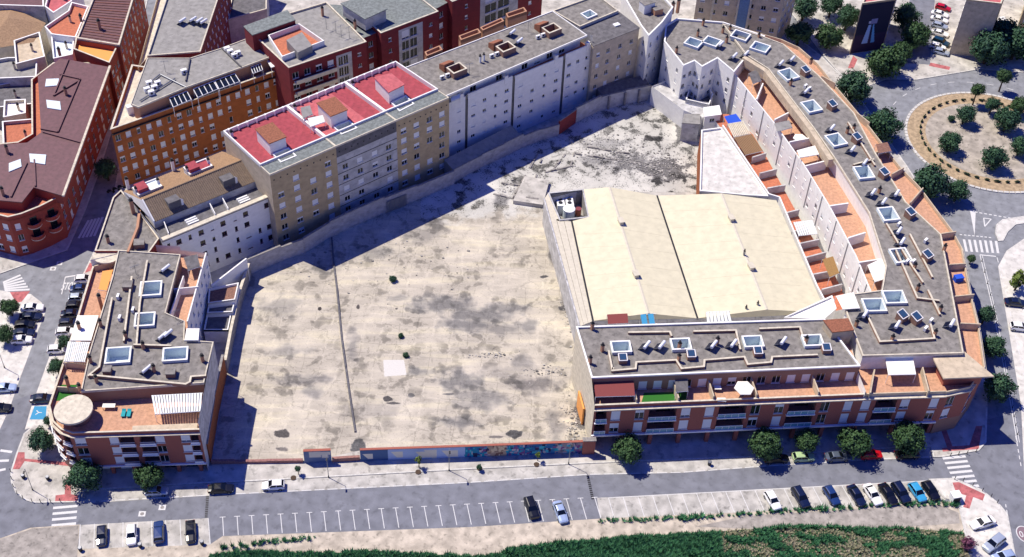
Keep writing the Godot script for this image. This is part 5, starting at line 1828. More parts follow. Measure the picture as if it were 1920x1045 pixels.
func make_back_row() -> void:
	var all := pg([-35.36,-196.79,0.23,-222.63,-11.52,-235.69,-46.31,-210.59])
	var cuts := [0.0, 0.352, 0.69, 1.0]
	var labels := ["beige seven storey flats with red roof, next to the tiled roof", "white flats with grey upper band between the two beige ones", "beige seven storey flats with red roof, right of the white flats"]
	var mats: Array = [M.beige, M.white_old, M.beige]
	var boxes := [pg([-35.85,-203.64,-32.83,-205.73,-35.97,-210.34,-39.01,-208.2]), pg([-24.14,-212.69,-20.97,-214.89,-23.78,-219.17,-27.2,-217.11]), pg([-12.46,-221.07,-9.38,-223.75,-12.22,-227.65,-15.59,-226.28])]
	for k in 3:
		var q := PackedVector2Array([quad_at(all, cuts[k], 0), quad_at(all, cuts[k + 1], 0), quad_at(all, cuts[k + 1], 1), quad_at(all, cuts[k], 1)])
		var t := thing("apartment_building", labels[k], "building", mid(q))
		var m: Material = mats[k]
		var rows := [2.2, 5.1, 8.0, 10.9, 13.8]
		var cols := [0.13, 0.37, 0.62, 0.86]
		var o := outward(q, 0)
		if k == 1:
			facade(t, q[0], q[1], 0.0, 17.6, o, m, {"cols": cols, "rows": rows + [16.3], "w": 1.35, "h": 1.3, "shut": 0.35, "skip": 0.06})
			facade(t, q[0], q[1], 17.6, 20.2, o, M.roof_dark)
			for y in [4.4, 7.3, 10.2, 13.1, 15.9]:
				var b := Geo.new()
				b.slab(q[0] + o * 0.04, q[1] + o * 0.04, 0.08, y, y + 0.08)
				part("floor_band", b, M.dark_metal, t)
		else:
			facade(t, q[0], q[1], 0.0, 20.2, o, m, {"cols": cols, "rows": rows + [16.4], "w": 1.4, "h": 1.35, "shut": 0.62, "skip": 0.08})
		var vg := Geo.new()
		var dd := (q[1] - q[0])
		for i in 10:
			var c: Vector2 = q[0] + dd * (0.05 + 0.1 * i) + o * 0.02
			vg.box(Vector3(c.x, 18.7, c.y), Vector3(0.28, 0.28, 0.06), atan2(o.x, o.y))
		part("vents", vg, M.dark_metal, t)
		for i in [1, 2, 3]:
			facade(t, q[i], q[(i + 1) % 4], 0.0, 20.2, outward(q, i), M.beige_pale if k != 1 else M.white_old, {"cols": 5, "rows": [8.0, 11.0, 14.0, 16.8]} if i == 2 else {})
		# roof: grey front strip and red deck with an open stair well beside each box
		var strip := PackedVector2Array([quad_at(q, 0, 0.0), quad_at(q, 1, 0.0), quad_at(q, 1, 0.2), quad_at(q, 0, 0.2)])
		var deck := PackedVector2Array([quad_at(q, 0, 0.2), quad_at(q, 1, 0.2), quad_at(q, 1, 1), quad_at(q, 0, 1)])
		var bx: PackedVector2Array = boxes[k]
		var e := bx[1] - bx[0]
		var away := (bx[0] - bx[3])
		var hole := PackedVector2Array([bx[0] + e * 0.12 + away * 0.1, bx[1] + away * 0.1, bx[1] + away * 0.62, bx[0] + e * 0.12 + away * 0.62])
		part("roof_deck", roof_geo(deck, [hole], 20.0), M.roof_red if k != 1 else M.roof_pink, t)
		if k == 1:
			var hf := Geo.new()
			hf.flat(PackedVector2Array([quad_at(deck, 0.72, 0.02), quad_at(deck, 0.985, 0.02), quad_at(deck, 0.985, 0.98), quad_at(deck, 0.72, 0.98)]), 20.006)
			part("roof_felt", hf, M.roof_red, t)
		light_well(t, hole, 20.0, 0.5, 4.0)
		var g := Geo.new()
		g.flat(strip, 20.45)
		var sp := PackedVector2Array([quad_at(q, 0, 0.19), quad_at(q, 1, 0.19)])
		g.slab(sp[0], sp[1], 0.3, 19.9, 20.46)
		part("roof_strip", g, M.roof_strip, t)
		g = Geo.new()
		g.ring(strip, 0.2, 20.2, 20.62)
		part("parapet", g, M.cream, t)
		g = Geo.new()
		g.ring(deck, 0.28, 19.9, 20.95 + 0.02 * k)
		part("parapet", g, M.white_wall, t)
		for i in 7:
			var c := lerp2(q[3], q[2], (i + 0.5) / 7.0) + (q[0] - q[3]).normalized() * 0.4
			g = Geo.new()
			g.box(Vector3(c.x, 20, c.y), Vector3(0.35, 1.15, 0.5), atan2(o.x, o.y))
			part("parapet_pier", g, M.white_paint, t)
		g = Geo.new()
		g.sides(bx, 20.0, 23.0)
		part("stair_house", g, M.white_wall, t)
		g = Geo.new()
		g.prism(Geo.inset(bx, -0.18), 23.003, 23.2, true)
		part("stair_house_roof", g, [M.roof_rust, M.roof_rust, M.roof_pink][k], t)
		chimney(t, Vector3(quad_at(q, 0.06, 0.9).x, 20, quad_at(q, 0.06, 0.9).y), 1.3, 0.6, M.white_wall)
	# washing on the middle roof
	var names := ["folded white awning on the red roof, nearest the divider", "pale pink folded awning on the red roof by the white stair house"]
	var spots := [[-30.73,-216.86,-28.89,-217.61,-28.16,-215.39,-30.15,-213.92], [-28.99,-213.19,-25.97,-214.28,-25.42,-212.83,-28.38,-211.02]]
	for i in 2:
		terrace_awning("roof_awning", names[i], spots[i], 22.2, 21.6, [M.roof_pale, M.canvas][i])
	make_tiled_house()
	make_long_white()

func make_tiled_house() -> void:
	var fr := pg([-56.05,-185.24,-36.02,-198.92])
	var eave := pg([-58.03,-189.55,-38.26,-202.91])
	var ridge := pg([-60.54,-193.14,-41.33,-206.45])
	var back := pg([-65.86,-198.97,-47.43,-211.99])
	var fp := PackedVector2Array([fr[0], fr[1], back[1], back[0]])
	var t := thing("tiled_house", "white flats with brown tiled roof and two roof terraces beside the beige flats", "building", mid(fp))
	facade(t, fr[0], fr[1], 0.0, 13.2, outward(fp, 0), M.white_wall, {"cols": [0.05, 0.14, 0.24, 0.34, 0.44, 0.54, 0.65, 0.75, 0.86, 0.95], "rows": [2.0, 5.0, 8.0, 10.8], "ws": [0.6, 1.1], "h": 1.2, "shut": 0.12, "skip": 0.12, "frame": M.dark_red})
	for i in [1, 2, 3]:
		facade(t, fp[i], fp[(i + 1) % 4], 0.0, 14.4, outward(fp, i), M.white_old)
	var g := Geo.new()
	g.quad(Vector3(fr[0].x, 12.8, fr[0].y), Vector3(fr[1].x, 12.8, fr[1].y), Vector3(eave[1].x, 12.8, eave[1].y), Vector3(eave[0].x, 12.8, eave[0].y), Vector3.UP)
	part("terrace_floor", g, M.roof_dark, t)
	var o := outward(fp, 0)
	g = Geo.new()
	g.slab(fr[0] - o * 0.3, fr[1] - o * 0.3, 1.0, 13.2, 13.5)
	part("cornice", g, M.cream, t)
	g = Geo.new()
	g.slab(fr[0] + o * 0.1, fr[1] + o * 0.1, 0.16, 13.05, 13.2)
	part("gutter", g, M.dark_metal, t)
	g = Geo.new()
	g.quad(Vector3(eave[0].x, 12.8, eave[0].y), Vector3(eave[1].x, 12.8, eave[1].y), Vector3(eave[1].x, 14.4, eave[1].y), Vector3(eave[0].x, 14.4, eave[0].y), Vector3(o.x, 0, o.y))
	part("attic_wall", g, M.white_old, t)
	# tiled slopes with rows of barrel tiles
	for s in [[eave, 14.4, ridge, 17.0], [back, 14.4, ridge, 17.0]]:
		var a: PackedVector2Array = s[0]
		var b: PackedVector2Array = s[2]
		g = Geo.new()
		var n := int(a[0].distance_to(a[1]) / 0.42)
		for i in n:
			var u0 := i / float(n)
			var u1 := (i + 1) / float(n)
			var um := (u0 + u1) * 0.5
			for j in 2:
				var ua := u0 if j == 0 else um
				var ub := um if j == 0 else u1
				var ha := 0.0 if j == 0 else 0.16
				var hb := 0.16 if j == 0 else 0.0
				var p0 := lerp2(a[0], a[1], ua)
				var p1 := lerp2(a[0], a[1], ub)
				var p2 := lerp2(b[0], b[1], ub)
				var p3 := lerp2(b[0], b[1], ua)
				g.quad(Vector3(p0.x, s[1] + ha, p0.y), Vector3(p1.x, s[1] + hb, p1.y), Vector3(p2.x, s[3] + hb, p2.y), Vector3(p3.x, s[3] + ha, p3.y), Vector3.UP)
		part("tiled_roof", g, M.tile if s[0] == eave else M.tile_orange, t)
	g = Geo.new()
	g.tube(Vector3(ridge[0].x, 17.08, ridge[0].y), Vector3(ridge[1].x, 17.08, ridge[1].y), 0.14, 0.14, 6)
	part("ridge_tiles", g, M.tile, t)
	for i in 2:
		g = Geo.new()
		g.tri(Vector3(eave[i].x, 14.4, eave[i].y), Vector3(back[i].x, 14.4, back[i].y), Vector3(ridge[i].x, 17.0, ridge[i].y), Vector3(-1 if i == 0 else 1, 0, 0.3))
		g.slab_slope(lerp2(eave[i], ridge[i], 0.0), ridge[i], 0.25, 12.8, 14.75, 17.35)
		part("gable", g, M.white_wall, t)
	# two sunken roof terraces on the far slope, two dormer cuts on the near one
	for k in 2:
		var c := lerp2(lerp2(ridge[0], ridge[1], [0.13, 0.62][k]), lerp2(back[0], back[1], [0.13, 0.62][k]), 0.42)
		var d := (ridge[1] - ridge[0]).normalized()
		var r := rect(c, 2.6, 1.5, d)
		var ro := Geo.new()
		ro.sides(r, 14.5, 17.1)
		ro.ring(r, 0.25, 16.2, 17.1)
		var w := part("roof_terrace", ro, M.white_wall, t)
		ro = Geo.new()
		ro.flat(Geo.inset(r, 0.2), 16.85)
		part("terrace_deck", ro, M.well if k == 0 else M.roof_red, w)
		var r2 := rect(c - d * 1.2, 1.1, 1.2, d)
		ro = Geo.new()
		ro.prism(r2, 16.5, 17.9)
		part("stair_house", ro, M.roof_red, w)
		for q in [c - d * 2.4, c + d * 2.4]:
			chimney(t, Vector3(q.x, 16.6, q.y), 1.2, 0.5, M.white_wall)
		var e := lerp2(lerp2(eave[0], eave[1], [0.22, 0.73][k]), lerp2(ridge[0], ridge[1], [0.22, 0.73][k]), 0.45)
		var rr := rect(e, 1.3, 1.1, d)
		var dm := Geo.new()
		dm.hexa([rr[0], rr[1], rr[2], rr[3]], 14.6, [16.5, 16.5, 16.7, 16.7])
		var dn := part("dormer", dm, M.roof_dark, t)
		dm = Geo.new()
		dm.hexa([rr[1], rr[1] + d * 0.5, rr[2] + d * 0.5, rr[2]], 14.6, [15.2, 14.8, 16.4, 16.9])
		part("dormer_cheek", dm, M.white_paint, dn)
	for q in [lerp2(back[0], back[1], 0.05), lerp2(back[0], back[1], 0.5)]:
		chimney(t, Vector3(q.x, 14.6, q.y), 2.6, 0.6, M.white_wall)
	# skylights and low walls on the front terrace
	for k in [0.3, 0.78]:
		var c := lerp2(lerp2(fr[0], fr[1], k), lerp2(eave[0], eave[1], k), 0.5)
		var d := (fr[1] - fr[0]).normalized()
		var dm := Geo.new()
		for i in 3:
			dm.slab(c + o * (0.7 - 0.7 * i) - d * 1.2, c + o * (0.7 - 0.7 * i) + d * 1.2, 0.3, 12.8, 13.3)
		part("washing_sink", dm, M.white_paint, t)
	for k in [0.08, 0.5, 0.62, 0.97]:
		g = Geo.new()
		g.slab(lerp2(fr[0], fr[1], k) - o * 0.8, lerp2(eave[0], eave[1], k), 0.15, 12.8, 13.9)
		part("dividing_wall", g, M.white_wall, t)

func make_long_white() -> void:
	# parapet line in front, penthouse behind it
	var fr := pg([0.35,-226.27,33.06,-248.67])
	var ph := pg([-0.23,-225.08,31.6,-248.28,24.41,-258.32,-8.25,-236.23])
	var back_off := (fr[1] - fr[0]).normalized()
	fr[0] -= back_off * 2.4
	ph[0] -= back_off * 1.6
	ph[3] -= back_off * 1.8
	var fp := PackedVector2Array([fr[0], fr[1], ph[2], ph[3]])
	var t := thing("apartment_building", "long white flats with rooftop penthouses and dark drainpipe recesses", "building", mid(fp))
	var o := outward(fp, 0)
	var cuts := [0.0, 0.165, 0.47, 0.81, 1.0]
	for k in 4:
		var a := lerp2(fr[0], fr[1], cuts[k] + (0.008 if k > 0 else 0.0))
		var b := lerp2(fr[0], fr[1], cuts[k + 1] - (0.008 if k < 3 else 0.0))
		facade(t, a, b, 0.0, 16.5, o, M.white_wall, {"cols": [2, 4, 4, 3][k], "rows": [1.4, 4.3, 7.2, 10.1, 13.0], "ws": [1.1, 0.95, 0.7], "h": 0.85, "shut": 0.35, "skip": 0.1})
		if k > 0:
			var c := lerp2(fr[0], fr[1], cuts[k]) - o * 0.35
			var g := Geo.new()
			var d := (fr[1] - fr[0]).normalized()
			g.slab(c - d * 0.5, c + d * 0.5, 0.1, 0.0, 16.2)
			part("recess", g, M.roof_dark, t)
			g = Geo.new()
			g.tube(Vector3(c.x, 0, c.y) + Vector3(o.x, 0, o.y) * 0.25, Vector3(c.x, 16.7, c.y) + Vector3(o.x, 0, o.y) * 0.25, 0.09, 0.09, 6)
			part("drainpipe", g, M.metal, t)
		var p := Geo.new()
		p.slab(a - o * 0.14, b - o * 0.14, 0.24, 15.6, 16.5 if k % 2 == 0 else 16.8)
		part("parapet", p, M.white_wall, t)
		p = Geo.new()
		var cc := lerp2(a, b, 0.85) - o * 0.2
		p.box(Vector3(cc.x, 15.6, cc.y), Vector3(0.9, 2.0, 0.7), atan2(o.x, o.y))
		part("chimney", p, M.white_wall, t)
	for i in [1, 2, 3]:
		facade(t, fp[i], fp[(i + 1) % 4], 0.0, 18.9, outward(fp, i), M.white_old, {"cols": 14, "rows": [8.0, 11.0, 14.0]} if i == 2 else {})
	var g := Geo.new()
	g.flat(Geo.inset(fp, 0.05), 15.6)
	part("terrace_floor", g, M.terrace_red, t)
	facade(t, lerp2(ph[0], ph[1], 0.02) - o * 1.6, lerp2(ph[0], ph[1], 0.99) - o * 1.6, 15.6, 19.2, o, M.white_wall, {"cols": 11, "rows": [15.9], "w": 1.7, "h": 2.1, "shut": 0.3})
	var holes := []
	var wl := []
	for q in [[1.87,-233.45], [12.89,-241.71], [23.59,-249.24]]:
		var w := rect(Vector2(q[0], q[1]), 1.5, 1.2, fr[1] - fr[0])
		holes.append(w)
	part("roof", roof_geo(Geo.inset(ph, -0.1), holes, 19.2), M.roof_grey, t)
	g = Geo.new()
	g.ring(Geo.inset(ph, -0.12), 0.2, 18.95, 19.4, true)
	part("parapet", g, M.white_wall, t)
	var d2 := fr[1] - fr[0]
	for i in 3:
		var w: PackedVector2Array = holes[i]
		g = Geo.new()
		g.sides(Geo.inset(w, -0.3), 19.2, 20.6)
		g.sides(w, 15.5, 20.6, true)
		g.flat(w, 15.5)
		var lw := part("light_well", g, M.terracotta_wall, t)
		g = Geo.new()
		g.ring(Geo.inset(w, -0.34), 0.36, 20.603, 20.7, true)
		part("coping", g, M.cream, lw)
		var c := (w[0] + w[2]) * 0.5
		var side := -(d2.normalized()) * 1.6
		var back_ := Vector2(side.y, -side.x)
		if back_.y > 0:
			back_ = -back_
		g = Geo.new()
		var hh := rect(c + back_ * 1.7 + side * 0.5, 1.3, 1.0, d2)
		g.hexa([hh[0], hh[1], hh[2], hh[3]], 19.2, [20.4, 20.4, 21.3, 21.3])
		part("stair_house", g, [M.roof_rust, M.roof_rust, M.roof_rust][i], t)
		for s in [0.6, 1.5]:
			ac_unit(t, Vector3((c + side * (0.9 + s)).x, 19.2, (c + side * (0.9 + s)).y), 0.5)
	for q in [Vector3(7.1,19.2,-237.67), Vector3(7.94,19.2,-238.3)]:
		chimney(t, q, 1.6, 0.4, M.white_wall)
	solar_heater(t, Vector3(15.43,19.2,-245.04), 0.95)
	solar_heater(t, Vector3(13.98,19.2,-248.5), 0.95)
	antenna(t, Vector3(4.68,19.2,-232.98), 3.0)
	antenna(t, Vector3(18.3,19.2,-249.81), 3.0)
	# street side terraces with ochre walls
	for i in 4:
		var r: Array = [[-4.75,-239,-1.2,-241.51,-1.92,-243.2,-5.25,-240.67], [2.9,-245.34,7.54,-248.36,6.84,-250.11,2.42,-247.06], [13.83,-254.56,18.39,-257.27,17.73,-259.1,13.39,-256.36], [7.92,-249.24,12.92,-253.21,12.35,-254.56,7.34,-250.55]][i]
		var p := pg(r)
		g = Geo.new()
		g.sides(p, 17.0, 20.0)
		g.ring(p, 0.3, 19.1, 20.0)
		part("street_terrace", g, M.terracotta, t)
	terrace_awning("terrace_awning", "white box awning on the long white flats' first terrace", [0.69,-226.12,2.66,-227.49,2.66,-226.51,0.69,-225.15], 18.2, 17.8, M.canvas)
	# beige end building and the grey roof behind
	var e := pg([33.27,-247.27,44.56,-254.75,40.27,-261.81,30.67,-254.97])
	var et := thing("apartment_building", "beige end building with dark grey metal roof beside the white stepped flats", "building", mid(e))
	walls(et, e, 0.0, 17.0, M.beige_pale, {0: {"cols": [0.12, 0.34, 0.6, 0.85], "rows": [1.6, 4.6, 7.6, 10.6, 13.6], "w": 1.0, "h": 1.1, "shut": 0.45}})
	g = Geo.new()
	g.prism(Geo.inset(e, -0.1), 17.0, 17.15, true)
	part("roof", g, M.roof_dark, et)
	g = Geo.new()
	var sk := Vector3(39.3,17.2,-255.78)
	g.box(sk, Vector3(1.5, 0.25, 1.1), 0.5)
	part("skylight", g, M.white_paint, et)
	var b := pg([30.56,-254.04,40.12,-260.86,35.81,-267.9,24.65,-260.86])
	var bt := thing("apartment_building", "grey flat roof behind the beige end building with square opening", "building", mid(b))
	walls(bt, b, 0.0, 17.6, M.white_old)
	var hl := rect(v2(Vector3(33.08,17.6,-259.25)), 1.3, 1.1, b[1] - b[0])
	part("roof", roof_geo(b, [hl], 17.6), M.roof_grey, bt)
	light_well(bt, hl, 17.6, 0.4)
	parapet(bt, b, 17.5, 17.9, M.cream, M.cream, 0.2)

# ---------------------------------------------------------------- streets behind: orange flats, maroon flats, left town houses
func make_far_rows() -> void:
	make_orange()
	make_maroon()
	make_town()

func make_orange() -> void:
	var fr := pg([-71.67,-217.45,-35.93,-240.67])
	var bk := pg([-43.46,-249.9,-67.22,-240.25])
	var sd := pg([-71.38,-241.3])
	var fp := PackedVector2Array([fr[0], fr[1], bk[0], bk[1], sd[0]])
	var t := thing("apartment_building", "orange flats with white shuttered windows behind the tiled house", "building", mid(fp))
	var o := outward(fp, 0)
	facade(t, fr[0], fr[1], 0.0, 15.4, o, M.orange, {"cols": 18, "rows": [1.0, 3.9, 6.8, 9.7, 12.6], "ws": [1.15, 1.15, 0.8], "h": 1.45, "shut": 0.85, "skip": 0.12})
	facade(t, fp[4], fp[0], 0.0, 15.4, outward(fp, 4), M.orange, {"cols": 7, "rows": [3.9, 6.8, 9.7, 12.6], "w": 1.1, "h": 1.4, "shut": 0.8})
	for i in [1, 2, 3]:
		facade(t, fp[i], fp[i + 1], 0.0, 15.4, outward(fp, i), M.orange)
	var g := Geo.new()
	g.flat(fp, 15.0)
	part("terrace_floor", g, M.cream, t)
	g = Geo.new()
	g.ring(Geo.inset(fp, 0.003), 0.25, 14.9, 16.0)
	part("parapet", g, M.orange, t)
	g = Geo.new()
	g.ring(Geo.inset(fp, -0.1), 0.42, 16.003, 16.12, true)
	part("coping", g, M.cream, t)
	g = Geo.new()
	g.slab(fr[0] + o * 0.2, fr[1] + o * 0.2, 0.4, 14.6, 14.8)
	part("cornice", g, M.dark_metal, t)
	var ph := pg([-67.88,-222.83,-66.08,-221.68,-56.49,-229.24,-44.41,-237.31,-38.19,-241.68,-43.69,-249.41,-51.06,-244.01,-57.71,-240.01,-67.25,-240.01])
	g = Geo.new()
	g.sides(Geo.inset(ph, 0.3), 15.0, 18.5)
	part("penthouse_wall", g, M.terracotta, t)
	g = Geo.new()
	g.prism(ph, 18.45, 18.6, true)
	part("roof", g, M.roof_pale, t)
	g = Geo.new()
	g.ring(Geo.inset(ph, -0.05), 0.2, 18.4, 18.8, true)
	part("parapet", g, M.cream, t)
	# metal ridges and ducts on the roof
	for k in [[-57.64,-239.71,-57.33,-231.14], [-51,-243.72,-45.82,-236.4]]:
		var p := pg(k)
		g = Geo.new()
		g.slab(p[0], p[1], 0.25, 18.6, 19.1)
		part("upstand", g, M.roof_dark, t)
	for q in [Vector3(-65.06,18.6,-229.83), Vector3(-63.64,18.6,-228.25), Vector3(-65.13,18.6,-227.47), Vector3(-64.01,18.6,-226.3), Vector3(-63.2,18.6,-229.83), Vector3(-58.16,18.6,-234.25), Vector3(-47.74,18.6,-240.42), Vector3(-47.13,18.6,-241.26), Vector3(-49.73,18.6,-242.95), Vector3(-48.88,18.6,-241.9)]:
		ac_unit(t, q, 0.5, Vector3(1.3, 1.0, 0.8))
	g = Geo.new()
	for k in [[-66.06,-223.7,-59.78,-231.94], [-63.31,-233.55,-56.71,-228.56], [-65.97,-228.56,-63.31,-233.55]]:
		g.tube(Vector3(k[0], 18.95, k[1]), Vector3(k[2], 18.95, k[3]), 0.16, 0.16, 6)
	part("duct", g, M.metal, t)
	antenna(t, Vector3(-62.37,18.6,-234.85), 3.0, 0.2)
	# glass pergolas over the front terraces
	var spots := [[-60.28,-226.15,-56.85,-228.7,-55.52,-225.96,-59.02,-223.26], [-55.57,-229.49,-51.54,-232.48,-50.27,-229.88,-54.25,-226.74], [-51.34,-232.68,-47.2,-235.31,-45.83,-232.68,-50.04,-229.88], [-43.93,-237.77,-41.95,-239.22,-41.25,-237.15,-43.23,-235.72], [-40.64,-240.47,-38.41,-242.15,-36.74,-239.63,-39.44,-237.98]]
	var names := ["glazed white pergola on the orange flats' terrace, leftmost", "glazed white pergola on the orange flats' terrace, second from left", "glazed white pergola with plants on the orange flats' terrace, third", "small glazed pergola near the orange flats' right end", "pale ribbed pergola at the orange flats' right end"]
	for i in 5:
		glass_pergola(names[i], spots[i], 17.6, i == 4)
	g = Geo.new()
	g.box(Vector3(-68.7,15,-224.63) + Vector3(0, 0, 0), Vector3(1.6, 2.0, 1.2), 0.5)
	part("stair_house", g, M.white_paint, t)

func glass_pergola(label: String, a: Array, y: float, ribbed: bool) -> void:
	var p := pg(a)
	var t := thing("pergola", label, "pergola", mid(p) + Vector3(0, 15, 0))
	var g := Geo.new()
	var n := 4
	for i in n + 1:
		var s := i / float(n)
		g.tube(Vector3(lerp2(p[0], p[1], s).x, y + 0.25, lerp2(p[0], p[1], s).y), Vector3(lerp2(p[3], p[2], s).x, y, lerp2(p[3], p[2], s).y), 0.09, 0.09, 4)
	for e in [[0, 1, 0.25], [3, 2, 0.0]]:
		g.tube(Vector3(p[e[0]].x, y + e[2], p[e[0]].y), Vector3(p[e[1]].x, y + e[2], p[e[1]].y), 0.09, 0.09, 4)
	for i in 4:
		g.tube(Vector3(p[i].x, 15, p[i].y), Vector3(p[i].x, y + (0.25 if i < 2 else 0.0), p[i].y), 0.06, 0.06, 4)
	part("frame", g, M.white_paint, t)
	for i in n:
		g = Geo.new()
		var a0 := lerp2(p[0], p[1], (i + 0.1) / n)
		var a1 := lerp2(p[0], p[1], (i + 0.9) / n)
		var b0 := lerp2(p[3], p[2], (i + 0.1) / n)
		var b1 := lerp2(p[3], p[2], (i + 0.9) / n)
		g.hexa([a0, a1, b1, b0], y - 0.02, [y + 0.24, y + 0.24, y, y])
		part("pane", g, M.sheet if ribbed else M.glass, t)

func make_maroon() -> void:
	var blocks := [
		[pg([-34.8,-232.81,-18.27,-242.96,-28.36,-259.57,-46.34,-249.23]), "maroon flats with grey roof and orange roof terrace behind the orange flats"],
		[pg([-15.18,-246.4,-2.22,-255.46,-11.17,-268.05,-23.61,-259.11]), "middle maroon flats with white window column, grey roof"],
		[pg([1,-259.57,23.24,-275.38,14.63,-288.18,-7.02,-270.46]), "maroon flats behind the long white flats, roof out of view"]]
	for k in 3:
		var p: PackedVector2Array = blocks[k][0]
		var t := thing("apartment_building", blocks[k][1], "building", mid(p))
		var o := outward(p, 0)
		var L := p[0].distance_to(p[1])
		var strip0 := 0.6 if k == 0 else 0.3
		var sw := 0.2 if k == 0 else 0.42
		var a := lerp2(p[0], p[1], strip0)
		var b := lerp2(p[0], p[1], strip0 + sw)
		if k == 0:
			# long white balconies on the left part
			facade(t, p[0], a, 0.0, 21.0, o, M.maroon, {"cols": 4, "rows": [3.0, 6.0, 9.0, 12.0, 15.0, 17.8], "w": 1.5, "h": 1.6, "shut": 0.6})
			for y in [11.0, 14.0, 17.0]:
				var g0 := Geo.new()
				g0.slab(lerp2(p[0], a, 0.08) + o * 0.7, lerp2(p[0], a, 0.95) + o * 0.7, 1.3, y, y + 0.2)
				var bal := part("balcony", g0, M.cream, t)
				g0 = Geo.new()
				g0.slab(lerp2(p[0], a, 0.08) + o * 1.3, lerp2(p[0], a, 0.95) + o * 1.3, 0.12, y + 0.203, y + 1.0)
				part("railing", g0, M.cream, bal)
		else:
			facade(t, p[0], a, 0.0, 21.0, o, M.maroon, {"cols": 1, "rows": [6.0, 9.0, 12.0, 15.0, 18.0], "w": 0.8, "h": 1.0, "shut": 0.6})
		facade(t, b, p[1], 0.0, 21.0, o, M.maroon, {"cols": 1, "rows": [6.0, 9.0, 12.0, 15.0, 18.0], "w": 0.9, "h": 0.9, "shut": 0.7})
		# pale column of big windows
		facade(t, a, b, 0.0, 20.0, o, M.white_old, {"cols": [0.28, 0.62], "rows": [5.5, 8.4, 11.3, 14.2, 17.1], "w": sw * L * 0.3, "h": 2.3, "shut": 0.15})
		facade(t, a, b, 20.0, 21.0, o, M.maroon)
		for i in [1, 2, 3]:
			facade(t, p[i], p[(i + 1) % 4], 0.0, 21.0, outward(p, i), M.maroon, {"cols": 3, "rows": [9.0, 12.0, 15.0, 18.0], "w": 0.9, "h": 1.0} if i == 1 else {})
		var g := Geo.new()
		g.flat(p, 20.7)
		part("roof", g, M.roof_strip if k != 0 else M.roof_pale, t)
		parapet(t, p, 20.6, 21.1, M.cream, M.cream, 0.25)
		if k == 0:
			var q := pg([-40.14,-244.24,-33.81,-248.79,-27.89,-242.12,-36.38,-236.07])
			g = Geo.new()
			g.flat(q, 20.72)
			part("roof_terrace", g, M.terrace_red, t)
			g = Geo.new()
			g.ring(Geo.inset(q, -0.2), 0.25, 20.7, 22.0)
			part("parapet", g, M.white_wall, t)
			q = pg([-35.8,-240.46,-32.63,-243.64,-30.03,-239.2,-32.98,-236.5])
			g = Geo.new()
			g.hexa([q[0], q[1], q[2], q[3]], 20.7, [23.2, 23.2, 22.6, 22.6])
			part("stair_house", g, M.roof_pale, t)
			q = pg([-45.91,-246.35,-36.8,-252.96,-34.62,-248.97,-43.61,-242.91])
			g = Geo.new()
			g.sides(q, 0.0, 22.8)
			part("wing_wall", g, M.maroon, t)
			g = Geo.new()
			g.prism(Geo.inset(q, -0.1), 22.803, 23.0, true)
			part("wing_roof", g, M.roof_strip, t)
			q = pg([-24.63,-254.29,-19.66,-257.47,-13.7,-252.04,-18.71,-247.62])
			g = Geo.new()
			g.sides(Geo.inset(q, 0.3), 20.7, 23.8)
			part("lift_house", g, M.white_old, t)
			g = Geo.new()
			g.prism(q, 23.8, 24.0, true)
			part("lift_house_roof", g, M.roof_strip, t)
			for c in [Vector3(-27.63,20.7,-248.6), Vector3(-25.36,20.7,-247.07), Vector3(-24.04,20.7,-245.34), Vector3(-22.22,20.7,-244.91)]:
				antenna(t, c, 3.2, 0.7)
			for c in [Vector3(-21.09,20.7,-248.6), Vector3(-28.87,20.7,-254.13)]:
				chimney(t, c, 2.2, 0.5)
	# dark recessed links between them
	for k in [[[-18.02,-244.26,-14.97,-246.41,-23.7,-259.8,-28.1,-260.26], "recessed dark maroon link between the first two maroon flats"], [[-1.98,-256.14,1.25,-259.34,-7.06,-271.66,-11.23,-269.23], "recessed dark maroon link between the second and third maroon flats"]]:
		var p := pg(k[0])
		var d := (p[3] - p[0]).normalized() * 2.2
		p[0] += d
		p[1] += d
		var t := thing("building_link", k[1], "building", mid(p))
		walls(t, p, 0.0, 20.0, M.maroon, {0: {"cols": 1, "rows": [5.0, 8.0, 11.0, 14.0, 17.0], "w": 1.2, "h": 1.4, "shut": 0.2}})
		var g := Geo.new()
		g.flat(p, 20.0)
		part("roof", g, M.roof_strip, t)
	# grey roofed flats beyond the orange ones
	var p2 := pg([-67.56,-241.31,-55.82,-242.99,-54.08,-277.49,-66.89,-277.49])
	var t2 := thing("apartment_building", "grey flat roofed flats with maroon side wall at the top edge", "building", mid(p2))
	walls(t2, p2, 0.0, 18.2, M.maroon, {1: {"cols": 12, "rows": [6.0, 9.0, 12.0, 15.0], "w": 0.9, "h": 1.1, "shut": 0.8}})
	var g := Geo.new()
	g.flat(p2, 18.0)
	part("roof", g, M.roof_pale, t2)
	parapet(t2, p2, 17.9, 18.5, M.cream, M.cream, 0.2)
	var st := pg([-69.84,-240.04,-68.39,-244.25,-67.44,-280.88,-70.61,-280.88])
	g = Geo.new()
	g.prism(st, 0.0, 15.0)
	part("terrace_floor", g, M.cream, t2)
	g = Geo.new()
	g.ring(st, 0.2, 14.9, 16.0)
	part("parapet", g, M.beige_pale, t2)
	for q in [[-67.12,-251.21,-65.47,-252.53,-65.35,-249.46,-67.13,-249.02], [-67.83,-259.5,-67.11,-259.73,-67.07,-257.91,-67.79,-257.68], [-66.1,-262.96,-65.12,-263.19,-64.98,-260.65,-65.92,-260.19], [-69.3,-243.03,-67.91,-243.45,-67.92,-241.34,-69.25,-241.34]]:
		g = Geo.new()
		g.prism(pg(q), 15.003, 15.06)
		part("turf", g, M.green_turf, t2)
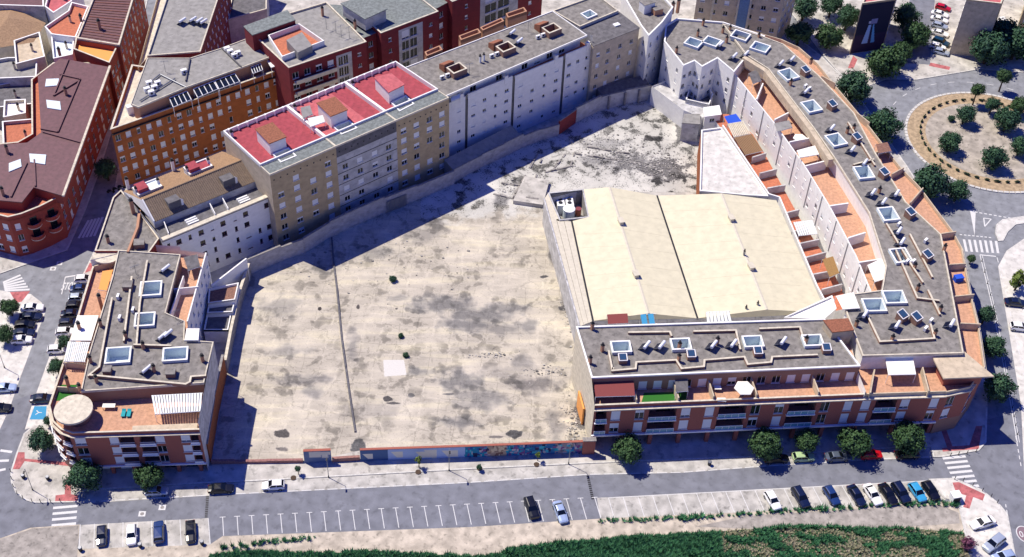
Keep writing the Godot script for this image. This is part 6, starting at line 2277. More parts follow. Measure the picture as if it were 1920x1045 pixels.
	for q in [Vector3(-62.23,18,-255.22), Vector3(-59.82,18,-255.67), Vector3(-58.26,18,-255.22), Vector3(-57.21,18,-254.77)]:
		solar_heater(t2, q, 0.95)
	# red brown roof in the top gap
	var bits := [
		[[-54.31,-271.73,-45.31,-276.58,-46.59,-289.17,-55.13,-291.78], "low grey house in the gap above the maroon wing", M.roof_dark, M.white_old, 8.0],
		[[-56.42,-281.16,-50.13,-284.95,-47.13,-295.37,-56.83,-295.37], "low ochre house at the top edge right of the grey flats", M.terrace, M.cream, 9.0]]
	for b in bits:
		var q := pg(b[0])
		var t := thing("town_house", b[1], "house", mid(q))
		walls(t, q, 0.0, b[4] + 0.5, b[3])
		g = Geo.new()
		g.flat(q, b[4])
		part("roof", g, b[2], t)
		parapet(t, q, b[4] - 0.1, b[4] + 0.5, b[3], M.cream, 0.2)

func make_town() -> void:
	# corner house with brown metal roof
	var low := pg([-78.76,-249.47,-80.61,-200.9,-83.4,-198.23,-86.67,-195.92,-89.11,-194.94,-102.32,-199.39,-109.59,-217.39,-99.26,-218.49,-93.02,-219.6,-90.7,-222.4,-95.58,-242.73,-92.02,-249.47])
	var t := thing("apartment_building", "red brick corner building with brown metal roof at the left junction", "building", mid(low))
	walls(t, low, 0.0, 10.2, M.brick_red, {0: {"cols": 13, "rows": [1.2, 4.2, 7.2], "w": 1.3, "h": 1.8, "shut": 0.4}, 3: {"cols": 1, "rows": [1.0, 4.2, 7.2], "w": 1.1, "h": 1.6}, 4: {"cols": 5, "rows": [1.0, 4.2, 7.2], "w": 1.3, "h": 1.6, "shut": 0.5}})
	for i in [1, 2]:
		pass
	for y in [3.7, 6.9]:
		for i in [1, 2]:
			var a := low[i]
			var b := low[i + 1]
			var o := outward(low, i)
			var c := (a + b) * 0.5
			var g0 := Geo.new()
			var p0 := PackedVector2Array()
			for k in 9:
				var an := PI * k / 8.0
				p0.append(c + (b - a).normalized() * (1.5 * cos(an)) + o * (1.3 * sin(an) + 0.01))
			g0.prism(p0, y, y + 0.2, true)
			var bal := part("balcony", g0, M.cream, t)
			g0 = Geo.new()
			g0.sides(p0, y + 0.2, y + 1.1)
			part("railing", g0, M.brick_red, bal)
			g0 = Geo.new()
			g0.box(Vector3(c.x, y + 0.2, c.y) + Vector3(o.x, 0, o.y) * 0.02, Vector3(1.5, 2.1, 0.06), atan2(o.x, o.y))
			part("balcony_door", g0, M.glass, bal)
	var g := Geo.new()
	g.flat(low, 10.0)
	part("terrace_floor", g, M.terrace_red, t)
	g = Geo.new()
	g.ring(low, 0.25, 9.9, 11.0)
	part("parapet", g, M.brick_red, t)
	g = Geo.new()
	g.ring(Geo.inset(low, -0.06), 0.36, 11.003, 11.1, true)
	part("coping", g, M.cream, t)
	var ph := pg([-89.87,-248.66,-77.86,-245.23,-78.38,-216.91,-78.6,-199.5,-85.21,-202.2,-86.49,-197.49,-98.83,-199.16,-102.53,-212.72,-95.56,-216.36,-90.05,-217.09,-87.89,-220.63,-93.39,-241.44])
	g = Geo.new()
	g.sides(Geo.inset(ph, 0.35), 9.9, 12.6)
	part("penthouse_wall", g, M.brick_red, t)
	# shallow metal roof with seams
	g = Geo.new()
	g.prism(ph, 12.55, 12.8, true)
	part("roof", g, M.roof_brown, t)
	g = Geo.new()
	for k in [[-87.76,-247.95,-88.07,-233.79], [-88.07,-233.79,-83.39,-239.91], [-83.47,-240.33,-84.22,-220.57], [-84.22,-220.57,-88.16,-221.7], [-78.39,-216.85,-87.44,-220.57], [-87.07,-211.05,-84.82,-202.32], [-88.44,-242,-83.72,-240.33], [-88.39,-209.98,-89.03,-198.94]]:
		g.slab(Vector2(k[0], k[1]), Vector2(k[2], k[3]), 0.3, 12.8, 13.15)
	part("roof_seams", g, M.roof_brown, t)
	g = Geo.new()
	g.slab(v2(Vector3(-77.61,13,-245.23)), v2(Vector3(-78.42,13,-199.16)), 0.5, 12.82, 13.2)
	part("gutter", g, M.cream, t)
	for q in [[-91.16,-240.19,-88.31,-240.39,-87.96,-237.71,-90.75,-237.3], [-89.37,-232.25,-86.16,-231.65,-85.23,-228.49,-88.46,-229.28], [-92.13,-209.85,-90.02,-211.28,-89.2,-208.79,-91.44,-207.03], [-88.64,-213.08,-84.95,-212.72,-84.45,-209.5,-87.75,-210.21]]:
		g = Geo.new()
		g.prism(pg(q), 12.8, 13.0)
		part("skylight", g, M.well, t)
	for q in [Vector3(-85.35,12.8,-234.33), Vector3(-93.31,12.8,-213.51), Vector3(-90.77,12.8,-199.73), Vector3(-90.16,12.8,-249.83)]:
		chimney(t, q, 1.8, 0.6)
	# long brown ribbed roof further up the street
	var p := pg([-86.96,-254.64,-76.44,-251.76,-76.91,-281.72,-86.49,-281.72])
	t = thing("apartment_building", "maroon walled building with ribbed brown roof up the left street", "building", mid(p))
	walls(t, p, 0.0, 13.8, M.brick_red, {1: {"cols": 9, "rows": [3.0, 6.0, 9.0, 11.6], "w": 1.2, "h": 1.6, "shut": 0.3}})
	g = Geo.new()
	g.prism(Geo.inset(p, -0.1), 13.8, 14.0, true)
	part("roof", g, M.roof_brown, t)
	for i in 26:
		g = Geo.new()
		var s := (i + 0.5) / 26.0
		g.slab(lerp2(p[0], p[3], s) + (p[1] - p[0]) * 0.06, lerp2(p[1], p[2], s) - (p[1] - p[0]) * 0.04, 0.14, 14.0, 14.16)
		part("roof_rib", g, M.roof_rust if i % 3 == 0 else M.patio_brown, t)
	parapet(t, p, 13.85, 14.4, M.cream, M.cream, 0.3)
	chimney(t, Vector3(-82.43,14,-258.92), 2.4, 0.7)
	chimney(t, Vector3(-87.56,14,-262.36), 1.6, 0.6)
	var p3 := pg([-87.25,-251.58,-87.74,-256.91,-77.12,-254.01,-77.84,-245.96])
	t = thing("apartment_building", "building with ochre roof terrace between the two brown roofs", "building", mid(p3))
	walls(t, p3, 0.0, 13.4, M.brick_red, {2: {"cols": 4, "rows": [3.0, 6.0, 9.0], "w": 1.2, "h": 1.6, "shut": 0.3}})
	g = Geo.new()
	g.flat(p3, 12.5)
	part("terrace_floor", g, M.canvas_orange, t)
	parapet(t, p3, 12.4, 13.4, M.terracotta, M.cream, 0.25)
	# small town houses on the far left
	var hs := [
		[[-117.28,-276.15,-109.83,-278.36,-99.98,-271.56,-101.01,-263.57,-111.83,-260.36], 7.5, M.cream, M.tile_orange, "cream house with hipped tiled roof at the far left edge", true],
		[[-105.12,-262.81,-99.77,-266.53,-96.09,-256.02,-102.2,-252.93], 8.0, M.cream, M.beige_pale, "cream house with small roof terrace right of the hipped roof", false],
		[[-110.63,-255.26,-105.48,-257.05,-98.43,-257.49,-96.75,-249.14,-107.56,-248.28], 7.0, M.white_old, M.roof_pale, "white house with pale grey roof left of the brown roof", false],
		[[-107.71,-247.4,-98.39,-250.41,-95.13,-240.69,-105.5,-238.84], 5.5, M.concrete, M.roof_dark, "low grey shed in the courtyard left of the brown roof", false],
		[[-101.96,-239.88,-97.16,-240.29,-95.9,-234.99,-100.58,-233.39], 7.0, M.cream, M.canvas, "house with white awning roof beside the brown roof's lower skylight", false],
		[[-98.43,-267.33,-94.23,-274.5,-94.27,-278.43,-89.6,-276.46,-89.91,-262.68,-96.14,-264.06], 9.0, M.white_wall, M.terrace_red, "white house with red tiled roof terrace by the ribbed roof", false],
		[[-96.49,-264.66,-90.98,-265.59,-89.67,-256.91,-93.86,-255.13], 8.0, M.white_wall, M.well, "white house with pale blue roof by the ochre terrace", false],
		[[-98.99,-228.49,-91.21,-229.66,-89.03,-221.21,-91.29,-218.97,-96.66,-220.09], 9.5, M.cream, M.terrace_red, "house with bright red terrace in the notch of the brown roof", false],
		[[-121.27,-292.72,-104.74,-292.72,-100.76,-276.46,-117.24,-277.44], 9.0, M.white_old, M.roof_brown, "house with dark brown roof in the top left corner", false],
		[[-100.5,-276.46,-101.37,-287.51,-94.01,-287.51,-94.37,-278.92,-97.72,-273.53], 9.0, M.white_wall, M.roof_pink, "white house with pink roof at the top edge", false]]
	for h in hs:
		var q := pg(h[0])
		var ht := thing("town_house", h[4], "house", mid(q))
		walls(ht, q, 0.0, h[1], h[2], {0: {"cols": 2, "rows": [1.2, 4.0], "w": 0.9, "h": 1.3}})
		if h[5]:
			var c := mid(q)
			g = Geo.new()
			var e := Geo.inset(q, -0.4)
			for i in e.size():
				var j := (i + 1) % e.size()
				g.tri(Vector3(e[i].x, h[1], e[i].y), Vector3(e[j].x, h[1], e[j].y), Vector3(c.x, h[1] + 2.6, c.z), Vector3.UP)
			part("roof", g, h[3], ht)
		else:
			g = Geo.new()
			g.flat(q, h[1] - 0.5)
			part("roof", g, h[3], ht)
			parapet(ht, q, h[1] - 0.55, h[1] + 0.3, h[2], M.white_paint, 0.22)
			var c := mid(q)
			chimney(ht, Vector3(c.x + 0.8, h[1] - 0.5, c.z), 1.6, 0.5, M.cream)

# ---------------------------------------------------------------- long curved right block
func make_right_block() -> void:
	var outer := pg([87.67,-147.74,92.34,-148.98,96.42,-153.78,98.3,-163.56,99.52,-173.38,101.47,-185.35,101.07,-190.22,98.06,-204.12,95.67,-210.77,93.94,-218.4,92.16,-225.97,88.38,-239.75,86.15,-248.85,83.12,-255.43,79.6,-258.81,66.39,-266.19])
	var inner := pg([63.02,-252.75,65.61,-241.8,71.01,-224.19,74.69,-209.46,77.13,-196.3,79.08,-181.75,79.66,-171.16] + [73.29,-165.55,72.67,-151.44] + [73,-147.12])
	var low := outer.duplicate()
	low.append_array(inner)
	var t := thing("apartment_block", "long curved white and brick block with grey roof along the right street", "building", mid(low))
	var yt := 10.6
	var no := outer.size()
	for i in low.size():
		var a := low[i]
		var b := low[(i + 1) % low.size()]
		var o := outward(low, i)
		if i < no - 1:
			# street side: brick with balconies over a recessed ground floor
			bay_facade(t, a, b, 3.7, 2, 3.3, yt, o, [["b", 0.6], ["w", 1.6], ["b", 2.0], ["d", 2.8]], M.brick)
			facade(t, a, b, 0.0, 3.7, o, M.terracotta_wall)
		elif i == low.size() - 1:
			bay_facade(t, a, b, 3.7, 2, 3.3, yt, o, [["w", 1.7], ["b", 0.8], ["g", 3.8], ["b", 0.7], ["w", 1.7], ["b", 3.6], ["w", 1.6], ["b", 0.8], ["g", 3.2]], M.brick)
			arcade(t, a, b, o)
		elif i >= no and i < no + 6:
			var n := maxi(2, int(a.distance_to(b) / 3.2))
			facade(t, a, b, 0.0, 12.6, o, M.white_wall, {"cols": n, "rows": [5.4, 7.9, 10.3], "w": 0.95, "h": 1.2, "shut": 0.92, "skip": 0.1})
			# drainpipes
			for k in [0.3, 0.75]:
				var q := lerp2(a, b, k) + o * 0.1
				var dp := Geo.new()
				dp.tube(Vector3(q.x, 4.5, q.y), Vector3(q.x, 12.6, q.y), 0.08, 0.08, 5)
				part("drainpipe", dp, M.metal, t)
		else:
			facade(t, a, b, 0.0, 12.6, o, M.white_wall)
	var g := Geo.new()
	g.flat(low, yt)
	part("terrace_floor", g, M.terrace, t)
	for i in no - 1:
		var o := outward(low, i)
		g = Geo.new()
		g.slab(outer[i] - o * 0.3, outer[i + 1] - o * 0.3, 0.2, yt + 0.1, yt + 0.8 + 0.002 * i)
		part("parapet", g, M.beige_pale, t)
		g = Geo.new()
		g.slab(outer[i] - o * 0.05, outer[i + 1] - o * 0.05, 0.6, yt - 0.1 + 0.003 * i, yt + 0.1 + 0.003 * i)
		part("cornice", g, M.cream, t)
	var ol := outward(low, low.size() - 1)
	g = Geo.new()
	g.slab(low[low.size() - 1] - ol * 0.12, low[0] - ol * 0.12, 0.9, yt - 0.15, yt + 0.07)
	part("cornice", g, M.cream, t)
	g = Geo.new()
	g.slab(low[low.size() - 1] - ol * 0.4, low[0] - ol * 0.4, 0.2, yt + 0.075, yt + 0.85)
	part("parapet", g, M.beige_pale, t)
	for i in range(no, no + 6):
		var o := outward(low, i)
		g = Geo.new()
		g.slab(low[i] - o * 0.15, low[i + 1] - o * 0.15, 0.24, yt, 12.62)
		part("parapet", g, M.white_wall, t)
	# penthouse storey and roof
	var ph := pg([65.38,-260.67,74.04,-255.23,78.08,-252.12,83.65,-239.51,88.4,-225.52,89.7,-211.56,92.01,-195.76,96.39,-186,94,-169.82,91.67,-154.57,73.68,-153.93,73.2,-165.36,75.5,-169.4,81.11,-170.39,83.54,-177.05,83.95,-192.5,80.84,-209.96,78.59,-220.19,72.82,-242.23,68.78,-247.76])
	var pm := pg([65.38,-260.67,91.67,-154.57])
	var dirs := []
	var wl := []
	for q in [[[68.54,-255.23], [65.38,-260.67,74.04,-255.23]], [[72.31,-250.37], [65.38,-260.67,74.04,-255.23]], [[76.79,-239.51], [78.08,-252.12,83.65,-239.51]], [[79.5,-227.46], [83.65,-239.51,88.4,-225.52]], [[82.28,-215.55], [83.65,-239.51,88.4,-225.52]], [[85.63,-204.7], [89.7,-211.56,92.01,-195.76]], [[87.47,-191.7], [89.7,-211.56,92.01,-195.76]], [[86.83,-179.58], [89.7,-211.56,92.01,-195.76]], [[78.51,-166.19], [73.68,-153.93,91.67,-154.57]], [[82.77,-168.27], [73.68,-153.93,91.67,-154.57]]]:
		var d := pg(q[1])
		wl.append(rect(Vector2(q[0][0], q[0][1]), 1.75, 1.45, d[1] - d[0]))
	g = Geo.new()
	g.sides(Geo.inset(ph, 0.1), yt, 14.1)
	part("penthouse_wall", g, M.white_wall, t)
	part("roof", roof_geo(ph, wl, 14.2), M.roof_grey, t)
	for w in wl:
		light_well(t, w, 14.2, 0.6)
	g = Geo.new()
	g.ring(Geo.inset(ph, -0.1), 0.25, 13.9, 14.42, true)
	part("parapet", g, M.cream, t)
	# broad ochre topped wall along the roof's inner edge
	var cp := pg([68.34,-246.89,72.5,-241.37,78.26,-219.42,80.28,-209.23])
	for i in 3:
		g = Geo.new()
		g.slab(cp[i] + Vector2(-0.4, 0.2), cp[i + 1] + Vector2(-0.4, 0.2), 1.1, 12.6, 14.6 + 0.004 * i)
		part("ledge", g, M.beige_pale, t)
	for run in [[84.06,-207.29,88.69,-209.05], [86.41,-188.96,88.26,-176.74,89.13,-172.37], [90.22,-185.82,91.32,-173.81], [76.64,-163.97,77.39,-157.02,87.35,-157.8,87.62,-161.26], [86.35,-181.22,87.01,-168.11,90.77,-167.42], [89.55,-170.23,90.01,-163.97], [86.24,-221.87,88.49,-207.29]]:
		upstand(t, run, 14.15, 14.7)
	for q in [Vector3(80.64,14.2,-240.14), Vector3(83.9,14.2,-227.26), Vector3(86.58,14.2,-215.55), Vector3(89.48,14.2,-203.84), Vector3(91.63,14.2,-191.37), Vector3(91.69,14.2,-178.99), Vector3(82.78,14.2,-162.9), Vector3(85.17,14.2,-162.35)]:
		roof_lantern(t, q, 0.6, 1.6, 1.3, 0.5)
	for q in [Vector3(77.87,14.2,-245.19), Vector3(75,14.2,-243.49), Vector3(78.58,14.2,-232.79), Vector3(81.41,14.2,-219.44), Vector3(85.66,14.2,-207.66), Vector3(86.53,14.2,-195.27), Vector3(87.33,14.2,-186.47), Vector3(87.17,14.2,-183.37), Vector3(75.38,14.2,-163.71), Vector3(80.56,14.2,-161.01), Vector3(90.55,14.2,-161.41), Vector3(85.05,14.2,-198.08), Vector3(89.72,14.2,-197.75), Vector3(84.11,14.2,-212.1)]:
		solar_heater(t, q, 0.95)
	for q in [Vector3(76.6,14.2,-236.02), Vector3(82.83,14.2,-244.34), Vector3(86.9,14.2,-219.44), Vector3(85.32,14.2,-218.51), Vector3(88.64,14.2,-176.32), Vector3(87.72,14.2,-170.53), Vector3(79.7,14.2,-157.56), Vector3(87.72,14.2,-158.88), Vector3(87.38,14.2,-198.75), Vector3(90.36,14.2,-164.94), Vector3(74.13,14.2,-161.28), Vector3(95.77,14.2,-181.55)]:
		chimney(t, q, 1.3, 0.5)
	for q in [Vector3(87.64,14.2,-177.94), Vector3(88.86,14.2,-177.94), Vector3(88.82,14.2,-188.67), Vector3(92.78,14.2,-183.84), Vector3(87.96,14.2,-162.22), Vector3(86.44,14.2,-160.21), Vector3(79.73,14.2,-235.01), Vector3(80.36,14.2,-234)]:
		ac_unit(t, q, 0.8)
	# walls between the street terraces
	for k in [[91,-214.48,93.83,-216.3], [92.74,-207.34,95.73,-209.46], [94.14,-198.13,98.01,-202.85], [97.84,-188.72,100.98,-189.36], [96.91,-179.8,100.2,-180.1], [95.15,-171.02,99.34,-171.6], [90.27,-228.62,92.22,-224.94], [85.42,-242.6,87.96,-239.68], [94.55,-164.05,98.21,-163.78]]:
		g = Geo.new()
		g.slab(Vector2(k[0], k[1]), Vector2(k[2], k[3]), 0.22, yt, 12.2)
		part("dividing_wall", g, M.beige_pale, t)
	# walls across the yard side terraces
	for k in [[71.15,-238.55,68.65,-232.47], [74.83,-227.55,71.32,-225.03], [78.16,-218.61,73.07,-217.12], [79.71,-210.78,74.86,-209], [81.11,-197.03,77.25,-196.21], [82.49,-188.15,78.76,-186.59], [83.57,-180.45,79.24,-179.55]]:
		g = Geo.new()
		g.slab(Vector2(k[0], k[1]), Vector2(k[2], k[3]), 0.3, yt, 13.0)
		part("dividing_wall", g, M.white_wall, t)
	# ochre corner roof
	var cr := pg([86.38,-154.09,92.16,-156.03,95.94,-149.66,86.91,-149.16])
	g = Geo.new()
	g.prism(cr, 13.3, 13.6, true)
	part("corner_roof", g, M.beige_pale, t)
	g = Geo.new()
	g.sides(Geo.inset(cr, 0.9), yt, 13.3)
	part("corner_wall", g, M.brick, t)
	for k in [[75.95,-152.6,73.89,-147.1], [84.64,-153.11,84.25,-147.47]]:
		g = Geo.new()
		g.slab(Vector2(k[0], k[1]), Vector2(k[2], k[3]), 0.22, yt, 12.2)
		part("dividing_wall", g, M.beige_pale, t)
	terrace_awning("terrace_awning", "large white square awning on the right front corner terrace", [78.05,-154.38,83,-154.38,82.6,-150.69,77.68,-150.57], 13.2, 13.0, M.canvas)
	terrace_awning("terrace_awning", "white awning over a yard side terrace, nearest the front block", [80.27,-177.9,83.36,-179.69,84.23,-174.95,80.64,-173.5], 13.8, 13.6, M.canvas)
	terrace_awning("terrace_awning", "white awning over a yard side terrace halfway up the right block", [73.72,-213.29,77.89,-214.93,78.23,-212.21,73.97,-211.14], 13.7, 13.5, M.canvas)
	terrace_awning("terrace_awning", "grey awning at the far end of the right block's yard terraces", [70.76,-222.94,74.22,-224.09,74.47,-221.8,70.96,-220.3], 13.5, 13.3, M.roof_pale)
	terrace_awning("terrace_awning", "dark mauve awning at the right block's farthest yard terrace", [68.38,-241.7,70.61,-243.38,70.85,-239.2,68.71,-237.97], 13.5, 13.3, M.roof_dark)
	terrace_awning("terrace_awning", "white awning roof at the inner corner of the right and front blocks", [71.9,-168.29,75.38,-169.28,75.64,-165.24,72.44,-164.96], 15.0, 14.9, M.canvas)
	terrace_awning("terrace_awning", "dark brown awning over a street terrace facing the roundabout", [91.26,-216.24,93.94,-216.98,94.12,-214.05,91.23,-213.33], 13.0, 12.9, M.patio_brown)
	var b := thing("storage_box", "blue storage box on a street terrace of the right block", "box", Vector3(98.14,10.6,-176.97))
	g = Geo.new()
	g.box(Vector3(98.14,10.6,-176.97), Vector3(1.6, 1.0, 1.1), 0.2)
	part("body", g, M.canvas_blue, b)
	g = Geo.new()
	g.box(Vector3(98.14,10.6,-176.97) + Vector3(0, 1.003, 0), Vector3(1.7, 0.1, 1.2), 0.2)
	part("lid", g, M.canvas_blue, b)
	parasol("parasol", "white parasol on a yard side terrace of the right block", Vector3(75.73,10.6,-219.06), 1.5, 2.3)
	make_patios()
	make_stepped_white()

func make_patios() -> void:
	var p := pg([60.39,-238.21,64.56,-238.21,68.91,-230.61,70.37,-223.29,72.58,-209.41,73.93,-201.31,76.68,-190.02,77.87,-181.19,78.15,-175.4,73.74,-174.24,72.72,-180.29,70.29,-206.96,68.28,-208.36,62.19,-232.39])
	var t := thing("patio_row", "row of red tiled patios between the warehouse and the white curved block", "patio", mid(p))
	var g := Geo.new()
	g.sides(p, 0.0, 4.6)
	part("wall", g, M.white_wall, t)
	g = Geo.new()
	g.flat(p, 4.6)
	part("floor", g, M.terrace_red, t)
	g = Geo.new()
	var e := pg([61.84,-231.08,67.89,-207.18,69.96,-206.14,72.31,-179.27,73.33,-173.25])
	for i in e.size() - 1:
		g.slab(e[i], e[i + 1], 0.3, 4.4, 6.9 + 0.004 * i)
	part("parapet", g, M.white_wall, t)
	for k in [[66.72,-220.16,70.03,-221.65], [67.39,-214.64,71.35,-216.1], [68.11,-209.64,72.18,-210.7], [70.22,-201.52,73.57,-202.71], [70.66,-195.7,74.43,-197.01], [71.49,-192.13,75.78,-193.42], [71.96,-188,76.38,-189.58], [72.24,-183.05,77.06,-184.27], [73.26,-178.83,77.57,-180.32]]:
		g = Geo.new()
		g.slab(Vector2(k[0], k[1]), Vector2(k[2], k[3]), 0.3, 4.6, 6.4)
		part("dividing_wall", g, M.white_old, t)
	terrace_awning("patio_cover", "cream slatted patio cover right of the pale annex roof", [62.82,-231.01,66.58,-232,67.57,-227.88,63.54,-226.53], 7.3, 7.0, M.cream, 10)
	terrace_awning("patio_cover", "brown ribbed patio cover below the cream slatted one", [63.6,-226.14,67.74,-227.49,69.34,-221.77,65.1,-220.27], 7.2, 6.9, M.wood, 12)
	terrace_awning("patio_cover", "blue tarpaulin over the farthest patio", [62.57,-233.99,65.39,-234.99,66.34,-232,63.13,-231.4], 7.1, 7.0, M.canvas_blue)
	terrace_awning("patio_cover", "pale ribbed metal patio cover beside the warehouse roof", [71.23,-197.75,75.32,-198.42,75.6,-194.47,71.55,-193.82], 7.2, 7.0, M.sheet, 9)
	terrace_awning("patio_cover", "straw coloured cane patio cover near the front block", [74.8,-186.51,77.13,-187.45,77.4,-182.81,75.24,-181.6], 7.2, 7.0, M.cane)

func make_stepped_white() -> void:
	var p := pg([54.94,-263.69,51.76,-260.68,50.56,-253.91,53.74,-243.94,56.56,-245.85,57.94,-243.51,61.99,-246.92,64.91,-241.41,69.2,-248.21,74.56,-256.14,65.68,-262.06])
	var t := thing("apartment_building", "white stepped flats with flat grey roof at the yard's far right corner", "building", mid(p))
	var specs := {}
	for i in p.size():
		specs[i] = {"cols": 2, "rows": [4.5, 7.4, 10.3], "w": 0.9, "h": 1.2, "shut": 0.3}
	walls(t, p, 0.0, 13.8, M.white_wall, specs)
	var wl := []
	for q in [[61.61,-253.47], [57.31,-253.02]]:
		wl.append(rect(Vector2(q[0], q[1]), 1.6, 1.4, p[9] - p[10]))
	part("roof", roof_geo(p, wl, 13.6), M.roof_grey, t)
	for w in wl:
		light_well(t, w, 13.6, 0.7)
	parapet(t, p, 13.5, 14.0, M.white_wall, M.white_paint, 0.25)
	for q in [Vector3(58.8,13.6,-256.59), Vector3(60.71,13.6,-261.14), Vector3(64.92,13.6,-257.95), Vector3(65.17,13.6,-253.91), Vector3(52.87,13.6,-249.51), Vector3(66.63,13.6,-258.4), Vector3(72.89,13.6,-255.25)]:
		chimney(t, q, 1.5, 0.45)
	for q in [Vector3(62.78,13.6,-252.14), Vector3(65.13,13.6,-247.35), Vector3(67.97,13.6,-248.21)]:
		solar_heater(t, q, 0.95)
	# court in the notch
	var c := pg([57.36,-249.7,60.18,-251.87,61.81,-244.17,60.21,-240.01,55.08,-242.08])
	var ct := thing("back_annex", "white low annex with dark court below the stepped white flats", "annex", mid(c))
	var g := Geo.new()
	g.sides(c, 0.0, 6.0)
	g.ring(c, 0.25, 5.0, 6.0)
	part("wall", g, M.white_wall, ct)
	g = Geo.new()
	g.flat(Geo.inset(c, 0.2), 4.0)
	part("roof", g, M.roof_dark, ct)
	# tall white neighbour on the left
	var q2 := pg([42.02,-270.18,45.01,-256.19,46.38,-251.73,50.29,-257.55,53.61,-264,48.5,-277.53])
	var t2 := thing("apartment_building", "tall plain white building beside the beige end building", "building", mid(q2))
	walls(t2, q2, 0.0, 16.6, M.white_wall, {2: {"cols": 2, "rows": [4.0, 7.0, 10.0, 13.0], "w": 1.0, "h": 1.2, "shut": 0.2}, 1: {"cols": 1, "rows": [7.0, 10.0, 13.0], "w": 1.0, "h": 1.2}})
	g = Geo.new()
	g.flat(q2, 16.4)
	part("roof", g, M.roof_grey, t2)
	parapet(t2, q2, 16.3, 16.9, M.white_wall, M.white_paint, 0.25)
	vent_box(t2, Vector3(47.18,16.4,-263.23), Vector3(3.0, 2.4, 2.2), 0.5, M.white_wall)
	vent_box(t2, Vector3(49.58,16.4,-262.07), Vector3(2.2, 1.4, 1.6), 0.4, M.terracotta)
	chimney(t2, Vector3(55.34,13.6,-266.73), 3.5, 0.6)
	chimney(t2, Vector3(53.99,13.6,-266.26), 3.0, 0.6)
	# ground floor part with its own roof at the yard corner
	var b := pg([48,-248.32,51.81,-250.69,55.64,-243.45,60.86,-241.79,61.72,-237.68,58.06,-236.06,54.29,-238.9])
	var t3 := thing("back_annex", "long low white annex right behind the brick-coped yard wall", "annex", mid(b))
	walls(t3, b, 0.0, 5.2, M.white_wall)
	g = Geo.new()
	g.flat(b, 4.8)
	part("roof", g, M.white_old, t3)
	var k := pg([54.25,-237.14,57.67,-237.14,57.16,-233.52,53.34,-233.92])
	var t4 := thing("garden_shed", "small grey flat roofed shed at the yard's upper right corner", "shed", mid(k))
	walls(t4, k, 0.0, 5.2, M.white_old)
	g = Geo.new()
	g.prism(Geo.inset(k, -0.15), 5.2, 5.4, true)
	part("roof", g, M.roof_pale, t4)
	var w := pg([58.67,-238.23,62.22,-239.05,62.21,-235.8,58.45,-234.99])
	var t5 := thing("garden_shed", "white cube shed above the blue tarpaulin", "shed", mid(w))
	walls(t5, w, 0.0, 6.2, M.white_wall, {2: {"cols": 1, "rows": [4.4], "w": 1.2, "h": 1.0, "shut": 0.0}})
	g = Geo.new()
	g.prism(Geo.inset(w, -0.15), 6.2, 6.4, true)
	part("roof", g, M.white_paint, t5)

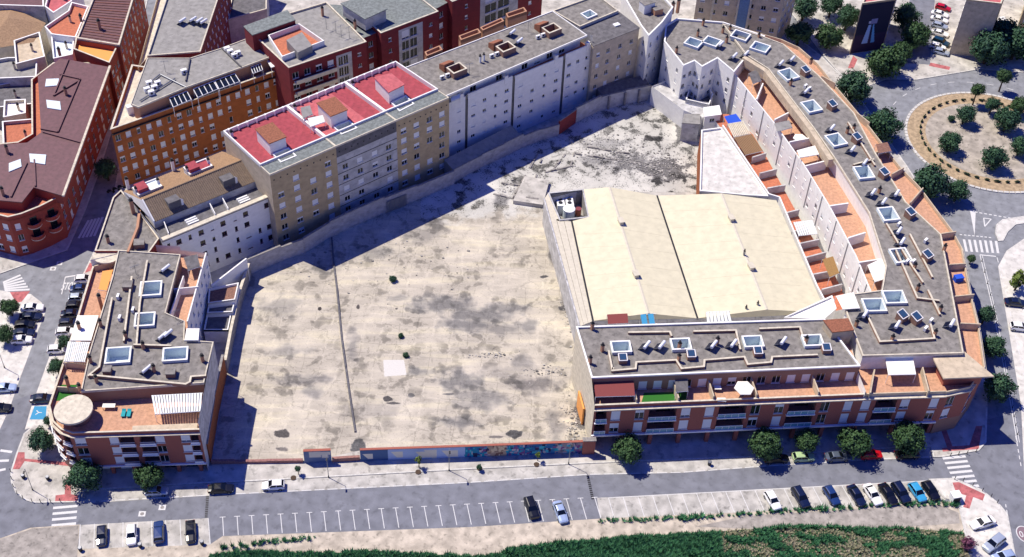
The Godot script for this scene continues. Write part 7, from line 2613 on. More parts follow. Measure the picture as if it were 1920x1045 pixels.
# ---------------------------------------------------------------- warehouse with two gabled bays
func make_warehouse() -> void:
	var bl := pg([28.73,-208.32,44.11,-206.4,69.02,-204.85])
	var fl := pg([27.6,-169.6,47.59,-170.31,72.44,-171.88])
	var rb := pg([34.03,-207.29,57.3,-205.21])
	var rf := pg([38.03,-170.02,60.67,-171.02])
	var pit := pg([23.01,-198.25,29.25,-199.25,28.73,-208.32,21.08,-207.1])
	var lft := pg([20.19,-205.19,24.85,-168.06])
	var fp := PackedVector2Array([lft[0], lft[1], fl[0], fl[1], fl[2], bl[2], bl[1], bl[0]])
	var t := thing("warehouse", "pale cream warehouse with two low gabled roof bays in the middle of the block", "warehouse", mid(fp))
	walls(t, fp, 0.0, 6.95, M.white_old)
	var e := Vector3.UP
	var at := func(p: Vector2, y: float) -> Vector3: return Vector3(p.x, y, p.y)
	# left bay starts in front of the plant pit on its left edge
	var l0 := v2(Vector3(25.54,7,-198.25))
	var slopes := [
		[l0, fl[0], rf[0], quad_at(PackedVector2Array([rf[0], rf[0], rb[0], rb[0]]), 0, 0.72), "l"],
		[fl[1], bl[1], rb[0], rf[0], "r"],
		[bl[1], fl[1], rf[1], rb[1], "l2"],
		[fl[2], bl[2], rb[1], rf[1], "r2"]]
	var nsheet := 14
	for s in slopes:
		for i in nsheet:
			var t0 := i / float(nsheet)
			var t1 := (i + 0.996) / float(nsheet)
			var g := Geo.new()
			var a0 := lerp2(s[0], s[1], t0)
			var a1 := lerp2(s[0], s[1], t1)
			var b0 := lerp2(s[3], s[2], t0)
			var b1 := lerp2(s[3], s[2], t1)
			var dy := 0.012 * (i % 2)
			g.hexa([a0, a1, b1, b0], 6.8, [7.0 + dy, 7.0 + dy, 8.6 + dy, 8.6 + dy])
			part("roof_sheet", g, M.shed_roof, t)
	# piece of the left bay beside the pit
	var g := Geo.new()
	var r72 := lerp2(rf[0], rb[0], 0.72)
	var px := v2(Vector3(29.25,7,-199.25))
	g.hexa([l0, px, lerp2(px, r72, 1.0), r72 + (l0 - r72) * 0.001], 6.8, [7.0, 7.35, 8.6, 8.6])
	g.hexa([px, bl[0], rb[0], r72], 6.8, [7.35, 7.1, 8.6, 8.6])
	part("roof_sheet", g, M.shed_roof, t)
	# ridge caps, valley gutters
	for k in 2:
		g = Geo.new()
		var d := (rf[k] - rb[k]).normalized()
		var o := Vector2(-d.y, d.x) * 0.32
		g.quad(at.call(rb[k], 8.67), at.call(rf[k], 8.67), at.call(rf[k] + o, 8.58), at.call(rb[k] + o, 8.58), e)
		g.quad(at.call(rb[k], 8.67), at.call(rf[k], 8.67), at.call(rf[k] - o, 8.58), at.call(rb[k] - o, 8.58), e)
		part("ridge_cap", g, M.shed_strip, t)
	for k in [[bl[1], fl[1]], [l0, fl[0]]]:
		g = Geo.new()
		g.slab(k[0], k[1], 0.34, 6.9, 7.09)
		part("gutter", g, M.dark_metal, t)
	# pale strips on the left edge
	var s0 := lerp2(lft[0], lft[1], 0.16)
	g = Geo.new()
	g.hexa([lft[0], pit[3], pit[0], s0], 6.8, [7.0, 7.0, 7.0, 7.0])
	g.hexa([s0, pit[0], l0 + Vector2(0, 0.02), s0 + Vector2(0, 0.05)], 6.8, [7.0, 7.0, 7.0, 7.0])
	part("edge_strip", g, M.shed_strip, t)
	for k in 3:
		g = Geo.new()
		var u0 := k / 3.0
		var u1 := (k + 0.94) / 3.0
		g.hexa([lerp2(s0, l0, u0), lerp2(s0, l0, u1), lerp2(lft[1], fl[0], u1), lerp2(lft[1], fl[0], u0)], 6.8, [7.05 - 0.05 * k, 7.05 - 0.05 * k, 7.05 - 0.05 * k, 7.05 - 0.05 * k])
		part("edge_strip", g, M.shed_strip, t)
	g = Geo.new()
	g.slab(lft[0], lft[1], 0.3, 6.9, 7.3)
	part("parapet", g, M.white_old, t)
	# ridge ventilators
	for q in [Vector3(35.29,8.6,-195.95), Vector3(36.7,8.6,-180.39), Vector3(57.99,8.6,-196.93), Vector3(59.58,8.6,-182.51)]:
		g = Geo.new()
		g.box(q, Vector3(0.9, 0.75, 1.5), 0.25)
		var v := part("ridge_ventilator", g, M.shed_strip, t)
		g = Geo.new()
		g.box(q + Vector3(0.46, 0.15, 0.1), Vector3(0.06, 0.5, 1.3), 0.25)
		part("louvre", g, M.dark_metal, v)
		g = Geo.new()
		g.box(q + Vector3(0, 0.753, 0), Vector3(1.15, 0.08, 1.7), 0.25)
		part("cover", g, M.shed_strip, v)
	for q in [Vector3(58.82,8.7,-186.25), Vector3(59.19,8,-172.47), Vector3(56.89,7.6,-171.72)]:
		chimney(t, q, 1.0, 0.3, M.metal)
	# sunken plant yard
	g = Geo.new()
	g.sides(Geo.inset(pit, 0.3), 3.5, 7.2, true)
	g.flat(pit, 3.5)
	part("plant_pit", g, M.roof_pale, t)
	g = Geo.new()
	g.ring(pit, 0.3, 6.9, 7.25)
	part("parapet", g, M.white_old, t)
	# front parapet odds and ends towards the front block
	var names := ["white air conditioning plant in the warehouse's sunken yard, left one", "white air conditioning plant in the warehouse's sunken yard, right one"]
	for k in 2:
		var c := Vector3(23.76,5,-206.49) + Vector3(k * 1.9, -1.5, 0)
		var u := thing("cooling_unit", names[k], "cooling unit", c, "cooling units in the sunken yard")
		g = Geo.new()
		g.box(c, Vector3(1.6, 2.4, 4.2), 0.05)
		part("casing", g, M.white_paint, u)
		for z in [-1.1, 0.0, 1.1]:
			g = Geo.new()
			g.tube(c + Vector3(0, 2.4, z), c + Vector3(0, 2.5, z), 0.45, 0.45, 12)
			part("fan", g, M.dark_metal, u)
	var tc := Vector3(25.41,4,-203.18)
	var tk := thing("water_tank", "round pale blue tank in the warehouse's sunken yard", "tank", tc)
	g = Geo.new()
	g.tube(tc, tc + Vector3(0, 2.2, 0), 1.25, 1.25, 18)
	part("shell", g, M.well, tk)
	g = Geo.new()
	g.tube(tc + Vector3(0, 2.203, 0), tc + Vector3(0, 2.45, 0), 1.3, 0.5, 18)
	part("lid", g, M.white_paint, tk)
	var rc := Vector3(27.48,4,-203.86)
	var rd := thing("red_drum", "small red drum beside the pale blue tank", "drum", rc)
	g = Geo.new()
	g.tube(rc, rc + Vector3(0, 1.5, 0), 0.6, 0.6, 14)
	part("shell", g, M.terrace_red, rd)
	g = Geo.new()
	g.tube(rc + Vector3(0, 1.503, 0), rc + Vector3(0, 1.6, 0), 0.63, 0.63, 14)
	part("lid", g, M.red_paint, rd)
	# triangular annex with pale roof
	var an := pg([53.4,-208.1,56.74,-229.18,61.31,-230.16,67.57,-206.36,63.12,-206.7])
	var at2 := thing("annex_building", "pale triangular flat roofed annex with rust coloured side wall", "annex", mid(an))
	walls(at2, an, 0.0, 6.6, M.white_old, {}, {0: M.rust})
	g = Geo.new()
	g.flat(an, 6.5)
	part("roof", g, M.pave_light, at2)
	parapet(at2, an, 6.4, 6.9, M.white_wall, M.white_paint, 0.2)
	# sheds squeezed between warehouse and front block
	terrace_awning("patio_cover", "dark red shed roof behind the front block, leftmost", [30.17,-169.76,34.05,-170.04,34.04,-167.93,30.18,-167.65], 8.6, 8.2, M.canvas_red)
	terrace_awning("patio_cover", "blue glazed patio roof behind the front block", [36.55,-169.76,39.32,-170.04,39.46,-167.79,36.61,-167.51], 8.6, 8.2, M.blue_paint, 2)
	terrace_awning("patio_cover", "grey ribbed patio roof behind the front block", [49.11,-170.47,53.61,-170.75,53.79,-168.07,48.92,-167.79], 8.6, 8.2, M.sheet, 7)
	var wr := pg([63.7,-169.34,74.07,-175.22,74.14,-171.75,71.2,-168.92])
	var wt := thing("white_roof_annex", "white flat roof squeezed between warehouse and front block's right end", "annex", mid(wr))
	walls(wt, wr, 0.0, 8.0, M.white_wall)
	g = Geo.new()
	g.flat(wr, 7.9)
	part("roof", g, M.white_paint, wt)
	parapet(wt, wr, 7.8, 8.2, M.white_wall, M.white_paint, 0.2)

# ---------------------------------------------------------------- buildings beyond the ring road
func make_far_right() -> void:
	var p := pg([61.99,-277.8,82.22,-272.5,87.66,-281.24,68.15,-288.27])
	var t := thing("apartment_building", "tan tower flats at the top edge behind the curved block", "building", mid(p))
	walls(t, p, 0.0, 20.0, M.beige_pale, {0: {"cols": 7, "rows": [4.0, 7.0, 10.0, 13.0, 16.0], "w": 1.2, "h": 1.2, "shut": 0.4}, 1: {"cols": 4, "rows": [4.0, 7.0, 10.0, 13.0], "w": 1.1, "h": 1.2}})
	var g := Geo.new()
	g.flat(p, 20.0)
	part("roof", g, M.roof_pink, t)
	var o := outward(p, 0)
	var a := lerp2(p[0], p[1], 0.5) + o * 0.1
	var b := lerp2(p[0], p[1], 0.62) + o * 0.1
	g = Geo.new()
	g.slab(a, b, 0.2, 0.0, 19.5)
	part("stair_panel", g, mat(0.45, 0.6, 0.78, "soft", 5.0, 0.6), t)
	for s in [0.2, 0.49, 0.63]:
		var q := lerp2(p[0], p[1], s) + o * 0.12
		g = Geo.new()
		g.box(Vector3(q.x, 0, q.y), Vector3(0.5, 19.8, 0.3), atan2(o.x, o.y))
		part("pilaster", g, M.cream, t)
	# dark mural gable
	p = pg([100.29,-269.2,109.21,-271.32,113.84,-282.98,105.58,-281.74])
	t = thing("apartment_building", "building with dark navy mural on its blank end wall", "building", mid(p))
	walls(t, p, 0.0, 14.4, M.beige, {1: {"cols": 4, "rows": [4.0, 7.0, 10.0, 13.0]}})
	g = Geo.new()
	g.flat(p, 14.2)
	part("roof", g, M.roof_pink, t)
	parapet(t, p, 14.1, 14.7, M.beige, M.cream, 0.25)
	o = outward(p, 0)
	var L := p[0].distance_to(p[1])
	var d := (p[1] - p[0]) / L
	var pt := func(u: float, y: float) -> Vector3: return Vector3(p[0].x + d.x * u * L + o.x * 0.05, y, p[0].y + d.y * u * L + o.y * 0.05)
	g = Geo.new()
	var im := mural_picture()
	var mm := StandardMaterial3D.new()
	mm.albedo_texture = im
	mm.roughness = 0.85
	var n3 := Vector3(o.x, 0, o.y)
	g.quad(pt.call(0.03, 0.3), pt.call(0.97, 0.3), pt.call(0.97, 14.2), pt.call(0.03, 14.2), n3)
	g.has_uv = true
	for v in g.v:
		g.t.append(Vector2(clampf((Vector2(v.x, v.z) - p[0]).dot(d) / L, 0.0, 1.0), 1.0 - v.y / 14.4))
	var mo := MeshInstance3D.new()
	mo.name = "mural"
	var gm := g.moved(-t.position)
	gm.has_uv = true
	gm.t = g.t
	mo.mesh = gm.mesh()
	mo.material_override = mm
	t.add_child(mo, true)
	# tan building with pink roof
	p = pg([125.23,-269.2,133.07,-267.33,139.38,-279.27,130.95,-281.24])
	t = thing("apartment_building", "tan building with blank grey end wall and pink roof, top right", "building", mid(p))
	walls(t, p, 0.0, 15.5, M.beige, {3: {"cols": 4, "rows": [4.0, 7.0, 10.0, 12.6], "shut": 0.7}}, {0: M.beige_pale})
	g = Geo.new()
	g.flat(p, 15.3)
	part("roof", g, M.roof_pink, t)
	parapet(t, p, 15.2, 15.8, M.beige, M.cream, 0.25)
	# more pavement building at the far right corner
	p = pg([145.25,-279.27,155.83,-276.34,163.08,-289.3,151.37,-291.87])
	t = thing("apartment_building", "tan building with blue shaded side in the top right corner", "building", mid(p))
	walls(t, p, 0.0, 14.0, M.beige, {0: {"cols": 4, "rows": [3.0, 6.0, 9.0]}})
	g = Geo.new()
	g.flat(p, 14.0)
	part("roof", g, M.roof_pink, t)

# loose pale shapes on navy, a generic wall painting
func mural_picture() -> ImageTexture:
	var w := 96
	var h := 160
	var im := Image.create(w, h, false, Image.FORMAT_RGB8)
	im.fill(Color(0.05, 0.07, 0.2))
	for y in range(100, h):
		im.fill_rect(Rect2i(0, y, w, 1), Color(0.17, 0.1, 0.24))
	for y in range(70, 130):
		var s := (y - 70) / 60.0
		im.fill_rect(Rect2i(int(36 - 8 * s), y, int(8 + 10 * s), 1), Color(0.6, 0.72, 0.88))
		im.fill_rect(Rect2i(int(48 + 6 * s), y, int(4 + 8 * s), 1), Color(0.4, 0.65, 0.82))
	im.fill_rect(Rect2i(40, 52, 18, 16), Color(0.5, 0.5, 0.66))
	im.fill_rect(Rect2i(34, 58, 6, 8), Color(0.75, 0.75, 0.82))
	return ImageTexture.create_from_image(im)

# ---------------------------------------------------------------- trees
var crowns := []

# crown of radius 1: leaf-sized faces gathered in clumps through the volume
func crown_mesh(seed_: int, flatness: float, dark: Color, light: Color, clumps := 84, leaves := 62, leaf := 0.125) -> ArrayMesh:
	var r := RandomNumberGenerator.new()
	r.seed = seed_
	var v := PackedVector3Array()
	var n := PackedVector3Array()
	var c := PackedColorArray()
	for k in clumps:
		var d := Vector3(r.randfn(), r.randfn(), r.randfn()).normalized()
		var rad := pow(r.randf(), 0.4) * r.randf_range(0.66, 0.88)
		var o := Vector3(d.x * rad, d.y * rad * flatness, d.z * rad)
		var size := r.randf_range(0.2, 0.36)
		var tone := r.randf()
		for i in leaves:
			var e := Vector3(r.randfn(), r.randfn() * 0.8, r.randfn()).normalized()
			var p := o + e * size * pow(r.randf(), 0.35)
			var nn := (e + d * 0.5 + Vector3(r.randfn(), r.randfn(), r.randfn()) * 0.45).normalized()
			var x := nn.cross(Vector3(r.randfn(), r.randfn(), r.randfn())).normalized()
			var y := nn.cross(x)
			var s := leaf * r.randf_range(0.6, 1.25)
			var a := p - x * s * 0.5
			var b := p + y * s * 0.42
			var q := p + x * s * 0.5
			var w := p - y * s * 0.42
			v.append_array([a, b, q, a, q, w])
			for z in 6:
				n.append(nn)
			var col := dark.lerp(light, clampf(tone * 0.6 + r.randf() * 0.4, 0.0, 1.0))
			for z in 6:
				c.append(col)
	var arr := []
	arr.resize(Mesh.ARRAY_MAX)
	arr[Mesh.ARRAY_VERTEX] = v
	arr[Mesh.ARRAY_NORMAL] = n
	arr[Mesh.ARRAY_COLOR] = c
	var m := ArrayMesh.new()
	m.add_surface_from_arrays(Mesh.PRIMITIVE_TRIANGLES, arr)
	return m

# trunk with limbs for a crown of radius 1 whose middle is at height 1.35
func trunk_mesh(seed_: int) -> ArrayMesh:
	var r := RandomNumberGenerator.new()
	r.seed = seed_
	var g := Geo.new()
	g.tube(Vector3.ZERO, Vector3(0.03, 0.75, 0.02), 0.085, 0.06, 7)
	for i in 5:
		var a := TAU * i / 5.0 + r.randf() * 0.6
		var p := Vector3(0.03, 0.7, 0.02)
		var q := p + Vector3(cos(a) * 0.3, 0.35, sin(a) * 0.3)
		g.tube(p, q, 0.045, 0.03, 5)
		g.tube(q, q + Vector3(cos(a + 0.4) * 0.3, 0.3, sin(a + 0.4) * 0.3), 0.03, 0.012, 4)
		g.tube(q, q + Vector3(cos(a - 0.6) * 0.22, 0.35, sin(a - 0.6) * 0.22), 0.024, 0.01, 4)
	return g.mesh()

func make_trees() -> void:
	var leaf := StandardMaterial3D.new()
	leaf.vertex_color_use_as_albedo = true
	leaf.roughness = 0.75
	leaf.backlight_enabled = true
	leaf.backlight = Color(0.12, 0.2, 0.06)
	for i in 3:
		crowns.append(crown_mesh(100 + i, 0.72, Color(0.02, 0.065, 0.018), Color(0.055, 0.115, 0.035)))
	crowns.append(crown_mesh(201, 0.85, Color(0.012, 0.05, 0.03), Color(0.045, 0.12, 0.05), 90, 62, 0.12))
	crowns.append(crown_mesh(202, 0.85, Color(0.012, 0.05, 0.03), Color(0.05, 0.13, 0.05), 90, 62, 0.12))
	crowns.append(crown_mesh(303, 0.9, Color(0.09, 0.13, 0.02), Color(0.18, 0.26, 0.04), 16, 40, 0.2))
	crowns.append(crown_mesh(404, 0.8, Color(0.1, 0.03, 0.06), Color(0.24, 0.07, 0.14), 22, 40, 0.16))
	var tr := [trunk_mesh(1), trunk_mesh(2)]
	# crown middle, radius, kind (0-2 street olive, 3-4 dark, 5 sapling, 6 purple), label, group
	var list := [
		[Vector3(31.73,3.4,-141.64), 2.7, 0, "round street tree before the front block's left end"],
		[Vector3(56.26,3.6,-142.68), 3.0, 1, "large street tree before the middle of the front block"],
		[Vector3(63.92,3,-144), 2.1, 2, "small street tree above the pale green car"],
		[Vector3(72.23,3.6,-143.16), 2.9, 0, "street tree above the red car"],
		[Vector3(81.94,3.6,-144.12), 3.0, 2, "street tree nearest the right zebra crossing"],
		[Vector3(-72.49,3,-144.12), 2.2, 3, "round dark tree by the left block's curved corner"],
		[Vector3(-63.27,3.4,-135.68), 2.9, 4, "large dark tree by the front left red paving"],
		[Vector3(-52.06,3.2,-135.84), 2.5, 1, "shaded tree before the left block above the silver car"],
		[Vector3(-86.6,2.6,-177.82), 1.9, 0, "grey green tree left of the white parked car, upper left"],
		[Vector3(-85.7,2.6,-170.43), 1.8, 1, "grey green tree at the left edge below the first"],
		[Vector3(-73.72,2.4,-168.64), 1.3, 3, "small tree between parked cars by the left block"],
		[Vector3(-73.85,2.6,-161.98), 1.6, 4, "tree beside the left block below the white car"],
		[Vector3(-72.95,1.6,-149.45), 0.8, 3, "small shrub at the blue bay's corner"],
		[Vector3(-75.5,3.4,-219.91), 2.3, 3, "green tree in the shaded street beside the orange flats"],
		[Vector3(96.32,4.5,-249.24), 4.0, 3, "big dark tree behind the curved block, farther one"],
		[Vector3(99.21,4.5,-234.71), 3.9, 4, "big dark tree behind the curved block by the ring road"],
		[Vector3(103.98,4.5,-213.63), 3.9, 3, "big very dark tree at the ring road's lower left"],
		[Vector3(110.58,3.2,-212.85), 2.4, 4, "smaller tree right of the very dark one"],
		[Vector3(88.03,4,-273.13), 3.3, 0, "leafy tree beside the tan tower, left of the pair"],
		[Vector3(95.2,4,-271.7), 3.3, 1, "leafy tree beside the tan tower, right of the pair"],
		[Vector3(91.5,4,-284.45), 3.0, 3, "dark tree at the top edge right of the tan tower"],
		[Vector3(98.81,4,-285.97), 2.8, 4, "dark tree at the top edge left of the mural"],
		[Vector3(106.12,4.4,-259.73), 4.3, 1, "large round bright tree in front of the mural wall"],
		[Vector3(116.73,4.2,-271.87), 3.6, 2, "tree right of the mural wall"],
		[Vector3(132.75,5,-265.02), 4.4, 3, "broad dark tree before the tan building's end wall"],
		[Vector3(140.14,5,-266.88), 4.6, 4, "broad dark tree in the top right corner"],
		[Vector3(101.57,4,-279.95), 3.0, 3, "dark tree tucked against the mural building's left side"],
		[Vector3(116.72,4,-280.94), 3.2, 4, "dark tree by the lane right of the mural building"],
		[Vector3(111.79,3.6,-265.49), 2.6, 2, "smaller tree between the mural wall and the far car park"],
		[Vector3(138.67,4.6,-272.69), 3.6, 4, "dark tree behind the broad one at top right"],
		[Vector3(120.26,3,-240.36), 2.2, 3, "roundabout tree at the upper left of the island"],
		[Vector3(113.85,3,-229.94), 2.5, 4, "twin crowned roundabout tree at the island's left"],
		[Vector3(122.01,3.2,-223.72), 2.7, 3, "roundabout tree at the island's lower middle"],
		[Vector3(124.87,4.6,-247.81), 1.7, 0, "tall thin roundabout tree at the island's top edge"],
		[Vector3(132.91,4.6,-253.44), 1.8, 1, "tall thin tree beyond the ring road at right"],
		[Vector3(127.79,3,-244.31), 1.7, 4, "small roundabout tree at the island's top"],
		[Vector3(129.05,3.4,-237.58), 2.9, 3, "large roundabout tree in the island's centre"],
		[Vector3(134,3.2,-243.62), 2.2, 1, "roundabout tree at the right frame edge, upper"],
		[Vector3(129.41,3,-228.77), 2.2, 4, "roundabout tree at the right frame edge, lower"],
		[Vector3(117.88,0.8,-241.66), 0.8, 3, "small round shrub in the roundabout"],
		[Vector3(105.5,2.6,-175.61), 1.7, 3, "narrow dark tree beside the right block, farthest of three"],
		[Vector3(104.53,2.8,-166.87), 2.2, 4, "dark tree beside the right block, middle of three"],
		[Vector3(102.06,3.2,-156.01), 2.7, 3, "dark tree beside the right block, nearest of three"],
		[Vector3(108.01,1.6,-192.75), 0.9, 0, "small tree beside the right zebra crossing"],
		[Vector3(115.02,3,-185.13), 2.2, 5, "bright green tree at the right frame edge"],
		[Vector3(-5.17,2.2,-140.1), 0.75, 5, "yellow green sapling before the graffiti wall, largest"],
		[Vector3(-26.44,1.6,-138.56), 0.55, 3, "dark sapling on the pavement near the white car"],
		[Vector3(15.98,2,-141.56), 0.6, 5, "yellow green sapling before the graffiti wall's right end"],
		[Vector3(5.56,1,-139.49), 0.5, 3, "tiny dark sapling before the graffiti wall's middle"],
		[Vector3(-11.31,0.7,-187.66), 0.75, 3, "round dark green bush in the yard, farthest"],
		[Vector3(-9.26,0.5,-171.85), 0.55, 3, "small dark bush in the middle of the yard"],
		[Vector3(-8.1,0.5,-166.77), 0.6, 4, "dark bush just above the white patch in the yard"],
		[Vector3(87.03,1.8,-122.87), 1.5, 6, "purple leaved shrub at the grass bank's right end"]]
	var k := 0
	for e in list:
		var c: Vector3 = e[0]
		var r: float = e[1] * 1.2
		var bush: bool = c.y < 1.3
		var t := thing("bush" if bush else "tree", e[3], "bush" if bush else "tree", Vector3(c.x, 0, c.z), "")
		var xf := Transform3D(Basis(Vector3.UP, k * 1.3).scaled(Vector3(r, r, r)), Vector3(0, c.y, 0))
		piece("crown", crowns[e[2]], leaf, t, xf)
		var s: float = c.y / 1.1
		piece("trunk", tr[k % 2], M.bark, t, Transform3D(Basis(Vector3.UP, k * 0.7).scaled(Vector3(minf(s, r * 1.2), s, minf(s, r * 1.2))), Vector3.ZERO))
		k += 1
	# clipped hedges along the roundabout's inner path
	var hm := crown_mesh(505, 0.8, Color(0.01, 0.035, 0.02), Color(0.035, 0.075, 0.035), 18, 36, 0.3)
	for i in 44:
		var a := TAU * i / 44.0 + 0.9
		var c := Vector3(124.7 + cos(a) * 15.4, 0.13, -234.2 + sin(a) * 15.4)
		if c.x > 146.0:
			continue
		var t := thing("hedge", "short clipped dark hedge in the ring round the roundabout island", "hedge", c, "hedges ringing the roundabout island")
		piece("foliage", hm, leaf, t, Transform3D(Basis(Vector3.UP, -a + PI / 2).scaled_local(Vector3(0.75 + 0.2 * sin(i * 2.3), 0.45, 0.36)), Vector3(0, 0.3, 0)))

# ---------------------------------------------------------------- cars
var car_cache := {}

# local axes: x forward, y up, z to the car's right; middle of the car on the ground
func car_meshes(kind: String) -> Dictionary:
	if car_cache.has(kind):
		return car_cache[kind]
	var L := 4.2
	var W := 0.88
	var H := 1.46
	var st := []   # x, half width, bottom, shoulder height
	var cab := []  # base rear x, base front x, roof rear x, roof front x
	match kind:
		"sedan":
			L = 4.5
			H = 1.42
			st = [[-2.25, 0.72, 0.4, 0.78], [-2.15, 0.82, 0.28, 0.92], [-1.5, 0.87, 0.24, 0.98], [0.0, 0.88, 0.24, 0.95], [0.95, 0.87, 0.24, 0.92], [1.9, 0.83, 0.26, 0.78], [2.18, 0.74, 0.3, 0.68], [2.25, 0.62, 0.38, 0.56]]
			cab = [-1.75, 1.0, -1.05, 0.2]
		"suv":
			L = 4.4
			H = 1.66
			W = 0.92
			st = [[-2.2, 0.78, 0.45, 0.95], [-2.12, 0.88, 0.32, 1.08], [-1.4, 0.91, 0.28, 1.1], [0.0, 0.92, 0.28, 1.06], [0.95, 0.91, 0.28, 1.02], [1.85, 0.88, 0.3, 0.92], [2.14, 0.8, 0.34, 0.82], [2.2, 0.68, 0.42, 0.66]]
			cab = [-2.12, 1.0, -1.85, 0.35]
		"van":
			L = 4.4
			H = 1.85
			W = 0.9
			st = [[-2.2, 0.8, 0.4, 1.0], [-2.15, 0.88, 0.28, 1.08], [-1.4, 0.9, 0.26, 1.08], [0.0, 0.9, 0.26, 1.06], [1.1, 0.89, 0.26, 1.0], [1.9, 0.85, 0.28, 0.88], [2.14, 0.76, 0.3, 0.74], [2.2, 0.64, 0.38, 0.6]]
			cab = [-2.15, 1.35, -2.05, 0.55]
		_:
			L = 4.0
			st = [[-2.0, 0.72, 0.42, 0.84], [-1.93, 0.83, 0.3, 0.97], [-1.3, 0.87, 0.25, 1.0], [0.0, 0.88, 0.25, 0.96], [0.85, 0.87, 0.25, 0.92], [1.65, 0.83, 0.27, 0.8], [1.93, 0.74, 0.31, 0.7], [2.0, 0.62, 0.38, 0.57]]
			cab = [-1.93, 0.95, -1.5, 0.15]
	var b := Geo.new()
	var rings := []
	for s in st:
		var r := []
		for q in [[-0.86, s[2]], [-1.0, s[2] + 0.16], [-1.0, lerpf(s[2], s[3], 0.72)], [-0.9, s[3]], [-0.45, s[3] + 0.05], [0.45, s[3] + 0.05], [0.9, s[3]], [1.0, lerpf(s[2], s[3], 0.72)], [1.0, s[2] + 0.16], [0.86, s[2]]]:
			r.append(Vector3(s[0], q[1], q[0] * s[1]))
		rings.append(r)
	for i in rings.size() - 1:
		for j in 10:
			var jj := (j + 1) % 10
			var c: Vector3 = (rings[i][j] + rings[i][jj]) * 0.5
			b.quad(rings[i][j], rings[i][jj], rings[i + 1][jj], rings[i + 1][j], Vector3(0, c.y - 0.62, c.z * 1.2))
	for e in [0, rings.size() - 1]:
		for j in range(1, 9):
			b.tri(rings[e][0], rings[e][j], rings[e][j + 1], Vector3(-1 if e == 0 else 1, 0, 0))
	var yb := 0.92 if kind in ["sedan", "hatch"] else 1.03
	var wb := W * 0.9
	var wt := W * 0.7
	var B := [Vector3(cab[0], yb, -wb), Vector3(cab[1], yb - 0.04, -wb), Vector3(cab[1], yb - 0.04, wb), Vector3(cab[0], yb, wb)]
	var T := [Vector3(cab[2], H - 0.05, -wt), Vector3(cab[3], H - 0.05, -wt), Vector3(cab[3], H - 0.05, wt), Vector3(cab[2], H - 0.05, wt)]
	# roof with a crowned top
	var rf := Geo.new()
	var m0 := Vector3((cab[2] + cab[3]) * 0.5, H + 0.02, 0)
	for i in 4:
		var a: Vector3 = T[i]
		var c: Vector3 = T[(i + 1) % 4]
		var a2 := a.lerp(m0, 0.25) + Vector3(0, 0.03, 0)
		var c2 := c.lerp(m0, 0.25) + Vector3(0, 0.03, 0)
		rf.quad(a, c, c2, a2, Vector3.UP)
		rf.tri(a2, c2, m0, Vector3.UP)
	# pillars
	for i in 4:
		rf.tube(B[i], T[i], 0.055, 0.045, 5)
	for z in [-1, 1]:
		var mb := Vector3((cab[0] + cab[1]) * 0.5 - 0.05, yb, wb * z)
		var mt := Vector3((cab[2] + cab[3]) * 0.5, H - 0.05, wt * z)
		rf.tube(mb, mt, 0.05, 0.05, 4)
		rf.tube(T[0 if z < 0 else 3], T[1 if z < 0 else 2], 0.05, 0.05, 4)
	var out := {"body": b.mesh(), "roof": rf.mesh()}
	var g := Geo.new()
	g.quad(B[1], B[2], T[2], T[1], Vector3(1, 0.5, 0))
	out["windscreen"] = g.mesh()
	g = Geo.new()
	g.quad(B[0], B[3], T[3], T[0], Vector3(-1, 0.3, 0))
	out["rear_window"] = g.mesh()
	g = Geo.new()
	g.quad(B[0], B[1], T[1], T[0], Vector3(0, 0.3, -1))
	out["side_l"] = g.mesh()
	g = Geo.new()
	g.quad(B[3], B[2], T[2], T[3], Vector3(0, 0.3, 1))
	out["side_r"] = g.mesh()
	g = Geo.new()
	g.tube(Vector3(0, 0, -0.1), Vector3(0, 0, 0.1), 0.32, 0.32, 14)
	out["tyre"] = g.mesh()
	g = Geo.new()
	g.tube(Vector3(0, 0, -0.11), Vector3(0, 0, 0.11), 0.2, 0.2, 10)
	out["rim"] = g.mesh()
	g = Geo.new()
	g.box(Vector3.ZERO, Vector3(0.12, 0.13, 0.34), 0.0)
	out["lamp"] = g.mesh()
	g = Geo.new()
	g.box(Vector3.ZERO, Vector3(0.14, 0.1, 0.16), 0.0)
	out["mirror"] = g.mesh()
	out["L"] = L
	out["W"] = W
	out["yb"] = yb
	out["cab"] = cab
	car_cache[kind] = out
	return out

func car(label: String, at: Vector3, heading: Vector2, kind: String, paint: StandardMaterial3D, group := "") -> void:
	var k := car_meshes(kind)
	var t := thing("parked_car", label, "car", Vector3(at.x, 0.005, at.z), group)
	t.rotation.y = atan2(-heading.y, heading.x)
	var I := Transform3D.IDENTITY
	piece("body", k.body, paint, t, I)
	piece("roof", k.roof, paint, t, I)
	piece("windscreen", k.windscreen, M.car_glass, t, I)
	piece("rear_window", k.rear_window, M.car_glass, t, I)
	piece("side_window", k.side_l, M.car_glass, t, I)
	piece("side_window", k.side_r, M.car_glass, t, I)
	var hl: float = k.L / 2
	for x in [-1, 1]:
		for z in [-1, 1]:
			var w := piece("wheel", k.tyre, M.rubber, t, Transform3D(Basis.IDENTITY, Vector3(x * hl * 0.61, 0.32, z * (k.W - 0.08))))
			piece("rim", k.rim, M.metal, w, I)
	for z in [-1, 1]:
		piece("headlight", k.lamp, M.lamp_glass, t, Transform3D(Basis(Vector3.UP, -z * 0.4), Vector3(hl - 0.16, 0.56, z * 0.6)))
		piece("tail_light", k.lamp, M.tail_glass, t, Transform3D(Basis(Vector3.UP, z * 0.2), Vector3(-hl + 0.05, 0.72, z * 0.66)))
		piece("mirror", k.mirror, paint, t, Transform3D(Basis.IDENTITY, Vector3(k.cab[1] - 0.3, k.yb + 0.02, z * (k.W + 0.08))))

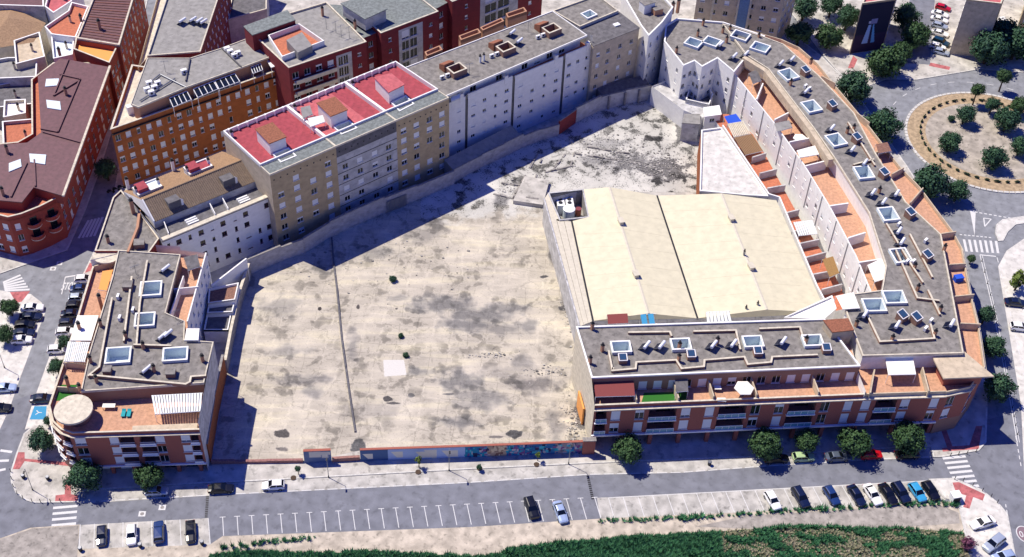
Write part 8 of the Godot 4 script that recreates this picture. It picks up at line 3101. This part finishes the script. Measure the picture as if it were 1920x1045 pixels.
func car_paint(r: float, g: float, b: float, rough := 0.3, metal := 0.0) -> StandardMaterial3D:
	var m := StandardMaterial3D.new()
	m.albedo_color = Color(r, g, b)
	m.roughness = rough
	m.metallic = metal
	m.clearcoat_enabled = true
	m.clearcoat = 0.6
	m.clearcoat_roughness = 0.08
	return m

func make_cars() -> void:
	M.car_glass = mat(0.07, 0.09, 0.12, "", 1.0, 0.08)
	M.lamp_glass = mat(0.85, 0.87, 0.88, "", 1.0, 0.15)
	M.tail_glass = mat(0.5, 0.06, 0.06, "", 1.0, 0.2)
	var white := car_paint(0.93, 0.93, 0.92)
	var silver := car_paint(0.72, 0.76, 0.8, 0.35, 0.4)
	var pale_blue := car_paint(0.66, 0.73, 0.84, 0.35, 0.3)
	var black := car_paint(0.06, 0.065, 0.08)
	var navy := car_paint(0.07, 0.11, 0.22)
	var blue := car_paint(0.12, 0.22, 0.42)
	var sky := car_paint(0.22, 0.6, 0.78)
	var red := car_paint(0.72, 0.07, 0.12)
	var green := car_paint(0.66, 0.76, 0.56)
	var grey := car_paint(0.36, 0.4, 0.46, 0.35, 0.3)
	var teal := car_paint(0.05, 0.2, 0.28)
	var f := pg([-41.78,-134,24.87,-138.5])
	var along := (f[1] - f[0]).normalized()
	var s := pg([-38.7,-129.52,-38.04,-125.71])
	var down := (s[1] - s[0]).normalized()
	var s2 := pg([61.62,-135.72,63.02,-131.19])
	var slant := (s2[1] - s2[0]).normalized()
	var s3 := pg([13.92,-133.78,15.16,-128.86])
	var slant2 := (s3[1] - s3[0]).normalized()
	var lf := pg([-78.07,-184.5,-76.99,-170.89])
	var lstreet := (lf[1] - lf[0]).normalized()
	var lacross := Vector2(lstreet.y, -lstreet.x)
	var g1 := "cars in the front bays"
	# [crown pixel place, heading, kind, paint, label]
	var list := [
		[Vector3(-58.51,0.7,-125.22), down, "hatch", navy, "dark navy hatchback, first car in the lower left bays"],
		[Vector3(-53.5,0.7,-125.44), down, "hatch", white, "white hatchback in the lower left bays"],
		[Vector3(-48.99,0.8,-126.01), -down, "suv", blue, "tall dark blue car in the lower left bays"],
		[Vector3(-43.6,0.7,-126.08), down, "sedan", black, "black car, rightmost in the lower left bays"],
		[Vector3(-39.6,0.7,-135.08), along, "sedan", black, "black car parked along the lane behind the white one"],
		[Vector3(-30.56,0.7,-135.77), -along, "hatch", white, "white hatchback parked along the lane before the yard"],
		[Vector3(-50.76,0.7,-134.51), along, "hatch", silver, "silver car half in shade under the tree before the left block"],
		[Vector3(14.4,0.8,-130.94), slant2, "suv", black, "black estate car standing in the asphalt bays"],
		[Vector3(19.3,0.7,-130.13), slant2, "sedan", pale_blue, "pale blue silver saloon in the asphalt bays"],
		[Vector3(56.16,0.7,-132.58), slant, "hatch", white, "white hatchback, leftmost in the pale right bays"],
		[Vector3(61.15,0.8,-133.19), slant, "suv", navy, "dark navy car second in the pale right bays"],
		[Vector3(66.61,0.7,-133.6), slant, "hatch", blue, "dark blue car standing alone in the pale right bays"],
		[Vector3(70.96,0.7,-133.6), slant, "sedan", navy, "dark navy saloon left of the white one in the right bays"],
		[Vector3(73.79,0.7,-133.83), slant, "sedan", white, "white saloon among dark cars in the right bays"],
		[Vector3(76.51,0.7,-133.94), slant, "sedan", black, "black saloon right of the white one in the right bays"],
		[Vector3(78.79,0.7,-134.17), slant, "suv", navy, "navy car left of the light blue one"],
		[Vector3(81.69,0.7,-134.28), slant, "hatch", sky, "light blue hatchback in the right bays"],
		[Vector3(84.1,0.7,-134.62), slant, "hatch", black, "black car at the right end of the bays"],
		[Vector3(63.39,0.7,-141.98), along, "hatch", green, "pale green car parked along the front block"],
		[Vector3(69.49,0.7,-142.1), along, "sedan", grey, "grey car between the pale green and the red one"],
		[Vector3(75.57,0.7,-142.46), along, "hatch", red, "red car parked along the front block"],
		[Vector3(58.47,0.7,-141.62), along, "sedan", black, "black car in shade left of the pale green one"],
		[Vector3(82.07,0.7,-142.58), along, "sedan", black, "black car in shade right of the red one"],
		[Vector3(91.09,0.7,-127.93), Vector2(-0.95, 0.3), "sedan", white, "white saloon on the corner pavement at lower right"],
		[Vector3(91.71,0.7,-123.73), Vector2(-0.85, 0.6), "suv", silver, "silver car below the white saloon at lower right"],
		[Vector3(92.5,0.7,-121.1), Vector2(-0.95, 0.25), "hatch", pale_blue, "lilac car cut by the bottom edge at lower right"],
		[Vector3(-74.15,0.7,-187.66), lacross, "hatch", white, "white car, farthest in the left street bays"],
		[Vector3(-74.23,0.7,-184.87), lacross, "sedan", blue, "blue car second in the left street bays"],
		[Vector3(-74.22,0.7,-182.27), lacross, "hatch", silver, "silver car third in the left street bays"],
		[Vector3(-74.29,0.7,-180), lacross, "hatch", black, "black car fourth in the left street bays"],
		[Vector3(-74.56,0.7,-177.77), lacross, "sedan", navy, "navy car fifth in the left street bays"],
		[Vector3(-74.66,0.7,-175.27), lacross, "hatch", navy, "navy hatchback sixth in the left street bays"],
		[Vector3(-74.76,0.7,-172.81), lacross, "hatch", white, "white car seventh in the left street bays"],
		[Vector3(-75.3,0.7,-168.12), lacross, "hatch", white, "white car between two small trees by the left block"],
		[Vector3(-75.45,0.7,-155.7), lacross, "sedan", navy, "navy car just above the blue bay"],
		[Vector3(-82.87,0.7,-179.41), lacross, "sedan", white, "white saloon across the left street, farthest"],
		[Vector3(-82.6,0.7,-176.88), lacross, "sedan", navy, "navy car across the left street, second"],
		[Vector3(-83.24,0.7,-174.69), lacross, "hatch", black, "black car with white roof across the left street"],
		[Vector3(-83.03,0.7,-172.52), lacross, "sedan", navy, "navy car across the left street, fourth"],
		[Vector3(-82.9,0.7,-170.66), lacross, "hatch", white, "white car across the left street, nearest of the row"],
		[Vector3(-83.14,0.7,-158.32), lacross, "sedan", pale_blue, "pale blue car at the left frame edge"],
		[Vector3(-82.89,0.7,-153.37), lacross, "sedan", black, "black car cut by the left frame edge"],
		[Vector3(129.42,0.7,-289.72), Vector2(0.9, 0.45), "hatch", red, "red car in the far car park by the tan building"],
		[Vector3(127.74,0.7,-286.66), Vector2(0.9, 0.45), "sedan", white, "white car just below the red one in the far car park"],
		[Vector3(126.9,0.7,-284.14), Vector2(0.9, 0.45), "sedan", white, "second white car below the red one, far car park"],
		[Vector3(126.21,0.7,-281.15), Vector2(0.9, 0.45), "hatch", silver, "silver car in the middle of the far car park row"],
		[Vector3(125.26,0.7,-277.71), Vector2(0.9, 0.45), "sedan", white, "white car above the dark teal one, far car park"],
		[Vector3(124.39,0.7,-273.6), Vector2(0.8, 0.6), "suv", teal, "dark teal car in the far car park"],
		[Vector3(123.06,0.7,-271.69), Vector2(0.9, 0.45), "hatch", white, "white car below the dark teal one, far car park"],
		[Vector3(123.34,0.7,-269.33), Vector2(0.9, 0.45), "hatch", silver, "silver car, nearest in the far car park row"],
		[Vector3(142.83,0.9,-281.58), Vector2(0.2, 1), "van", white, "white van in the shaded lane at top right"],
		[Vector3(112.4,0.7,-174.11), Vector2(1, 0.15), "hatch", white, "white car at the right frame edge below the bright tree"],
		[Vector3(113.74,0.7,-180.91), Vector2(1, 0.15), "sedan", navy, "navy car under the bright tree at the right edge"]]
	for e in list:
		car(e[4], e[0], e[1], e[2], e[3], "")

func make_street_things() -> void:
	# slim street lamps
	var names := ["slim grey street lamp before the yard, left one", "slim grey street lamp before the yard, middle one", "slim grey street lamp before the yard, right one", "slim grey street lamp on the lower left corner pavement", "slim grey street lamp in the left car park"]
	var k := 0
	for q in [Vector3(-21.06,0,-137.92), Vector3(0.19,0,-139.44), Vector3(21.45,0,-140.86), Vector3(-72.59,0,-135.14), Vector3(-84.7,0,-163.92)]:
		var t := thing("street_lamp", names[k], "street lamp", q, "slim grey street lamps")
		var g := Geo.new()
		g.tube(q, q + Vector3(0, 6.2, 0), 0.075, 0.045, 8)
		part("pole", g, M.metal, t)
		g = Geo.new()
		g.tube(q + Vector3(0, 6.15, 0), q + Vector3(0.1, 6.35, 0.7), 0.04, 0.035, 6)
		part("arm", g, M.metal, t)
		g = Geo.new()
		g.box(q + Vector3(0.12, 6.3, 0.95), Vector3(0.28, 0.12, 0.6))
		part("lamp_head", g, M.dark_metal, t)
		g = Geo.new()
		g.tube(q, q + Vector3(0, 0.5, 0), 0.13, 0.11, 8)
		part("base", g, M.dark_metal, t)
		k += 1
	# bollards at the corners
	var spots := [Vector3(-77.38,0,-139.09), Vector3(-76.79,0,-137.45), Vector3(-76.11,0,-135.83), Vector3(-75.1,0,-134.34), Vector3(-73.83,0,-133.32), Vector3(-72.1,0,-132.65), Vector3(-70.59,0,-132.53), Vector3(-68.84,0,-132.53), Vector3(-67.2,0,-132.65), Vector3(89.9,0,-142.65), Vector3(91.4,0,-142.89), Vector3(93,0,-143.13), Vector3(94.77,0,-143.61), Vector3(89.18,0,-137.45), Vector3(90.58,0,-137.1), Vector3(91.96,0,-136.06), Vector3(93.3,0,-134.92), Vector3(94.41,0,-133.66), Vector3(95.14,0,-132.42)]
	k = 0
	for q in spots:
		var left: bool = k < 9
		var t := thing("bollard", "dark metal bollard on the lower left corner kerb" if left else ("dark metal bollard by the right zebra crossing's near end" if k > 12 else "dark metal bollard by the right zebra crossing's far end"), "bollard", q, "left corner bollards" if left else ("near right corner bollards" if k > 12 else "far right corner bollards"))
		var g := Geo.new()
		g.tube(q, q + Vector3(0, 0.95, 0), 0.07, 0.06, 8)
		part("post", g, M.dark_metal, t)
		g = Geo.new()
		g.tube(q + Vector3(0, 0.95, 0), q + Vector3(0, 1.06, 0), 0.085, 0.04, 8)
		part("cap", g, M.dark_metal, t)
		k += 1
	# slim posts along the right-hand street's double line
	var a := pg([110.83,-193.65,109.05,-179.2,105.17,-156.83,103.52,-147.65])
	for i in 14:
		var s := i / 13.0 * 2.999
		var q2 := lerp2(a[int(s)], a[int(s) + 1], s - int(s))
		var q := Vector3(q2.x, 0, q2.y)
		var t := thing("lane_post", "slim dark post on the double line of the right street", "post", q, "lane posts of the right street")
		var g := Geo.new()
		g.tube(q, q + Vector3(0, 0.8, 0), 0.05, 0.05, 6)
		part("post", g, M.dark_metal, t)
		g = Geo.new()
		g.tube(q, q + Vector3(0, 0.06, 0), 0.14, 0.12, 8)
		part("foot", g, M.rubber, t)
	# utility kiosk on the right corner
	var q := Vector3(87.85,0,-133.1)
	var t := thing("utility_kiosk", "white box kiosk with dark front on the right corner paving", "kiosk", q)
	var g := Geo.new()
	g.box(q, Vector3(1.5, 1.6, 1.3), 0.2)
	part("body", g, M.white_paint, t)
	g = Geo.new()
	g.box(q + Vector3(0.13, 0.15, 0.66), Vector3(1.3, 1.2, 0.05), 0.2)
	part("door", g, M.dark_metal, t)
	g = Geo.new()
	g.box(q + Vector3(0, 1.603, 0), Vector3(1.7, 0.1, 1.5), 0.2)
	part("lid", g, M.white_paint, t)
	# litter bins and tree pits
	var bins := ["dark litter bin at the lower left bays' first post", "dark litter bin between the lower left bays", "dark litter bin at the lower left bays' right end", "dark bin on the pavement before the lamp, left", "dark bin at the front block's shaded pavement edge", "dark bin on the left corner paving"]
	k = 0
	for b in [Vector3(-61.64,0,-122.72), Vector3(-51.75,0,-123.46), Vector3(-41.42,0,-123.99), Vector3(-74.81,0,-137.8), Vector3(46.48,0,-140.74), Vector3(-70.41,0,-137.45)]:
		t = thing("litter_bin", bins[k], "litter bin", b)
		g = Geo.new()
		g.tube(b, b + Vector3(0, 0.9, 0), 0.3, 0.36, 12)
		part("drum", g, M.dark_metal, t)
		g = Geo.new()
		g.tube(b + Vector3(0, 0.9, 0), b + Vector3(0, 1.0, 0), 0.38, 0.3, 12)
		part("rim", g, M.metal, t)
		k += 1
	# motorbikes in the shaded street
	for i in 3:
		motorbike(["dark motorbike beside the grey corner building, left", "dark motorbike beside the grey corner building, middle", "dark motorbike beside the grey corner building, right"][i], Vector3(-74.13,0,-215.57) + Vector3(i * 1.0, 0, -i * 0.8))

func motorbike(label: String, at: Vector3) -> void:
	var t := thing("motorbike", label, "motorbike", at, "motorbikes parked in the shade")
	for x in [-0.65, 0.65]:
		var g := Geo.new()
		g.tube(at + Vector3(x, 0.32, -0.05), at + Vector3(x, 0.32, 0.05), 0.32, 0.32, 12)
		part("wheel", g, M.rubber, t)
	var b := Geo.new()
	b.tube(at + Vector3(-0.6, 0.35, 0), at + Vector3(0.1, 0.6, 0), 0.12, 0.16, 7)
	b.tube(at + Vector3(0.1, 0.6, 0), at + Vector3(0.65, 0.35, 0), 0.14, 0.05, 7)
	part("frame", b, M.dark_metal, t)
	b = Geo.new()
	b.box(at + Vector3(-0.3, 0.75, 0), Vector3(0.7, 0.12, 0.28))
	part("seat", b, M.rubber, t)
	b = Geo.new()
	b.tube(at + Vector3(0.45, 0.6, 0), at + Vector3(0.35, 1.0, 0), 0.04, 0.04, 6)
	b.tube(at + Vector3(0.35, 1.0, -0.35), at + Vector3(0.35, 1.0, 0.35), 0.03, 0.03, 6)
	part("handlebar", b, M.metal, t)
